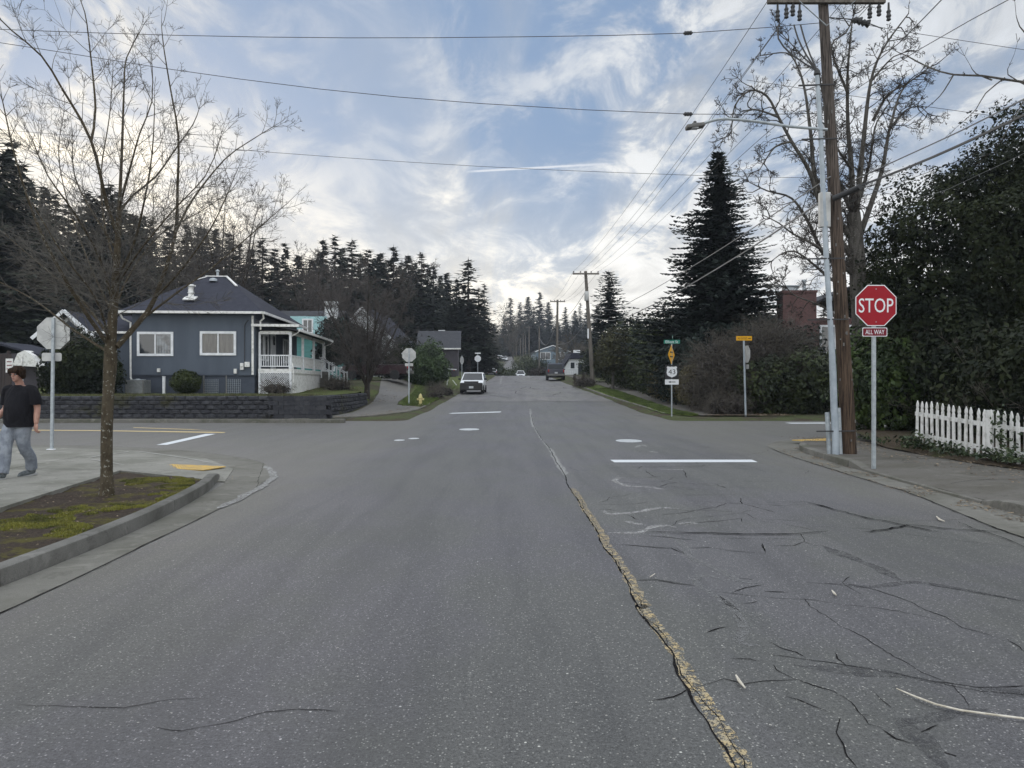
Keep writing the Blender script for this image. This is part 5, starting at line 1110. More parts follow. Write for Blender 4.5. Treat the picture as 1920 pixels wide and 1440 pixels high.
wire('phone_cable', 'upper cable dipping between the verge pole and the slim pole', [P2b+Vector((-.4, 0, 8.6)), Vector((6.4, 82, 9.4)), P3b+Vector((0, -.2, 7.4))], .02, M['wire'], 'cable', 'communication cables')
wire('phone_cable', 'cable drooping beyond the slim pole to the bare topped pole', [P3b+Vector((0, 0, 7.0)), Vector((5.8, 126, 8.2)), at(1011, 634, 149.7)], .03, M['wire_grey'], 'cable', 'communication cables')
wire('phone_cable', 'thick bundled cable rising from the pole over the evergreen', W((1590, 357, 15.95), (1700, 315, 14.2), (1800, 272, 12.6), (1920, 216, 10.9), (2150, 110, 8.6)), .024, M['wire_mid'], 'cable', 'communication cables')
wire('phone_cable', 'second cable rising beside the bundled one over the evergreen', W((1600, 338, 15.95), (1700, 292, 14.2), (1800, 246, 12.6), (1920, 186, 10.9), (2150, 75, 8.6)), .012, M['wire_grey'], 'cable', 'communication cables')
wire('splice_case', 'fat black splice sleeve on the cable at the wooden pole', W((1563, 372, 15.85), (1590, 361, 15.6), (1613, 350, 15.3)), .06, M['wire'], 'cable splice', 'communication cables', 10)
wire('house_drop', 'thin drop wire across the dark evergreen, upper one', W((1600, 345, 16), (1720, 372, 17), (1830, 330, 16), (1925, 285, 15)), .008, M['wire_grey']); wire('house_drop', 'thin drop wire across the dark evergreen, lower one', W((1590, 380, 16), (1680, 345, 15.5), (1800, 300, 14.5), (1925, 240, 13)), .007, M['wire'])
wire('conductor', 'thin line rising from behind the oak to the top right corner', W((1370, 310, 38), (1480, 215, 30), (1640, 118, 22), (1765, 0, 17), (1830, -60, 15)), .012); wire('conductor', 'second thin line rising to the far top right corner', W((1490, 240, 30), (1720, 95, 20), (1890, 0, 16), (1960, -45, 14)), .010)
wire('conductor', 'faint wire passing right behind the oak at mid height', W((1556, 34, 16.2), (1700, 60, 17), (1925, 94, 18)), .006)
wire('conductor', 'faint nearly level wire over the evergreen top', W((1400, 150, 30), (1640, 186, 30), (1925, 226, 30)), .010)
wire('pole_lead', 'long thin guy line from pole top to the far slim pole', W((1455, 58, 16.4), (1330, 230, 24), (1200, 405, 42), (1112, 500, 64)), .008)
# loose fittings by the pole top
t = thing('dead_end_insulator', 'dark strain insulators hanging right of the pole top', 'insulator', at(1605, 38, 16)); b = MB(); b.tube([at(1556, 33, 16)-t.location, at(1595, 36, 16)-t.location, at(1605, 40, 16)-t.location, at(1632, 45, 16)-t.location, at(1655, 54, 16)-t.location], .012, 6); b.build('link', M['wire'], t)
for px, py in ((1607, 38), (1622, 43)):
    b = MB(); c_ = at(px, py, 16)-t.location; b.tube([c_+Vector((-.09, 0, .02)), c_+Vector((-.03, 0, .0)), c_+Vector((.0, 0, 0)), c_+Vector((.08, 0, -.02))], [.03, .08, .05, .09], 10); b.build('disc', M['wire'], t)
# ---------------------------------------------------------------- plants
class Seg:
    """many small tapered sticks, three-sided, gathered into one mesh"""
    def __init__(s): s.a = []; s.b = []; s.r = []; s.q = []
    def add(s, p, q_, r0, r1): s.a.append(tuple(p)); s.b.append(tuple(q_)); s.r.append(r0); s.q.append(r1)
    def build(s, name, m, parent, org=(0, 0, 0), sides=3):
        A = np.array(s.a)-np.array(org); B = np.array(s.b)-np.array(org); r = np.array(s.r)[:, None]; q_ = np.array(s.q)[:, None]
        d = B-A; d /= np.maximum(np.linalg.norm(d, axis=1, keepdims=True), 1e-9); ref = np.where(np.abs(d[:, 2:3]) < .9, np.array([[0, 0, 1.]]), np.array([[1., 0, 0]]))
        u = np.cross(d, ref); u /= np.linalg.norm(u, axis=1, keepdims=True); v = np.cross(d, u); rings = []
        for base, rad in ((A, r), (B, q_)):
            for k in range(sides): a = 2*math.pi*k/sides; rings.append(base+(u*math.cos(a)+v*math.sin(a))*rad)
        V = np.stack(rings, 1).reshape(-1, 3); n = len(A); F0 = np.array([(k, (k+1) % sides, sides+(k+1) % sides, sides+k) for k in range(sides)])
        Fc = (F0[None]+(np.arange(n)*2*sides)[:, None, None]).reshape(-1, 4); return npmesh(name, V, Fc, m, parent, smooth=True)
def grow(S, p, d, ln, r, lv, rnd, up=.08, wig=.22, kids=4, ang=(.5, .95), ratio=(.45, .75), step=.16, rmin=.0015, gnarl=0, opp=False, start=.25):
    n = max(2, int(ln/step)); st = ln/n; d = d.normalized(); pos = Vector(p); marks = sorted(rnd.uniform(start, .95) for _ in range(kids)) if lv > 0 else []
    for i in range(n):
        f0, f1 = i/n, (i+1)/n
        d = (d+Vector((rnd.gauss(0, wig), rnd.gauss(0, wig), rnd.gauss(0, wig)))*(.5+gnarl)+Vector((0, 0, up))).normalized()
        q_ = pos+d*st; S.add(pos, q_, max(rmin, r*(1-.72*f0)), max(rmin, r*(1-.72*f1)))
        while marks and marks[0] <= f1:
            marks.pop(0); sides = (1, -1) if opp else (rnd.choice((1, -1)),)
            ax = d.orthogonal().normalized(); ax = Matrix.Rotation(rnd.uniform(0, 6.28), 3, d) @ ax
            for sg in sides:
                a = rnd.uniform(*ang)*sg; nd_ = Matrix.Rotation(a, 3, ax) @ d
                grow(S, q_, nd_, ln*rnd.uniform(*ratio)*(1-.45*f1), max(rmin, r*(1-.6*f1)*.55), lv-1, rnd, up, wig, max(2, kids-1), ang, ratio, step*.85, rmin, gnarl, opp, .2)
        pos = q_
    return pos
def limb(S, B, pts, r0, r1, rnd, every=.3, ln=(.5, 1.1), lv=2, twig_r=.007, kids=3, **k):
    """a thick limb traced through pts (mesh B) sprouting twigs (S)"""
    P = smooth_path(pts, .18); n = len(P); B.tube(P, [r0+(r1-r0)*(i/(n-1))**.8 for i in range(n)], 7 if r0 > .02 else 5)
    s = 0; nxt = every*1.4
    for i in range(1, n):
        s += (P[i]-P[i-1]).length
        if s > nxt:
            nxt = s+every*rnd.uniform(.7, 1.3); d = (P[i]-P[i-1]).normalized(); f = i/n
            ax = Matrix.Rotation(rnd.uniform(0, 6.28), 3, d) @ d.orthogonal().normalized()
            for sg in (1, -1):
                if rnd.random() < .25: continue
                nd_ = Matrix.Rotation(rnd.uniform(.45, .95)*sg, 3, ax) @ d
                grow(S, P[i], nd_, rnd.uniform(*ln)*(1-.5*f), twig_r, lv, rnd, kids=kids, opp=True, **k)
    grow(S, P[-1], (P[-1]-P[-2]), .35, r1, 1, rnd, kids=2, opp=True, **{**k})

def young_maple():
    rnd = random.Random(11); base = Vector((-5.6, 10.3, .09)); t = thing('bare_maple', 'slim leafless young tree on the mossy strip at left', 'tree', base); B = MB(); S = Seg(); D = 10.3
    A = lambda pts: [at(x, y, D+dd)-base for x, y, dd in pts]
    tr = [Vector((0, 0, -.1)), Vector((.01, 0, .05)), at(200, 820, D)-base, at(203, 740, D)-base, at(207, 680, D)-base, at(208, 640, D)-base, at(214, 560, D)-base, at(220, 470, D)-base, at(224, 389, D)-base]
    P = smooth_path(tr, .15); n = len(P); rr_ = [.112-.032*min(1, (p.z+.1)/.4)-.010*min(1, max(0, p.z)/2)+.016*math.exp(-((p.z-1.85)/.25)**2)-.038*max(0, min(1, (p.z-2.0)/2)) for p in P]
    B.tube(P, rr_, 14)
    L_ = [([(222, 440, 0), (202, 389, -.2), (171, 264, -.5), (117, 167, -.7), (78, 105, -.8), (23, 58, -1.), (-10, 25, -1.1)], .030, .006),
      ([(171, 264, -.5), (179, 202, -.4), (167, 78, -.3), (159, 23, -.3), (146, -10, -.2)], .018, .005), ([(224, 389, 0), (229, 272, .1), (233, 156, .2), (237, 109, .3), (262, 60, .3)], .026, .006),
      ([(226, 395, .0), (249, 366, .2), (292, 331, .3), (334, 272, .5), (362, 233, .6), (373, 205, .6)], .020, .005), ([(219, 650, 0), (262, 602, .3), (290, 560, .4), (327, 447, .5), (333, 350, .4), (334, 253, .3), (319, 163, .3), (307, 89, .2), (303, 50, .2)], .042, .005),
      ([(327, 440, .5), (362, 373, .9), (420, 300, 1.2), (463, 268, 1.3), (513, 237, 1.5)], .022, .005), ([(290, 560, .4), (345, 500, .1), (400, 420, -.2), (440, 330, -.4)], .020, .005), ([(262, 602, .3), (330, 550, .7), (400, 500, 1.1), (470, 440, 1.3), (540, 380, 1.5)], .020, .005),
      ([(207, 650, 0), (170, 600, -.3), (120, 520, -.6), (70, 420, -.9), (30, 300, -1.1), (5, 190, -1.2)], .032, .006), ([(205, 630, 0), (150, 560, .4), (80, 500, .8), (10, 440, 1.)], .024, .006), ([(213, 570, 0), (185, 480, -.4), (140, 400, -.9), (90, 330, -1.3), (60, 260, -1.5)], .024, .005),
      ([(216, 530, 0), (250, 460, -.5), (270, 380, -.9), (285, 290, -1.1), (290, 200, -1.2)], .022, .005), ([(203, 660, 0), (140, 620, .3), (60, 560, .6), (-20, 520, .8)], .022, .006), ([(218, 500, 0), (196, 420, .5), (190, 320, .9), (205, 220, 1.1), (212, 130, 1.2)], .020, .005),
      ([(210, 600, 0), (240, 520, .6), (300, 440, 1.2), (370, 400, 1.6), (430, 360, 1.9)], .020, .005), ([(205, 640, 0), (180, 560, -.9), (120, 480, -1.4), (60, 380, -1.7)], .020, .005), ([(215, 545, 0), (255, 480, -.9), (320, 400, -1.3), (385, 330, -1.5), (410, 270, -1.6)], .018, .005),
      ([(212, 590, 0), (170, 500, .9), (130, 390, 1.3), (110, 290, 1.5), (120, 210, 1.6)], .020, .005), ([(224, 389, 0), (240, 330, -.2), (262, 250, -.3), (285, 190, -.3), (285, 120, -.3)], .018, .005), ([(220, 470, 0), (175, 400, .1), (140, 330, .3), (135, 250, .4)], .018, .005)]
    for pts, r0, r1 in L_: limb(S, B, A(pts), r0, r1, rnd, every=.20, ln=(.40, .95), lv=2, twig_r=.0058, kids=3, up=.05, wig=.14, step=.09, rmin=.0021)
    # the low drooping fine twigs around the fork
    for i in range(34):
        z = rnd.uniform(2.3, 3.9); a = rnd.uniform(0, 6.28); grow(S, (at(212, 600, D)-base)*0+Vector((.02, 0, z)), Vector((math.cos(a), math.sin(a), rnd.uniform(.0, .7))), rnd.uniform(.8, 1.7), .008, 2, rnd, up=.03, wig=.15, kids=4, step=.12, rmin=.0021, opp=True)
    B.build('trunk', M['maple'], t, smooth=True); S.build('crown', M['twig'], t)
    print('maple twigs', len(S.a))
young_maple()
def old_oak():
    rnd = random.Random(21); D = 23.; base = Vector((at(1632, 830, D).x, D, .15)); t = thing('bare_oak', 'gnarled leafless oak rising behind the wooden pole', 'tree', base); B = MB(); S = Seg()
    Z = lambda pts: [at(1240+u/2.824, v/2.824, D+dd)-base for u, v, dd in pts]
    tr = [Vector((0, 0, -.2)), at(1628, 740, D)-base, at(1620, 640, D)-base, at(1612, 560, D)-base, at(1606, 470, D)-base, at(1600, 400, D)-base]; B.tube(smooth_path(tr, .4), [.40-.20*i/(len(smooth_path(tr, .4))-1) for i in range(len(smooth_path(tr, .4)))], 14)
    L_ = [([(1010, 1400, 0), (1010, 950, .3), (990, 700, .3), (985, 480, .2), (990, 330, 0), (1010, 120, 0)], .14, .02), ([(1020, 1250, 0), (1070, 750, -.4), (1110, 430, -.7), (1180, 250, -.8), (1310, 70, -1)], .12, .015), ([(1030, 1300, 0), (1160, 930, .6), (1210, 680, .8), (1280, 470, 1), (1400, 380, 1.2)], .11, .015),
      ([(1020, 1150, 0), (1100, 870, 1), (1130, 680, 1.3), (1170, 600, 1.5), (1240, 500, 1.6)], .08, .012), ([(1000, 1350, 0), (900, 1200, -.3), (830, 1050, -.6), (780, 900, -.8), (690, 750, -1), (620, 620, -1.2), (560, 510, -1.3), (470, 480, -1.4), (390, 560, -1.5), (370, 720, -1.6)], .10, .012),
      ([(1000, 1250, 0), (830, 1000, .3), (790, 700, .6), (760, 480, .8), (720, 350, .9), (660, 280, 1), (500, 300, 1)], .11, .012), ([(1010, 1400, 0), (930, 1390, .3), (850, 1330, .6), (780, 1180, .9), (690, 1050, 1.1), (560, 1010, 1.2), (440, 950, 1.2)], .09, .012),
      ([(1010, 1450, 0), (850, 1320, -.8), (700, 1240, -1.1), (620, 1180, -1.3), (540, 1140, -1.3)], .08, .012), ([(990, 500, .2), (900, 250, .2), (980, 170, .2), (1030, 50, .2)], .05, .012), ([(1000, 1100, 0), (920, 900, 1), (870, 560, 1.2), (820, 380, 1.3), (740, 290, 1.3), (640, 180, 1.4)], .08, .012),
      ([(1120, 640, -.5), (1200, 500, -1), (1290, 450, -1.2), (1430, 350, -1.4)], .05, .010), ([(1210, 680, .8), (1300, 580, 1.3), (1380, 570, 1.5), (1430, 630, 1.6)], .04, .010), ([(960, 1500, 0), (900, 1480, .2), (700, 1330, .5), (560, 1400, .6)], .06, .01), ([(690, 750, -1), (600, 780, -1.1), (520, 900, -1.2)], .04, .01),
      ([(1010, 900, .3), (930, 780, -.4), (880, 640, -.6), (900, 500, -.8)], .05, .01), ([(1110, 430, -.7), (1230, 300, -.9), (1330, 270, -1)], .04, .01), ([(620, 620, -1.2), (480, 580, -1.6), (380, 640, -1.7)], .04, .01), ([(1010, 1800, 0), (880, 1640, .2), (700, 1560, .4), (640, 1480, .6)], .06, .01)]
    for pts, r0, r1 in L_: limb(S, B, Z(pts), r0, r1, rnd, every=.30, ln=(.55, 1.35), lv=2, twig_r=.022, kids=4, up=.03, wig=.42, gnarl=.35, step=.14, rmin=.006)
    B.build('trunk', M['oak'], t, smooth=True); S.build('crown', M['darkbark'], t); print('oak', len(S.a))
old_oak()
def overhang():
    rnd = random.Random(5); base = Vector((12.8, 9.2, .2)); t = thing('overhanging_tree', 'bare branch reaching in over the evergreen at the right edge', 'tree', base); B = MB(); S = Seg()
    B.tube([Vector((0, 0, -.2)), Vector((-.1, 0, 3)), Vector((-.3, .2, 6.2))], [.2, .16, .1], 10)
    A = lambda pts: [at(x, y, d)-base for x, y, d in pts]
    limb(S, B, [Vector((-.3, .2, 6.0))]+A([(2080, 170, 10.6), (1920, 154, 11), (1840, 142, 11.3), (1788, 140, 11.5), (1743, 127, 11.8), (1703, 106, 12)]), .05, .010, rnd, every=.16, ln=(.04, .12), lv=1, twig_r=.007, kids=2, up=.1, wig=.2, rmin=.004)
    for pts in ([(1788, 140, 11.5), (1770, 170, 11.5), (1750, 192, 11.5), (1704, 227, 11.5)], [(1884, 146, 11.2), (1848, 175, 11.2), (1830, 205, 11.2), (1806, 228, 11.2)], [(1925, 160, 11), (1890, 140, 11), (1893, 122, 11)], [(1930, 70, 10), (1912, 50, 10), (1905, 28, 10)], [(1940, 150, 10), (1905, 215, 10), (1876, 265, 10)], [(1860, 150, 11), (1830, 138, 11), (1820, 124, 11)]):
        limb(S, B, A(pts), .012, .004, rnd, every=.3, ln=(.04, .12), lv=0, twig_r=.004, kids=1, up=.1, rmin=.003)
    B.build('trunk', M['oak'], t, smooth=True); S.build('crown', M['darkbark'], t)
overhang()
def bare_tree(name, label, base, h, spread, seed, stems=5, r=.16, twr=.012, m1='darkbark', m2='fartwig', n2=9, lv=3, rmin=.008, fork=.12, group=None, step=.35, up=.05, kids=5):
    rnd = random.Random(seed); t = thing(name, label, 'tree', base, 0, group); B = MB(); S = Seg()
    B.tube([Vector((0, 0, -.3)), Vector((.02, 0, h*fork))], [r*1.3, r], 9)
    for k in range(stems):
        a = 6.28*k/stems+rnd.uniform(-.4, .4); sp = spread*rnd.uniform(.5, 1.05); hh = h*rnd.uniform(.72, 1.0)
        e = Vector((math.cos(a)*sp, math.sin(a)*sp, hh)); q1 = Vector((math.cos(a)*sp*.18, math.sin(a)*sp*.18, h*(fork+.14))); q2 = Vector((math.cos(a)*sp*.55+rnd.gauss(0, .2), math.sin(a)*sp*.55, h*(.5+fork*.4)))
        limb(S, B, [Vector((0, 0, h*fork*.8)), q1, q2, q2.lerp(e, .6)+Vector((0, 0, .05*h)), e], r*.62, twr, rnd, every=h*.052, ln=(h*.16, h*.34), lv=lv-1, twig_r=twr*1.2, kids=kids-1, up=up, wig=.2, step=step, rmin=rmin)
    B.build('trunk', M[m1], t, smooth=True); o = S.build('crown', M[m2], t); print(name, len(S.a)); return t
x, y = -8.75, 45; bare_tree('many_stemmed_tree', 'spreading bare tree on the lawn right of the porch', (x, y, T(x, y)), 7.6, 4.1, 31, 11, .16, .013, lv=3, rmin=.0075, step=.26, kids=5)
p1_ = (-23.0, 60); bare_tree('bare_tree', 'tall leafless tree rising behind the blue house roof', (p1_[0], p1_[1], T(*p1_)), 15.5, 5.5, 32, 7, .3, .018, lv=3, rmin=.009, step=.5, group='bare trees behind the houses')
p1_ = (-27.5, 60); bare_tree('bare_tree', 'leafless tree behind the house chimney flue', (p1_[0], p1_[1], T(*p1_)), 10, 4.5, 33, 6, .25, .015, lv=3, rmin=.012, step=.5, group='bare trees behind the houses')
p1_ = (-18.3, 70); bare_tree('bare_tree', 'broad leafless tree between the porch and the teal chimney', (p1_[0], p1_[1], T(*p1_)), 10.5, 5, 34, 6, .25, .015, lv=3, rmin=.011, step=.5, group='bare trees behind the houses')

# evergreens ---------------------------------------------------------------
def fir_mesh(h, r, seed, whorl=.42, per=6, spray=.34, droop=.35, gap=.12, taper=.9, bare=.08, dens=1., up=.0, fat=.24, lob=.0):
    rnd = np.random.RandomState(seed); V = []
    z = h*bare
    while z < h*.995:
        t_ = (z-h*bare)/(h*(1-bare)); rad = r*((1-t_)**taper)*(.55+.45*min(1, t_*6)); rad = max(rad, .12)
        k = max(3, int(per*(.6+.6*(1-t_))))
        for j in range(k):
            if rnd.rand() < gap: continue
            a = rnd.uniform(0, 6.283); L_ = rad*rnd.uniform(.55, 1.2)*(1+lob*1.5*noise.noise(Vector((math.cos(a)*1.3, math.sin(a)*1.3, z*.7+seed)))); zz = z+rnd.uniform(-1.1, 1.1)*whorl*(1-.8*t_**2)
            ca, sa = math.cos(a), math.sin(a); n = max(3, int(L_/(spray*.40)*dens)); dr = droop*rnd.uniform(.6, 1.4)
            s = (np.arange(n)+rnd.rand(n)*.8)/n; s = np.clip(s, .06, 1); d = s*L_
            hz = zz+up*d-dr*d*s+ .16*L_*s**3
            base = np.stack([ca*d, sa*d, hz], 1); sz = spray*(1.05-.55*s)*rnd.uniform(.6, 1.35, n)*(.36+.64*(1-t_)**.7)
            for sg in (-1, 1, 0):
                ang = rnd.uniform(.45, 1.15, n)*sg if sg else rnd.uniform(-.5, .5, n); cx = ca*np.cos(ang)-sa*np.sin(ang); cy = sa*np.cos(ang)+ca*np.sin(ang)
                dz = rnd.uniform(-.55, .05, n); u = np.stack([cx, cy, dz], 1)*sz[:, None]; w_ = np.stack([-cy, cx, rnd.uniform(-.5, .5, n)], 1)*(sz*fat)[:, None]
                V.append(np.stack([base, base+u*.45+w_, base+u, base+u*.5-w_], 1))
            tp = np.array([ca*L_, sa*L_, hz[-1]]); V.append(np.array([[tp, tp+np.array([ca*.1-sa*.05, sa*.1+ca*.05, -.02])*1.5, tp+np.array([ca, sa, .1])*spray*.8, tp+np.array([ca*.1+sa*.05, sa*.1-ca*.05, -.05])*1.5]]))
        z += whorl*(.55+.45*(1-t_))*rnd.uniform(.8, 1.2)
    V.append(np.array([[[0, .04, h*.97], [.05, -.03, h*.97], [0, 0, h*1.02], [-.05, -.03, h*.97]]]))
    V = np.concatenate(V, 0).reshape(-1, 3); return V
def fir(name, label, h, r, seed, m, group=None, loc=(0, 0, 0), **k):
    t = thing(name, label, 'tree', loc, 0, group); V = fir_mesh(h, r, seed, **k); npmesh('crown', V, np.arange(len(V)).reshape(-1, 4), m, t)
    b = MB(); b.tube([Vector((0, 0, -.5)), Vector((0, 0, h*.5)), Vector((0, 0, h*.98))], [h*.016, h*.009, .02], 7); b.build('trunk', M['darkbark'], t); return t
protos = [fir('fir_tree', 'x', 20, 5.4, 101, M['fir'], whorl=.5, per=10, spray=.95, droop=.38, fat=.36, gap=.15, taper=1.0), fir('fir_tree', 'x', 20, 4.6, 102, M['fir'], whorl=.5, per=9, spray=.85, droop=.5, gap=.2, fat=.34, taper=1.1), fir('fir_tree', 'x', 20, 6.6, 103, M['fir'], whorl=.5, per=12, spray=1.1, droop=.3, taper=.95, fat=.36, gap=.1),
          fir('fir_tree', 'x', 20, 4.8, 104, M['fir'], whorl=.6, per=9, spray=1.0, droop=.45, gap=.3, taper=.85, bare=.15, fat=.36), fir('fir_tree', 'x', 20, 5.6, 105, M['fir'], whorl=.5, per=9, spray=.9, droop=.25, gap=.18, taper=1.0, up=.08, fat=.36)]
used = [False]*5; rT = random.Random(77)
ords = ['first', 'second', 'third', 'fourth', 'fifth', 'sixth', 'seventh', 'eighth', 'ninth', 'tenth', 'eleventh', 'twelfth', 'thirteenth', 'fourteenth', 'fifteenth', 'sixteenth', 'seventeenth', 'eighteenth', 'nineteenth', 'twentieth']
def place_firs(lst, where, group):
    lst = sorted(lst); up_ = 14 if 'houses' in group or 'rank' in group else 0
    for i, (px, py, d, *v) in enumerate(lst):
        x = (px-960)*d/F; g = T(x, d)-.2; top = CH+(720-py+up_)*d/F; s = (top-g)/20; k = v[0] if v else rT.randrange(5); wx = v[1] if len(v) > 1 else rT.uniform(.9, 1.25)
        if not used[k]: o = protos[k]; used[k] = True
        else: o = copy_tree(protos[k])
        o.location = (x, d, g); o.scale = (s*wx*(1.25 if s < .8 else 1.12), s*wx*(1.25 if s < .8 else 1.12), s); o.rotation_euler = (0, 0, rT.uniform(0, 6.28)); o['group'] = group; o['category'] = 'tree'
        o['label'] = f'dark fir, {ords[i]} from the left {where}'
place_firs([(-30, 215, 62, 2), (22, 262, 66, 0), (60, 335, 72, 4), (105, 360, 78, 1), (150, 385, 82, 0), (203, 338, 78, 3, 1.2), (250, 400, 86, 2), (285, 408, 90, 1), (350, 418, 90, 0), (405, 428, 94, 2, .9), (-90, 240, 66, 0), (0, 330, 90, 2)], 'behind the young bare tree', 'tall firs at the left')
place_firs([(450, 470, 96, 4), (492, 455, 98, 3, 1.1), (535, 468, 100, 0), (585, 500, 104, 2), (606, 462, 112, 0), (628, 455, 112, 1, 1.2), (660, 463, 106, 4, 1.2), (690, 480, 116, 0, 1.2), (713, 488, 120, 2), (738, 475, 112, 0, 1.2), (765, 492, 120, 2), (790, 486, 116, 4, 1.1), (813, 512, 128, 0), (838, 525, 134, 2)], 'behind the blue house and porch', 'firs behind the houses')
place_firs([(856, 522, 122, 0, 1.2), (878, 484, 112, 3, 1.35), (897, 540, 124, 1, 1.3), (908, 532, 122, 1, 1.0), (846, 575, 110, 2), (880, 560, 116, 2, 1.2), (867, 560, 130, 2)], 'in the clump left of the street', 'firs left of the street')
place_firs([(945, 590, 330, 0), (957, 557, 330, 3, 1.2), (975, 566, 320, 0, 1.1), (990, 556, 330, 2), (1001, 575, 300, 4), (1012, 547, 310, 0, 1.2), (1028, 566, 320, 2), (1043, 590, 330, 1), (1060, 575, 300, 0, 1.1), (1078, 582, 310, 2), (1088, 568, 300, 1, 1.1), (1100, 578, 310, 0)], 'on the wooded hill at the end of the street', 'firs on the far hill')
place_firs([(1165, 588, 130, 2), (1195, 592, 120, 0), (1222, 600, 110, 4), (1120, 572, 150, 2), (1250, 590, 120, 2), (1430, 560, 90, 0, 1.3), (1480, 570, 90, 2, 1.3), (1545, 560, 80, 1, 1.3)], 'beyond the hedges on the right', 'firs beyond the right hedges')
place_firs([(5, 300, 74, 0, 1.2), (42, 318, 70, 1, 1.3), (84, 362, 84, 2), (128, 395, 86, 4, 1.2), (178, 385, 84, 2, 1.2), (228, 395, 88, 0, 1.2), (268, 418, 94, 2), (318, 435, 96, 0, 1.3), (378, 440, 100, 2, 1.3), (430, 450, 98, 0, 1.2), (165, 372, 92, 1), (215, 372, 90, 4)], 'in the second rank behind the young bare tree', 'second rank of firs at the left')
place_firs([(470, 480, 106, 2, 1.2), (515, 478, 108, 0, 1.3), (560, 492, 112, 2, 1.2), (600, 486, 122, 0, 1.2), (642, 478, 120, 2), (676, 488, 124, 0, 1.2), (702, 498, 128, 2), (728, 500, 124, 4), (752, 504, 128, 0), (778, 506, 130, 2), (802, 508, 132, 0, 1.2), (826, 530, 138, 2)], 'in the second rank behind the houses', 'second rank of firs behind the houses')
# lower dense wood filling in below the crowns
place_firs([(x, 500+(x % 7)*6-(60 if x < 300 else 0), 100+(x*7 % 23), 2, 1.5) for x in range(-60, 440, 46)], 'in the low dark understory row at the left', 'understory firs at the left')
place_firs([(x, 545+(x % 7)*5, 135+(x*7 % 23), 2, 1.5) for x in range(450, 850, 34)], 'in the low dark understory row behind the houses', 'understory firs behind the houses')
place_firs([(x, 600+(x % 5)*4, 280+(x*7 % 40), 2, 1.6) for x in range(910, 1130, 17)], 'in the low dark row across the far hill', 'understory firs on the far hill')
for o in [p for p, u in zip(protos, used) if not u]:
    for c_ in list(o.children): bpy.data.objects.remove(c_)
    bpy.data.objects.remove(o)
xs_, ys_ = at(1348, 0, 45).x, 45; t = fir('spruce_tree', 'large dense dark spruce standing alone above the hedges', 15.4, 5.5, 201, M['spruce'], loc=(xs_, ys_, .3), whorl=.15, per=20, spray=.44, droop=.24, gap=.12, taper=.95, bare=.03, up=.10, dens=1.3, fat=.42, lob=.5)
xs_, ys_ = at(1141, 0, 76).x, 76; fir('conifer_tree', 'ragged conifer with a thin spire right of the crossarm pole', 11.2, 2.9, 202, M['spruce'], loc=(xs_, ys_, T(xs_, ys_)), whorl=.26, per=13, spray=.6, droop=.2, gap=.2, taper=.55, bare=.1, fat=.36)

def cloud(blobs, n, size, seed, shell=.55, lump=.28, freq=1.3, cut=-.25, asp=.55, up=.0):
    rnd = np.random.RandomState(seed); wts = np.array([b[1][0]*b[1][1]+b[1][0]*b[1][2] for b in blobs]); wts = wts/wts.sum(); out = []; nr = []
    for (c_, r_), wt in zip(blobs, wts):
        k = int(n*wt); d = rnd.normal(size=(k, 3)); d /= np.linalg.norm(d, axis=1, keepdims=True); rad = 1-(1-shell)*rnd.rand(k)**1.6
        for i in range(k):
            q_ = d[i]*np.array(r_); f = 1+lump*noise.noise(Vector((q_[0]*freq+seed, q_[1]*freq, q_[2]*freq)))*1.6+.10*noise.noise(Vector((q_[0]*freq*3.5+seed, q_[1]*freq*3.5, q_[2]*freq*3.5)))*1.6
            p = q_*f*rad[i]+np.array(c_)
            if noise.noise(Vector((p[0]*freq*1.9+9, p[1]*freq*1.9, p[2]*freq*1.9))) < cut: continue
            if p[2] < .02: continue
            out.append(p); nr.append(d[i])
    P = np.array(out); D = np.array(nr); k = len(P); D = D+rnd.normal(size=(k, 3))*.75; D /= np.linalg.norm(D, axis=1, keepdims=True)
    ref = rnd.normal(size=(k, 3)); u = np.cross(D, ref); u /= np.linalg.norm(u, axis=1, keepdims=True); v = np.cross(D, u); s = size*(.45+1.25*rnd.rand(k)**1.8)[:, None]
    V = np.stack([P-u*s, P+v*s*asp, P+u*s, P-v*s*asp], 1).reshape(-1, 3); return V
def bush(name, label, loc, blobs, n, size, m, seed, group=None, cat='bush', stem=True, twigs=0, tm='thicket', part='foliage', inner=0, **k):
    t = thing(name, label, cat, loc, 0, group); V = cloud(blobs, n, size, seed, **k)
    if inner: V = np.concatenate([V, cloud([(c_, tuple(x*.86 for x in r_)) for c_, r_ in blobs], inner, size*2.0, seed+1, shell=.6, lump=k.get('lump', .28), freq=k.get('freq', 1.3), cut=-.9)])
    npmesh(part, V, np.arange(len(V)).reshape(-1, 4), m, t)
    if twigs or stem:
        rnd = random.Random(seed); S = Seg()
        for i in range(max(twigs, 7)):
            c_, r_ = rnd.choice(blobs); a = rnd.uniform(0, 6.28); q_ = Vector((c_[0]+math.cos(a)*r_[0]*.3, c_[1]+math.sin(a)*r_[1]*.3, max(0, c_[2]-r_[2]*rnd.uniform(.2, 1)))); 
            grow(S, q_, Vector((math.cos(a)*.7, math.sin(a)*.7, rnd.uniform(.2, 1.3))), min(r_)*rnd.uniform(.8, 1.2), .012 if min(r_) < 2 else .022, 2 if twigs else 1, rnd, kids=4, step=.2, rmin=.004, wig=.25)
        S.build('stems', M[tm], t)
    return t
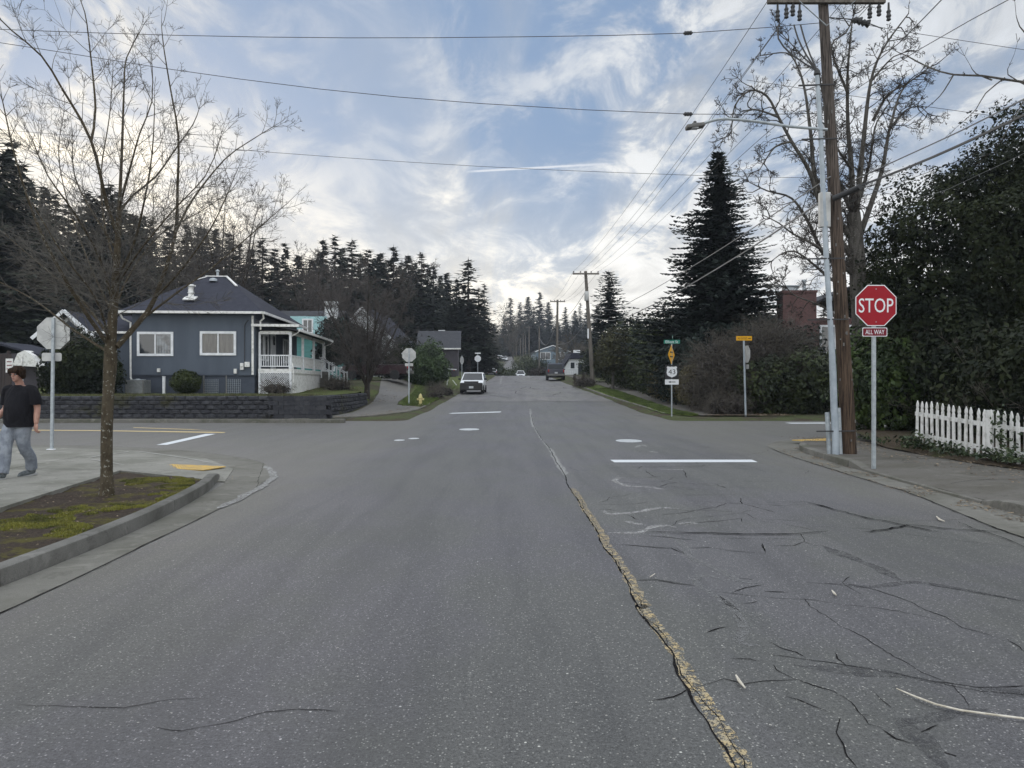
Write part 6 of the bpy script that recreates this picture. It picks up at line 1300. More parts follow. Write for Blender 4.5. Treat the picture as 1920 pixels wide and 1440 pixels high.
# the great dark evergreens on the right
bush('evergreen_tree', 'huge dark broadleaf evergreen towering behind the picket fence', (14.5, 23.0, .1), [((-.1, 0, 5.1), (3.6, 3.2, 3.0)), ((2.4, -.5, 7.2), (3.4, 3.4, 2.8)), ((6.0, -2, 7.2), (4., 3.6, 3.8)), ((-1.8, -.2, 3.0), (2.0, 2.6, 2.6)), ((2.0, -1.2, 2.8), (3.6, 2.8, 2.8)), ((5.6, -3.2, 3.0), (3.5, 3., 3.0))],
     330000, .052, M['holly'], 41, cat='tree', twigs=60, tm='darkbark', lump=.26, freq=.95, cut=-.24, shell=.80, inner=30000)
bush('laurel_bush', 'glossy green laurel bush between the stop sign post and fence', (10.9, 21.2, .12), [((0, 0, 1.35), (1.25, 1.1, 1.5)), ((1.2, .4, 1.1), (1.2, 1.1, 1.3)), ((-.5, .8, 1.6), (1.0, 1.1, 1.5))], 16000, .075, M['laurel'], 42, lump=.2, cut=-.3)
bush('dark_thicket', 'dark tangled evergreen undergrowth just behind the picket fence', (11.5, 17.0, .15), [((0, 0, 1.3), (1.5, 2.8, 1.5)), ((.6, 3.0, 1.6), (1.7, 1.6, 1.8)), ((-.1, -3.4, 1.1), (1.4, 2.4, 1.3)), ((2.2, -1, 2.0), (1.8, 4, 2.2)), ((-.3, -7, 1.1), (1.5, 3, 1.3))], 60000, .065, M['holly'], 43, twigs=90, tm='thicket', lump=.25, cut=-.2)
V = cloud([((0, 0, .03), (.42, 5.0, .2))], 4600, .045, 44, shell=.1, lump=.3, freq=2, cut=-.2); t = thing('ivy', 'ivy with dead leaves creeping along the picket fence foot', 'ivy', (9.05, 13.8, .22), R(3.5)); npmesh('foliage', V, np.arange(len(V)).reshape(-1, 4), M['ivy'], t)
V = cloud([((0, 0, .45), (.12, .35, .5)), ((-.05, -1.4, .3), (.1, .4, .35)), ((0, 2.6, .2), (.1, .5, .2))], 420, .04, 45, shell=.1, cut=-.3); npmesh('climbing_leaves', V, np.arange(len(V)).reshape(-1, 4), M['ivy'], t)
# hedges on the far right corner
bush('dark_hedge', 'dark green overgrown hedge behind the grey conduit', (13.6, 35.8, .2), [((-1.6, 0, 1.3), (1.9, 1.6, 1.5)), ((.4, .2, 1.5), (2.0, 1.8, 1.7)), ((2.4, .3, 1.3), (2.0, 1.8, 1.6)), ((4.6, .6, 1.4), (2.0, 1.8, 1.6))], 34000, .085, M['hedge'], 46, twigs=30, lump=.22, cut=-.3)
bush('reaching_hedge', 'dark evergreen hedge stretching off behind the oak trunk', (20.5, 36.5, .2), [((-1.6, 0, 1.3), (2.2, 1.6, 1.6)), ((1.5, .2, 1.6), (2.5, 1.8, 2.0)), ((5, .3, 2.3), (3, 1.8, 2.6))], 26000, .09, M['holly'], 47, lump=.22, cut=-.3)
bush('under_spruce', 'dark evergreen shrubs massed below the spruce', (12.3, 42.5, .3), [((0, 0, 2.2), (3.2, 2., 2.6)), ((-2.4, 0, 1.9), (1.8, 1.8, 2.2)), ((3.5, 0, 2.0), (2.6, 2, 2.4))], 36000, .10, M['spruce'], 48, lump=.3, cut=-.25)
def thicket(name, label, loc, blobs, n, seed, m='thicket', ln=(.5, 1.1), r=.011, leaf=0):
    rnd = random.Random(seed); t = thing(name, label, 'bush', loc); S = Seg()
    for i in range(n):
        c_, r_ = rnd.choice(blobs); d = Vector((rnd.gauss(0, 1), rnd.gauss(-.3, 1), rnd.gauss(.2, 1))).normalized(); f = rnd.uniform(.6, .95); p = Vector((c_[0]+d.x*r_[0]*f, c_[1]+d.y*r_[1]*f, max(.05, c_[2]+d.z*r_[2]*f)))
        q_ = (d+Vector((rnd.gauss(0, .6), rnd.gauss(0, .6), rnd.gauss(.1, .5)))).normalized(); grow(S, p, q_, rnd.uniform(*ln), r, 1, rnd, up=-.03, wig=.45, kids=3, step=.10, rmin=.0045)
    S.build('branches', M[m], t)
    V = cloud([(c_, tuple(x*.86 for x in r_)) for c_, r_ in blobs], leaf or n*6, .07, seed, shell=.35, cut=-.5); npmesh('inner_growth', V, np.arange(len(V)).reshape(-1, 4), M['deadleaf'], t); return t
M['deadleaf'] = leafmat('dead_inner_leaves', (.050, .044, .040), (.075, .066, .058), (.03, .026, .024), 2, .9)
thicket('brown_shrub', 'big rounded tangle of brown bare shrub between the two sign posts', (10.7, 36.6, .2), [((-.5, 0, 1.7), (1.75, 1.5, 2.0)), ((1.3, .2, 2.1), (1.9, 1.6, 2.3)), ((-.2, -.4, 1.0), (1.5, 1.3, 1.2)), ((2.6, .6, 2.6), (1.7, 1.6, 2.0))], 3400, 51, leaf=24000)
thicket('lavender_shrub', 'low grey lavender coloured clump at the big shrub foot', (9.75, 34.3, .2), [((-.3, 0, .35), (.55, .5, .5)), ((.5, .1, .35), (.6, .5, .5))], 420, 52, ln=(.25, .5), r=.008, m='thicket')
bush('brown_hedge', 'clipped olive brown hedge behind the route sign', (9.75, 44, .5), [((-.1, -5.2, 1.0), (1.0, 2.4, 1.25)), ((0, -1, 1.0), (1.0, 2.6, 1.3)), ((.0, 3, 1.0), (1.1, 2.6, 1.4))], 26000, .06, M['brownhedge'], 53, lump=.15, cut=-.4)
bush('green_hedge', 'olive green loose hedge beyond the clipped brown one', (10.2, 53, .8), [((0, -2, 1.6), (1.6, 2.8, 2.0)), ((.2, 3, 1.9), (1.8, 3, 2.4))], 22000, .09, M['hedge'], 54, twigs=40, tm='thicket', lump=.3, cut=-.2)
bush('tall_shrub', 'tall loose shrub mixing twigs and green behind the hedges', (12.0, 57, .8), [((-.5, 0, 3.0), (2.2, 2, 3.4)), ((2.2, 0, 2.6), (2, 2, 3.)), ((-2.6, 3, 2.4), (1.7, 2, 2.8))], 26000, .11, M['hedge'], 55, twigs=80, tm='fartwig', lump=.35, cut=-.12)
x, y = 7.75, 57.5; bush('street_tree', 'small round topped evergreen tree on the verge by the pavement', (x, y, T(x, y)), [((0, 0, 2.9), (1.45, 1.4, 1.4)), ((.3, 0, 3.7), (1.2, 1.1, 1.1)), ((-.5, 0, 2.2), (1.1, 1.1, .8))], 15000, .08, leafmat('olive_leaves', (.05, .055, .024), (.085, .082, .036), (.03, .03, .016)), 56, cat='tree', twigs=30, tm='fartwig', lump=.3, cut=-.2, stem=False)
b = MB(); b.tube([Vector((0, 0, -.2)), Vector((.03, 0, 1.0)), Vector((0, 0, 2.6))], [.13, .10, .07], 8); b.build('trunk', M['oak'], bpy.data.objects['street_tree'])
for i, (px, py, d, r, hh, mm, lab) in enumerate(((1180, 600, 72, 2.6, 7, 'hedge', 'bushy dark green tree beyond the small street tree'), (1212, 592, 66, 2.8, 7, 'holly', 'dark rounded tree left of the spruce'), (1090, 645, 125, 3.5, 7, 'fartwig', ''), (1125, 640, 96, 2.0, 6, 'hedge', 'green bush beyond the base of the verge pole'), (1155, 640, 90, 3, 6.5, 'holly', 'dark bush behind the verge pole cable'))):
    if not lab: continue
    x = (px-960)*d/F; z = T(x, d); top = CH+(720-py)*d/F-z; bush('bushy_tree', lab, (x, d, z), [((0, 0, top*.5), (r, r, top*.5)), ((r*.6, 0, top*.38), (r*.8, r, top*.4)), ((-r*.5, 0, top*.35), (r*.8, r, top*.38))], 13000, .13, M[mm], 60+i, group='bushy trees right of the street', cat='tree', twigs=20, tm='fartwig', lump=.3, cut=-.15)
for i, (px, top_, d, sp, lab) in enumerate(((1062, 640, 128, 4, 'bare thicket tree left of the A shaped cabin'), (1095, 628, 122, 4, 'bare thicket tree behind the A shaped cabin'), (1120, 645, 112, 3, 'bare tree right of the A shaped cabin'), (905, 600, 210, 6, 'pale bare tree left of the far road'), (918, 610, 220, 4, 'pale bare tree just above the far road'), (962, 575, 240, 4, 'tall pale bare tree behind the far cars'), (1072, 640, 180, 4, 'bare tree beside the grey blue house'))):
    x = (px-960)*d/F; z = T(x, d); bare_tree('thicket_tree', lab, (x, d, z), CH+(720-top_)*d/F-z, sp, 70+i, 5, .16, .03, 'oak', 'thicket', lv=2, rmin=.022 if d < 150 else .03, step=.6, group='bare trees at the end of the street', kids=5)
# shrubs left
bush('large_bush', 'large dark green bush at the left end of the blue house', (-20.4, 35.4, 1.08), [((0, 0, 1.35), (1.35, 1.3, 1.75)), ((.8, 0, 1.0), (1.1, 1.2, 1.3)), ((-.8, 0, 1.1), (1.1, 1.2, 1.4))], 26000, .07, M['holly'], 81, lump=.15, cut=-.4)
bush('round_bush', 'small clipped round bush below the right house window', tuple(H2(0, -3.1, -.9, 0)), [((0, 0, .60), (.72, .7, .62))], 9000, .04, M['hedge'], 82, lump=.08, cut=-.6)
for (dx, dy, lab, sd_) in ((1.2, -.4, 'low dry plants at the porch lattice corner', 83), (3.4, 4.5, 'dry grass tufts in front of the porch skirt', 84), (2.9, 7.5, 'dark dry shrubs beside the porch steps', 85)):
    p = H2(0, dx, dy, 0); thicket('dry_shrub', lab, (p.x, p.y, T(p.x, p.y) if p.y > 42 else 1.12), [((0, 0, .22), (.8, .6, .35))], 170, sd_, ln=(.2, .5), r=.008, leaf=900)
x, y = -11.6, 52; t = bush('rounded_evergreen', 'dark rounded evergreen with a crooked trunk right of the porch', (x, y, T(x, y)), [((0, 0, 2.9), (1.7, 1.6, 1.45)), ((-.6, 0, 3.5), (1.3, 1.3, 1.2)), ((.7, 0, 2.4), (1.2, 1.2, .9)), ((-.9, 0, 2.3), (1.2, 1.2, .9))], 22000, .085, M['spruce'], 86, cat='tree', lump=.2, cut=-.35, stem=False)
b = MB(); b.tube([Vector((0, 0, -.2)), Vector((-.1, 0, .7)), Vector((.3, 0, 1.5)), Vector((.1, 0, 2.6))], [.16, .14, .11, .06], 8); b.build('trunk', M['darkbark'], t)
x, y = -6.9, 62; bush('laurel_bush', 'tall green laurel behind the octagon sign back', (x, y, T(x, y)), [((0, 0, 1.8), (1.5, 1.5, 2.0)), ((-.7, 0, 1.5), (1.3, 1.3, 1.7)), ((.5, 0, 1.4), (1.2, 1.3, 1.6))], 22000, .09, leafmat('mid_green_leaves', (.045, .075, .03), (.075, .11, .045), (.025, .04, .018)), 87, lump=.2, cut=-.4)
x, y = -9.2, 64; bush('dark_bush', 'dark bush between the white house and laurel', (x, y, T(x, y)), [((0, 0, 1.6), (1.6, 1.3, 1.9)), ((-1.2, 0, 1.2), (1.3, 1.3, 1.5))], 11000, .09, M['holly'], 88, lump=.2)
for i, (x, y, s, lab) in enumerate(((-4.9, 47.5, .8, 'low dry shrub above the hydrant'), (-4.6, 51, .9, 'dry twiggy clump left of the white hatchback'), (-5.4, 54, 1.0, 'dark twiggy clump on the left verge'))):
    thicket('verge_shrub', lab, (x, y, T(x, y)), [((0, 0, .2*s), (.7*s, .8, .34*s))], 150, 90+i, ln=(.3, .7), r=.010, leaf=1400)
x, y = 6.2, 65; thicket('verge_shrub', 'low dead shrubs at the foot of the verge pole', (x, y, T(x, y)), [((0, -2, .3), (.9, 2, .45)), ((0, 1.5, .3), (.8, 1.5, .4))], 300, 94, ln=(.3, .6), r=.012, leaf=3000)
for i, (px, py, d, r, hh, mm, lab) in enumerate(((868, 650, 135, 3.2, 7.5, 'hedge', 'dark green bush mass left of the round sign'), (890, 655, 150, 3.5, 7, 'holly', 'dark bush behind the round sign'), (915, 672, 165, 3.2, 5, 'hedge', 'green bush left of the far cars'),
      (986, 667, 190, 4.0, 6, 'hedge', 'large green bush right of the far hill road'), (990, 668, 195, 4.0, 6, 'hedge', 'green bush above the white van'), (1008, 672, 190, 3.5, 5, 'holly', 'dark green bush left of the bare topped pole'), (932, 690, 178, 4.2, 3.2, 'hedge', 'low bush in the dip before the far road'), (955, 692, 182, 4.0, 3.0, 'hedge', 'low bush between the sedan and the van'), (1016, 690, 130, 2.4, 3, 'deadleaf', 'rounded brown shrub beside the dustbins'), (1050, 690, 140, 2.6, 3, 'holly', 'dark shrub behind the dark pickup'), (860, 690, 118, 2.2, 3, 'hedge', 'low bush beside the dark house'), (1130, 690, 105, 3.0, 4, 'holly', 'dark shrub right of the A shaped cabin'))):
    x = (px-960)*d/F; z = T(x, d)-.3; top = CH+(720-py)*d/F-z; bush('far_bush', lab, (x, d, z), [((0, 0, top*.48), (r, r, top*.55)), ((r*.5, 0, top*.4), (r*.7, r*.8, top*.42))], 5200, .17, M[mm], 110+i, group='bushes at the end of the street', lump=.3, cut=-.3, stem=False)
# ---------------------------------------------------------------- vehicles
def paint(name, c, rough=.3): 
    n = NM(name); n.set('Base Color', c).set('Roughness', rough).set('Specular IOR Level', .5); n.b.inputs['Coat Weight'].default_value = .5 if c[0] > .2 else .12; return n.m
PW, PD, PR, PG, PB = paint('white_car_paint', (.66, .68, .70)), paint('dark_blue_paint', (.018, .022, .040)), paint('dark_red_paint', (.026, .008, .012)), paint('grey_car_paint', (.08, .088, .10)), paint('navy_cab_paint', (.026, .030, .048))
M['chrome'] = simple('chrome', (.6, .6, .6), (.5, .5, .5), rough=.15, metal=1.); M['lampglass'] = NM('headlamp_glass').set('Base Color', (.62, .64, .66)).set('Roughness', .1).m; M['tail'] = NM('tail_lamp_red').set('Base Color', (.30, .01, .01)).set('Roughness', .2).m
M['plate'] = simple('number_plate', (.55, .58, .60))
YZ = Matrix(((0, 0, 1, 0), (1, 0, 0, 0), (0, 1, 0, 0), (0, 0, 0, 1)))
def shell(out, W, tumble=0., zb=0, plan=0., L=4., lat=((-1, .86), (-.975, .95), (-.9, .99), (-.5, 1), (.5, 1), (.9, .99), (.975, .95), (1, .86))):
    """a car body panel set: the side outline (y, z) swept across the width with rounded shoulders"""
    cy = sum(p[0] for p in out)/len(out); cz = sum(p[1] for p in out)/len(out); rings = []
    for u, s in lat:
        r_ = []
        for y, z in out:
            yy = cy+(y-cy)*(1-(1-s)*.35); zz = cz+(z-cz)*(1-(1-s)*.35); x = u*W/2*(1-tumble*max(0, z-zb))*(1-plan*(abs(yy)/(L/2))**4); r_.append(Vector((x, yy, zz)))
        rings.append(r_)
    b = MB(); b.loft(rings); return b
def wheel(t, x, y, r, wd):
    b = MB(); s = 1 if x > 0 else -1; rg = [(r*.62, -wd/2), (r*.95, -wd/2), (r, -wd*.35), (r, wd*.35), (r*.95, wd/2), (r*.62, wd/2)]
    Mx = Matrix.Translation((x, y, r)) @ Matrix.Rotation(R(90), 4, 'Y'); b.lathe(rg, (0, 0, 0), 18); xf(b, Mx); w_ = b.build('wheel', M['rubber'], t, smooth=True)
    b = MB(); b.lathe([(.01, wd*.30), (r*.12, wd*.34), (r*.2, wd*.28), (r*.55, wd*.26), (r*.62, wd*.36), (r*.64, wd*.36)], (0, 0, 0), 18); xf(b, Matrix.Translation((x, y, r)) @ Matrix.Rotation(R(90*s), 4, 'Y')); b.build('rim', M['galv'], w_)
def panel(t, name, pts, m, th=.012, parent=None):
    b = MB(); P = [Vector(p) for p in pts]; nrm = (P[1]-P[0]).cross(P[2]-P[0]).normalized(); k = len(P); b.add(P+[p+nrm*th for p in P], [tuple(range(k-1, -1, -1)), tuple(range(k, 2*k))]+[(i, (i+1) % k, k+(i+1) % k, k+i) for i in range(k)]); return b.build(name, m, parent or t)
def car(name, label, cat, loc, rz, W, L, Hh, kind, pt, roofpt=None, lower=None, r=.33, group='cars parked along the street'):
    t = thing(name, label, cat, loc, rz, group); h = L/2
    if kind == 'hatch': body = [(-h, .32), (-h, .85), (-h*.96, .98), (h*.42, .96), (h*.82, .84), (h*.97, .68), (h, .40), (h*.94, .24), (-h*.95, .24)]; cab = [(-h*.95, .90), (-h*.80, 1.40), (-h*.55, Hh), (h*.10, Hh*.985), (h*.52, .93)]
    elif kind == 'sedan': body = [(-h, .38), (-h*.98, .82), (-h*.6, .94), (h*.40, .90), (h*.85, .78), (h*.98, .62), (h, .36), (h*.93, .22), (-h*.95, .22)]; cab = [(-h*.66, .90), (-h*.38, Hh*.96), (-h*.2, Hh), (h*.08, Hh*.98), (h*.45, .88)]
    else: body = [(-h, .55), (-h, 1.12), (-h*.97, 1.16), (h*.38, 1.16), (h*.90, 1.08), (h*.98, .95), (h, .5), (h*.95, .42), (-h*.96, .42)]; cab = [(-h*.16, 1.12), (-h*.10, Hh*.97), (-h*.02, Hh), (h*.22, Hh*.985), (h*.46, 1.14)]
    zb = .95 if kind != 'truck' else 1.15
    shell(body, W, 0.03, .5, .10, L).build('body', pt, t, smooth=True)
    tb = .22 if kind == 'truck' else .30; cb_ = shell(cab, W*.97, tb, zb, 0, L); cabo = cb_.build('cabin', roofpt or pt, t, smooth=True)
    def hw(z): return W*.97/2*(1-tb*max(0, z-zb))
    f0, f1 = cab[-1], cab[-2]; r0, r1 = cab[0], cab[1]
    def across(name, a, b_, s0=.90, lo=.06, hi=.90, push=.03, m=None):
        A = Vector((0, a[0], a[1])); B = Vector((0, b_[0], b_[1])); p = A.lerp(B, lo); q_ = A.lerp(B, hi); d = (B-A).normalized(); nrm = Vector((0, d.z, -d.y)); nrm = nrm if nrm.z > 0 else -nrm
        w0, w1 = hw(p.z)*s0, hw(q_.z)*s0; panel(t, name, [(-w0, p.y, p.z), (w0, p.y, p.z), (w1, q_.y, q_.z), (-w1, q_.y, q_.z)] if nrm.y < 0 else [(w0, p.y, p.z), (-w0, p.y, p.z), (-w1, q_.y, q_.z), (w1, q_.y, q_.z)], m or M['carglass'], .012)
    across('windscreen', f0, f1); across('rear_window', r0, r1, .86, .12, .85)
    for s in (-1, 1):
        z0, z1 = zb+.02, Hh-.12
        def edge(a, b_, z): f = (z-a[1])/(b_[1]-a[1]); return a[0]+(b_[0]-a[0])*f
        ya, yb = edge(r0, r1, z0)+.12, edge(f0, f1, z0)-.12; yc, yd = edge(f0, f1, z1)-.06, min(edge(r0, cab[1] if cab[1][1] > z1 else cab[2], z1)+.1, edge(f0, f1, z1)-.4)
        P = [(s*(hw(z0)+.003), ya, z0), (s*(hw(z0)+.003), yb, z0), (s*(hw(z1)+.003), yc, z1), (s*(hw(z1)+.003), max(yd, cab[1][0]+.05), z1)]; panel(t, 'side_window', P if s < 0 else P[::-1], M['carglass'], .006)
    wy = h*.62
    for x in (-W/2+.11, W/2-.11):
        for y in (-wy, wy*1.02): wheel(t, x, y, r, .21)
    for s in (-1, 1):
        zl = .70 if kind != 'truck' else .92
        b = MB(); b.box((s*W*.37, h*.955, zl), (W*.20, .16, .18), ch=.04, rz=R(-s*18)); b.build('headlight', M['lampglass'], t)
        b = MB(); b.box((s*W*.40, -h*.985, zl+.08), (.16, .10, .30), ch=.03); b.build('tail_light', M['tail'], t)
        b = MB(); b.box((s*(W/2+.09), f0[0]-.25, zb+.10), (.20, .10, .14), ch=.03); b.build('mirror', lower or pt, t)
    b = MB(); b.box((0, h*.985, (.50 if lower else .42) if kind != 'truck' else .62), (W*.93, .16, .54 if lower else .34), ch=.05); b.build('front_bumper', lower or pt, t)
    b = MB(); b.box((0, h*.965, (.76 if lower else .68) if kind != 'truck' else .90), (W*(.60 if lower else .48), .16, .24 if lower else .19), ch=.03); b.build('grille', M['black'], t)
    b = MB(); b.box((0, -h*.99, .45 if kind != 'truck' else .58), (W*.95, .16, .24), ch=.05); b.build('rear_bumper', (lower or pt) if kind != 'truck' else M['acmetal'], t)
    for s in (-1, 1):
        b = MB(); b.box((0, s*(h+.045), .45 if s > 0 else (.62 if kind != 'truck' else .80)), (.31, .02, .15)); b.build('number_plate', M['plate'], t)
    if kind == 'truck':
        b = MB(); b.box((0, 0, .46), (W*.72, L*.9, .3)); b.build('chassis', M['black'], t)
        b = MB(); b.box((0, -h*.58, 1.175), (W*.80, h*.78, .012)); b.build('bed_floor', M['black'], t)
        b = MB(); b.box((0, -h-.005, .92), (W*.76, .03, .34), ch=.01); b.build('tailgate', pt, t)
    return t
x, y = -2.83, 55; car('parked_car', 'white hatchback with black front bumper on the left shoulder', 'car', (x, y, H(y)-.01), R(180-2), 1.72, 3.9, 1.55, 'hatch', PW, None, M['black'], .31)
x, y = -3.7, 138; car('parked_car', 'grey sedan with pale roof beyond the white hatchback', 'car', (x, y, H(y)+.3), R(4), 1.8, 4.5, 1.5, 'sedan', PG, PW)
x, y = 1.75, 152; car('parked_van', 'small white van near the crest of the street', 'van', (x, y, H(y)), R(180), 1.75, 4.3, 1.75, 'hatch', PW)
x, y = 4.85, 84; car('pickup_truck', 'dark blue pickup truck seen from behind at the right edge', 'truck', (x, y, H(y)+.03), R(-1), 2.0, 5.6, 1.92, 'truck', PD, None, None, .40)
x, y = -10.6, 58.5; car('pickup_truck', 'dark red and navy pickup parked sideways behind the bare tree', 'truck', (x, y, T(x, y)+.05), R(84), 1.95, 5.4, 1.85, 'truck', PR, PB, None, .38, group='cars parked in the driveways')
x, y = -7.8, 71; car('parked_car', 'dark car with white roof edge behind the yard sign post', 'car', (x, y, T(x, y)+.05), R(70), 1.8, 4.4, 1.55, 'sedan', PD, PG, group='cars parked in the driveways')
x, y = -4.35, 262; car('parked_car', 'white car on the far hill, the left one of two', 'car', (x, y, H(y)), R(8), 1.85, 4.5, 1.5, 'sedan', PW, group='cars on the far hill'); x, y = -2.6, 256; car('parked_car', 'white car with lit front on the far hill, the right one', 'car', (x, y, H(y)), R(184), 1.9, 4.5, 1.65, 'hatch', PW, group='cars on the far hill')
for i, (x, y, c_, lab) in enumerate(((3.55, 131, (.14, .17, .20), 'grey blue dustbin beside the road crest'), (4.35, 131.5, (.02, .024, .03), 'black dustbin beside the road crest'))):
    m = simple('bin_plastic', c_, rough=.5); t = thing('dustbin', lab, 'dustbin', (x, y, T(x, y)), 0, 'dustbins at the road crest'); b = MB(); b.loft([[Vector((sx*w_, sy*w_*1.1, z)) for sx, sy in ((-1, -1), (1, -1), (1, 1), (-1, 1))] for w_, z in ((.24, .08), (.30, .95), (.32, .98))]); b.build('bin_body', m, t)
    b = MB(); b.box((0, .02, 1.02), (.66, .74, .07), ch=.02); b.build('lid', m, t)
    b = MB(); b.tube([(-.27, .26, .1), (-.22, .26, .1)], .1, 10); b.tube([(.22, .26, .1), (.27, .26, .1)], .1, 10); b.build('wheels', M['rubber'], t)
# two small garden ornaments on the verge
for x, y, lab in ((6.25, 74, 'left small dark garden sapling on the far verge'), (7.15, 74, 'right small dark garden sapling on the far verge')):
    t = thing('ornament', lab, 'ornament', (x, y, T(x, y)), 0, 'garden ornaments on the verge'); V = cloud([((0, 0, .55), (.22, .22, .35))], 500, .05, 5, shell=.1); npmesh('foliage', V, np.arange(len(V)).reshape(-1, 4), M['deadleaf'], t); b = MB(); b.tube([(0, 0, -.1), (0, 0, .5)], .03, 6); b.build('trunk', M['darkbark'], t)

# ---------------------------------------------------------------- the walking man
def remesh(parts, vox, name, m, parent, sm=2, cut=None):
    """join overlapping closed lofts into one continuous skin"""
    b = MB()
    for p in parts: b.add(p.v, p.f)
    me = bpy.data.meshes.new('tmp'); me.from_pydata(b.v, [], b.f); me.update(); bm = bmesh.new(); bm.from_mesh(me); bmesh.ops.recalc_face_normals(bm, faces=bm.faces[:]); bm.to_mesh(me); bm.free()
    o = bpy.data.objects.new('tmp', me); C.objects.link(o); md = o.modifiers.new('r', 'REMESH'); md.mode = 'VOXEL'; md.voxel_size = vox; md.use_smooth_shade = True
    if sm: s = o.modifiers.new('s', 'SMOOTH'); s.iterations = sm; s.factor = .5
    dg = bpy.context.evaluated_depsgraph_get(); nm = bpy.data.meshes.new_from_object(o.evaluated_get(dg)); bpy.data.objects.remove(o); bpy.data.meshes.remove(me)
    nm.name = name; nm.materials.clear(); 
    if cut:
        bm = bmesh.new(); bm.from_mesh(nm); bmesh.ops.delete(bm, geom=[v for v in bm.verts if cut(v.co)], context='VERTS'); bm.to_mesh(nm); bm.free()
    return link(name, nm, m, parent, True)
def ell(c, r, n=16, k=10, rot=None):
    b = MB(); rings = []
    for i in range(1, k): a = math.pi*i/k; rings.append([Vector((math.sin(a)*math.cos(2*math.pi*j/n)*r[0], math.sin(a)*math.sin(2*math.pi*j/n)*r[1], -math.cos(a)*r[2])) for j in range(n)])
    b.loft(rings); M_ = Matrix.Translation(Vector(c)) @ (rot.to_4x4() if rot else Matrix.Identity(4)); return xf(b, M_)
def oval(spec, n=18):
    """stack of elliptical rings: (centre, rx, ry, yaw)"""
    b = MB(); b.loft([[Vector(c)+Vector((math.cos(2*math.pi*j/n)*rx*math.cos(yw)-math.sin(2*math.pi*j/n)*ry*math.sin(yw), math.cos(2*math.pi*j/n)*rx*math.sin(yw)+math.sin(2*math.pi*j/n)*ry*math.cos(yw), 0)) for j in range(n)] for c, rx, ry, yw in spec]); return b
def limbt(pts, rad, n=12): b = MB(); P = smooth_path(pts, .03); k = len(P); S = np.linspace(0, 1, len(rad)); b.tube(P, [float(np.interp(i/(k-1), S, rad)) for i in range(k)], n); return b
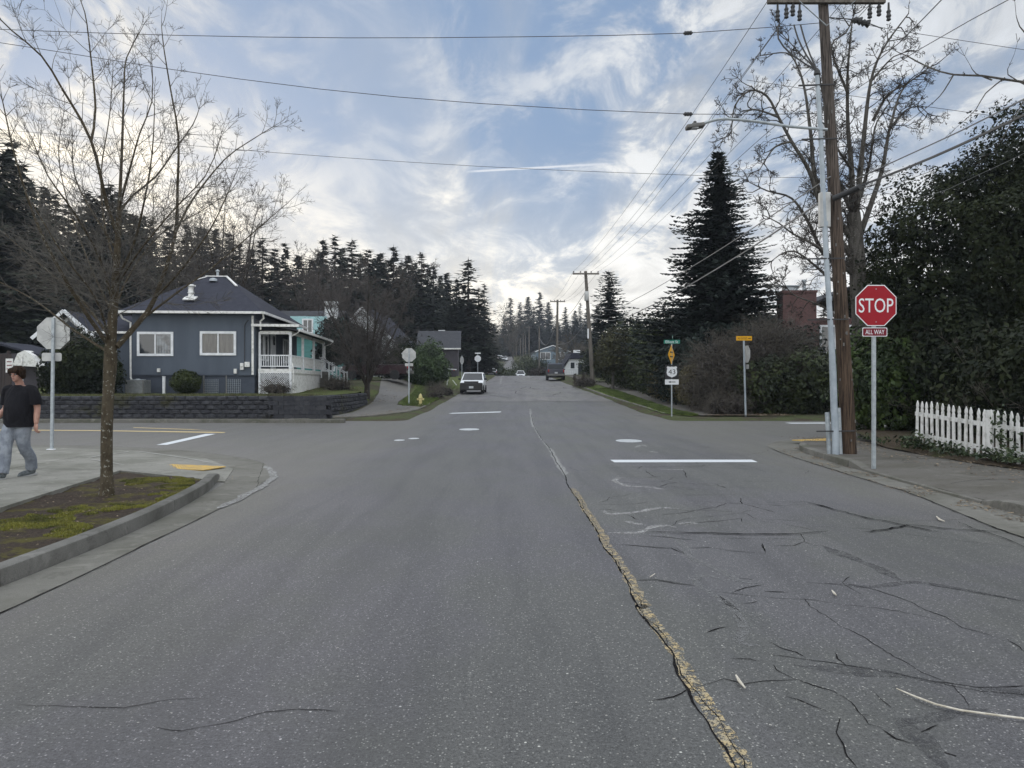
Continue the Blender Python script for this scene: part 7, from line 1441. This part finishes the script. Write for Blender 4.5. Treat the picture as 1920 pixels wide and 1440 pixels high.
def person():
    # local frame: he walks towards -x and slightly towards the camera (-y); his left side is nearer the camera right
    base = Vector((-7.95, 12.05, .125)); t = thing('person', 'man in a black t-shirt and pale jeans walking left on the pavement', 'person', base)
    skin = simple('skin', (.42, .24, .18), (.36, .19, .145), 14, .55); 
    n = NM('faded_denim'); n.set('Base Color', n.mix(n.ramp(n.noise(9, 5, .6), .35, .65), (.155, .175, .21), (.25, .275, .31))).set('Roughness', .9); n.bump(n.noise(16, 4, .6, (1, 1, .5)), .8, .03); jeans = n.m
    n = NM('black_cotton'); n.set('Base Color', (.010, .010, .013)).set('Roughness', .9).set('Specular IOR Level', .2); n.bump(n.noise(6, 3, .5, (1, 1, .5)), 1., .09); shirt = n.m
    hairm = simple('brown_hair', (.034, .020, .012), (.014, .009, .006), 60, .85, .8, 70, vs=(1, 1, .3), spec=.12); shoem = simple('grey_shoes', (.14, .16, .17), (.06, .07, .075), 22, .7); sole = simple('shoe_sole', (.35, .36, .36))
    yw = R(38)                    # torso turned: chest faces left and to the camera
    cs, sn = math.cos(yw), math.sin(yw)
    def O(a, f, z): # a = to his left (image right), f = forward of the chest
        # forward direction: (-.62, -.78); his left: (.78, -.62)
        return Vector((a*.997-f*.08, -a*.08-f*.997, z))
    ay = -math.atan2(.08, .997)
    tor = [(O(0, .0, .86), .165, .125, ay), (O(0, .0, .93), .178, .135, ay), (O(0, .012, 1.02), .172, .135, ay), (O(0, .012, 1.14), .172, .132, ay), (O(0, 0, 1.27), .188, .128, ay), (O(0, -.01, 1.37), .205, .115, ay), (O(0, -.015, 1.44), .175, .092, ay), (O(0, -.012, 1.485), .095, .075, ay)]
    hipL, hipR = O(.095, 0, .88), O(-.095, 0, .88)
    # right leg strides forward to the left of the picture, left leg trails
    footR, footL = Vector((-.10, -.29, .09)), Vector((.05, .21, .12)); kneeR, kneeL = Vector((-.09, -.19, .49)), Vector((.085, .0, .48))
    legs = [limbt([hipR, hipR.lerp(kneeR, .5)+Vector((-.02, -.02, 0)), kneeR, kneeR.lerp(footR, .45)+Vector((.02, .02, 0)), footR], [.098, .086, .064, .060, .042]), limbt([hipL, hipL.lerp(kneeL, .5)+Vector((-.01, -.03, 0)), kneeL, kneeL.lerp(footL, .45)+Vector((.03, .03, 0)), footL], [.098, .086, .064, .060, .042])]
    shL, shR = O(.205, -.01, 1.405), O(-.205, -.01, 1.405)
    elL, elR = shL+Vector((.075, .02, -.29)), shR+Vector((-.07, .06, -.285)); wrL, wrR = elL+Vector((.025, -.07, -.25)), elR+Vector((-.08, -.14, -.20))
    arms = [limbt([shL-Vector((.05, 0, -.01)), shL, shL.lerp(elL, .5)+Vector((.012, 0, 0)), elL, elL.lerp(wrL, .4), wrL], [.06, .066, .056, .046, .045, .029]), limbt([shR+Vector((.05, 0, .01)), shR, shR.lerp(elR, .5), elR, elR.lerp(wrR, .4), wrR], [.06, .066, .056, .046, .045, .029])]
    def hand(w_, d, side):
        d = d.normalized(); px = Vector((side*.9, -.35, 0)).normalized(); out = []; c = w_+d*.045
        pn = d.cross(px).normalized(); rot = Matrix((px*.0+pn, px, d)).transposed()
        out.append(ell(c, (.022, .045, .055), 12, 8, rot)); curl = -pn*side
        for i, (o_, ln_) in enumerate(((-.030, .062), (-.010, .074), (.010, .070), (.029, .056))):
            a = w_+d*.080+px*o_; b1 = a+d*ln_*.5+curl*.008; b2 = b1+d*ln_*.30+curl*.028; b3 = b2+curl*.026-d*.004
            out.append(limbt([a-d*.02, a, b1, b2, b3], [.011, .011, .0105, .0095, .008], 8))
        a = w_+d*.028-px*.028; out.append(limbt([a, a-px*.024+d*.028+curl*.008, a-px*.026+d*.055+curl*.018], [.012, .011, .008], 8)); return out
    hands = hand(wrL, (wrL-elL)+Vector((0, .02, -.1)), 1)+hand(wrR, (wrR-elR)+Vector((0, 0, -.08)), -1)
    nk = O(0, -.012, 1.47); hc = O(-.005, .035, 1.655); fw = Vector((-.12, -.99, -.05)).normalized(); lf = Vector((.99, -.12, 0)).normalized(); upv = lf.cross(fw)*-1
    HR = Matrix((lf, fw, Vector((0, 0, 1)))).transposed()
    def hd(l, f, z): return hc+lf*l+fw*f+Vector((0, 0, z))
    head = [limbt([nk-Vector((0, 0, .04)), nk+Vector((0, 0, .03)), hc+Vector((0, 0, -.06))], [.068, .060, .058]), ell(hc+Vector((0, 0, .035))-fw*.01, (.076, .094, .092), 18, 12, HR), ell(hd(0, .026, -.045), (.060, .064, .070), 16, 10, HR), ell(hd(0, .060, -.088), (.030, .026, .024), 12, 8, HR),
            ell(hd(0, .094, -.012), (.013, .020, .026), 10, 8, HR), ell(hd(0, .100, -.024), (.017, .014, .010), 10, 8, HR), ell(hd(0, .080, .022), (.052, .018, .012), 12, 8, HR), ell(hd(.042, .058, -.018), (.022, .022, .018), 10, 8, HR), ell(hd(-.042, .058, -.018), (.022, .022, .018), 10, 8, HR), ell(hd(0, .084, -.056), (.024, .012, .007), 10, 8, HR), ell(hd(0, .080, -.066), (.020, .012, .007), 10, 8, HR)]
    head += [ell(hd(s*.078, -.008, -.005), (.010, .020, .032), 10, 8, HR) for s in (-1, 1)]
    body = remesh([oval(tor)]+legs+arms+hands+head, .0065, 'body', skin, t, 2)
    # face details
    for s in (-1, 1):
        b = ell(hd(s*.031, .083, .006), (.013, .008, .008), 10, 6, HR); b.build('eye', simple('eye_white', (.5, .5, .5)), t, smooth=True)
        b = ell(hd(s*.031, .0895, .006), (.006, .003, .006), 10, 6, HR); b.build('iris', M['black'], t, smooth=True)
    b = ell(hd(0, .0935, -.060), (.022, .005, .0045), 10, 6, HR); b.build('lips', simple('lip_skin', (.26, .11, .10)), t, smooth=True)
    hp = [ell(hc+Vector((0, 0, .050))-fw*.018, (.104, .116, .100), 18, 12, HR), ell(hd(0, .058, .072), (.086, .058, .046), 14, 10, HR), ell(hd(0, -.055, .0), (.080, .060, .070), 14, 10, HR)]
    for s in (-1, 1): hp += [ell(hd(s*.082, .020, .024), (.028, .052, .062), 12, 8, HR), ell(hd(s*.078, -.030, -.018), (.032, .046, .060), 12, 8, HR)]
    rnd = random.Random(9)
    for i in range(70):
        a = rnd.uniform(0, 6.28); e = rnd.uniform(.1, 1.3); q_ = hd(math.sin(a)*math.cos(e)*.088, math.cos(a)*math.cos(e)*.098-.012, .052+math.sin(e)*.088); hp.append(ell(q_, (.020, .026, .014), 8, 6, Matrix.Rotation(rnd.uniform(0, 3), 3, 'Z')))
    for i in range(9): l = -.064+.016*i; hp.append(limbt([hd(l, .070, .100), hd(l*1.1, .106, .066), hd(l*1.08, .110, .026+rnd.uniform(-.010, .008))], [.020, .018, .007], 8))
    remesh(hp, .007, 'hair', hairm, t, 1)
    # shirt: torso and sleeves a little larger than the body, open at hem and cuffs by clean cuts
    sh = [(O(0, .012, .80), .222, .176, ay), (O(0, .012, .90), .228, .182, ay), (O(0, .02, 1.02), .226, .184, ay), (O(0, .02, 1.14), .220, .178, ay), (O(0, .0, 1.27), .226, .160, ay), (O(0, -.01, 1.37), .232, .136, ay), (O(0, -.015, 1.435), .190, .108, ay), (O(0, -.012, 1.480), .100, .080, ay), (O(0, -.012, 1.492), .078, .068, ay)]
    cuL, cuR = shL.lerp(elL, .80), shR.lerp(elR, .80)
    sl_ = [limbt([shL-Vector((.07, 0, -.01)), shL+Vector((.0, 0, .004)), shL.lerp(elL, .5)+Vector((.014, 0, 0)), cuL], [.075, .086, .088, .092]), limbt([shR+Vector((.07, 0, .01)), shR+Vector((0, 0, .004)), shR.lerp(elR, .5), cuR], [.075, .086, .088, .090])]
    folds = []
    for i in range(9): a = rnd.uniform(0, 6.28); z = rnd.uniform(.84, 1.2); q_ = O(math.cos(a)*.19, math.sin(a)*.145, z); folds.append(ell(q_, (.035, .03, .07), 8, 6))
    remesh([oval(sh)]+sl_+folds, .009, 't_shirt', shirt, t, 3, cut=lambda v: v.z < .812)
    # jeans
    j = [(O(0, 0, .80), .182, .145, ay), (O(0, 0, .90), .186, .145, ay), (O(0, 0, .97), .178, .140, ay)]
    aR, aL = footR+Vector((.015, .01, -.0)), footL+Vector((.01, .0, .0))
    jl = [limbt([hipR+Vector((0, 0, .03)), hipR.lerp(kneeR, .5)+Vector((-.02, -.02, 0)), kneeR, kneeR.lerp(footR, .5)+Vector((.015, .01, 0)), aR], [.122, .112, .090, .086, .088]), limbt([hipL+Vector((0, 0, .03)), hipL.lerp(kneeL, .5)+Vector((-.01, -.03, 0)), kneeL, kneeL.lerp(footL, .5)+Vector((.025, .03, 0)), aL], [.122, .112, .090, .086, .088])]
    for i in range(16):
        L2, K2 = ((kneeR, footR), (kneeL, footL))[i % 2]; q_ = L2.lerp(K2, rnd.uniform(-.3, .95)); a = rnd.uniform(0, 6.28); jl.append(ell(q_+Vector((math.cos(a)*.065, math.sin(a)*.065, 0)), (.03, .03, .018), 8, 6, Matrix.Rotation(rnd.uniform(-.6, .6), 3, 'X')))
    remesh([oval(j)]+jl, .010, 'jeans', jeans, t, 3)
    # shoes
    for ft, yaw_, pit in ((Vector((-.125, -.33, .0)), math.atan2(-.85, -.52), R(-7)), (Vector((.04, .175, .0)), math.atan2(-.8, -.6), R(9))):
        Rz = Matrix.Rotation(yaw_, 4, 'Z') @ Matrix.Rotation(pit, 4, 'Y'); up_ = ell((.02, 0, .055), (.135, .048, .050), 16, 10); u2 = ell((-.055, 0, .080), (.065, .044, .055), 14, 8); u3 = ell((.09, 0, .038), (.075, .046, .036), 14, 8)
        for p in (up_, u2, u3): xf(p, Matrix.Translation(ft) @ Rz)
        s_ = remesh([up_, u2, u3], .008, 'shoe', shoem, t, 1)
        b = MB(); b.prism([(-.12, -.036), (-.06, -.042), (.04, -.046), (.11, -.042), (.155, -.018), (.155, .018), (.11, .042), (.04, .046), (-.06, .042), (-.12, .036)], .0, .026); xf(b, Matrix.Translation(ft) @ Rz); b.build('sole', sole, s_)
    return t
person()
# ---------------------------------------------------------------- thin winter haze
hb = MB(); hb.box((0, 240, 29), (900, 600, 72)); hz = hb.build('haze', None); hz['kind'] = 'stuff'; hz['label'] = 'thin winter haze over the whole valley'
hm = bpy.data.materials.new('haze_air'); hm.use_nodes = True; hn = hm.node_tree; hn.nodes.remove(hn.nodes['Principled BSDF']); pv = hn.nodes.new('ShaderNodeVolumePrincipled')
pv.inputs['Color'].default_value = (.80, .88, 1, 1); pv.inputs['Density'].default_value = .00032; hn.links.new(pv.outputs[0], hn.nodes['Material Output'].inputs['Volume']); hz.data.materials.append(hm)
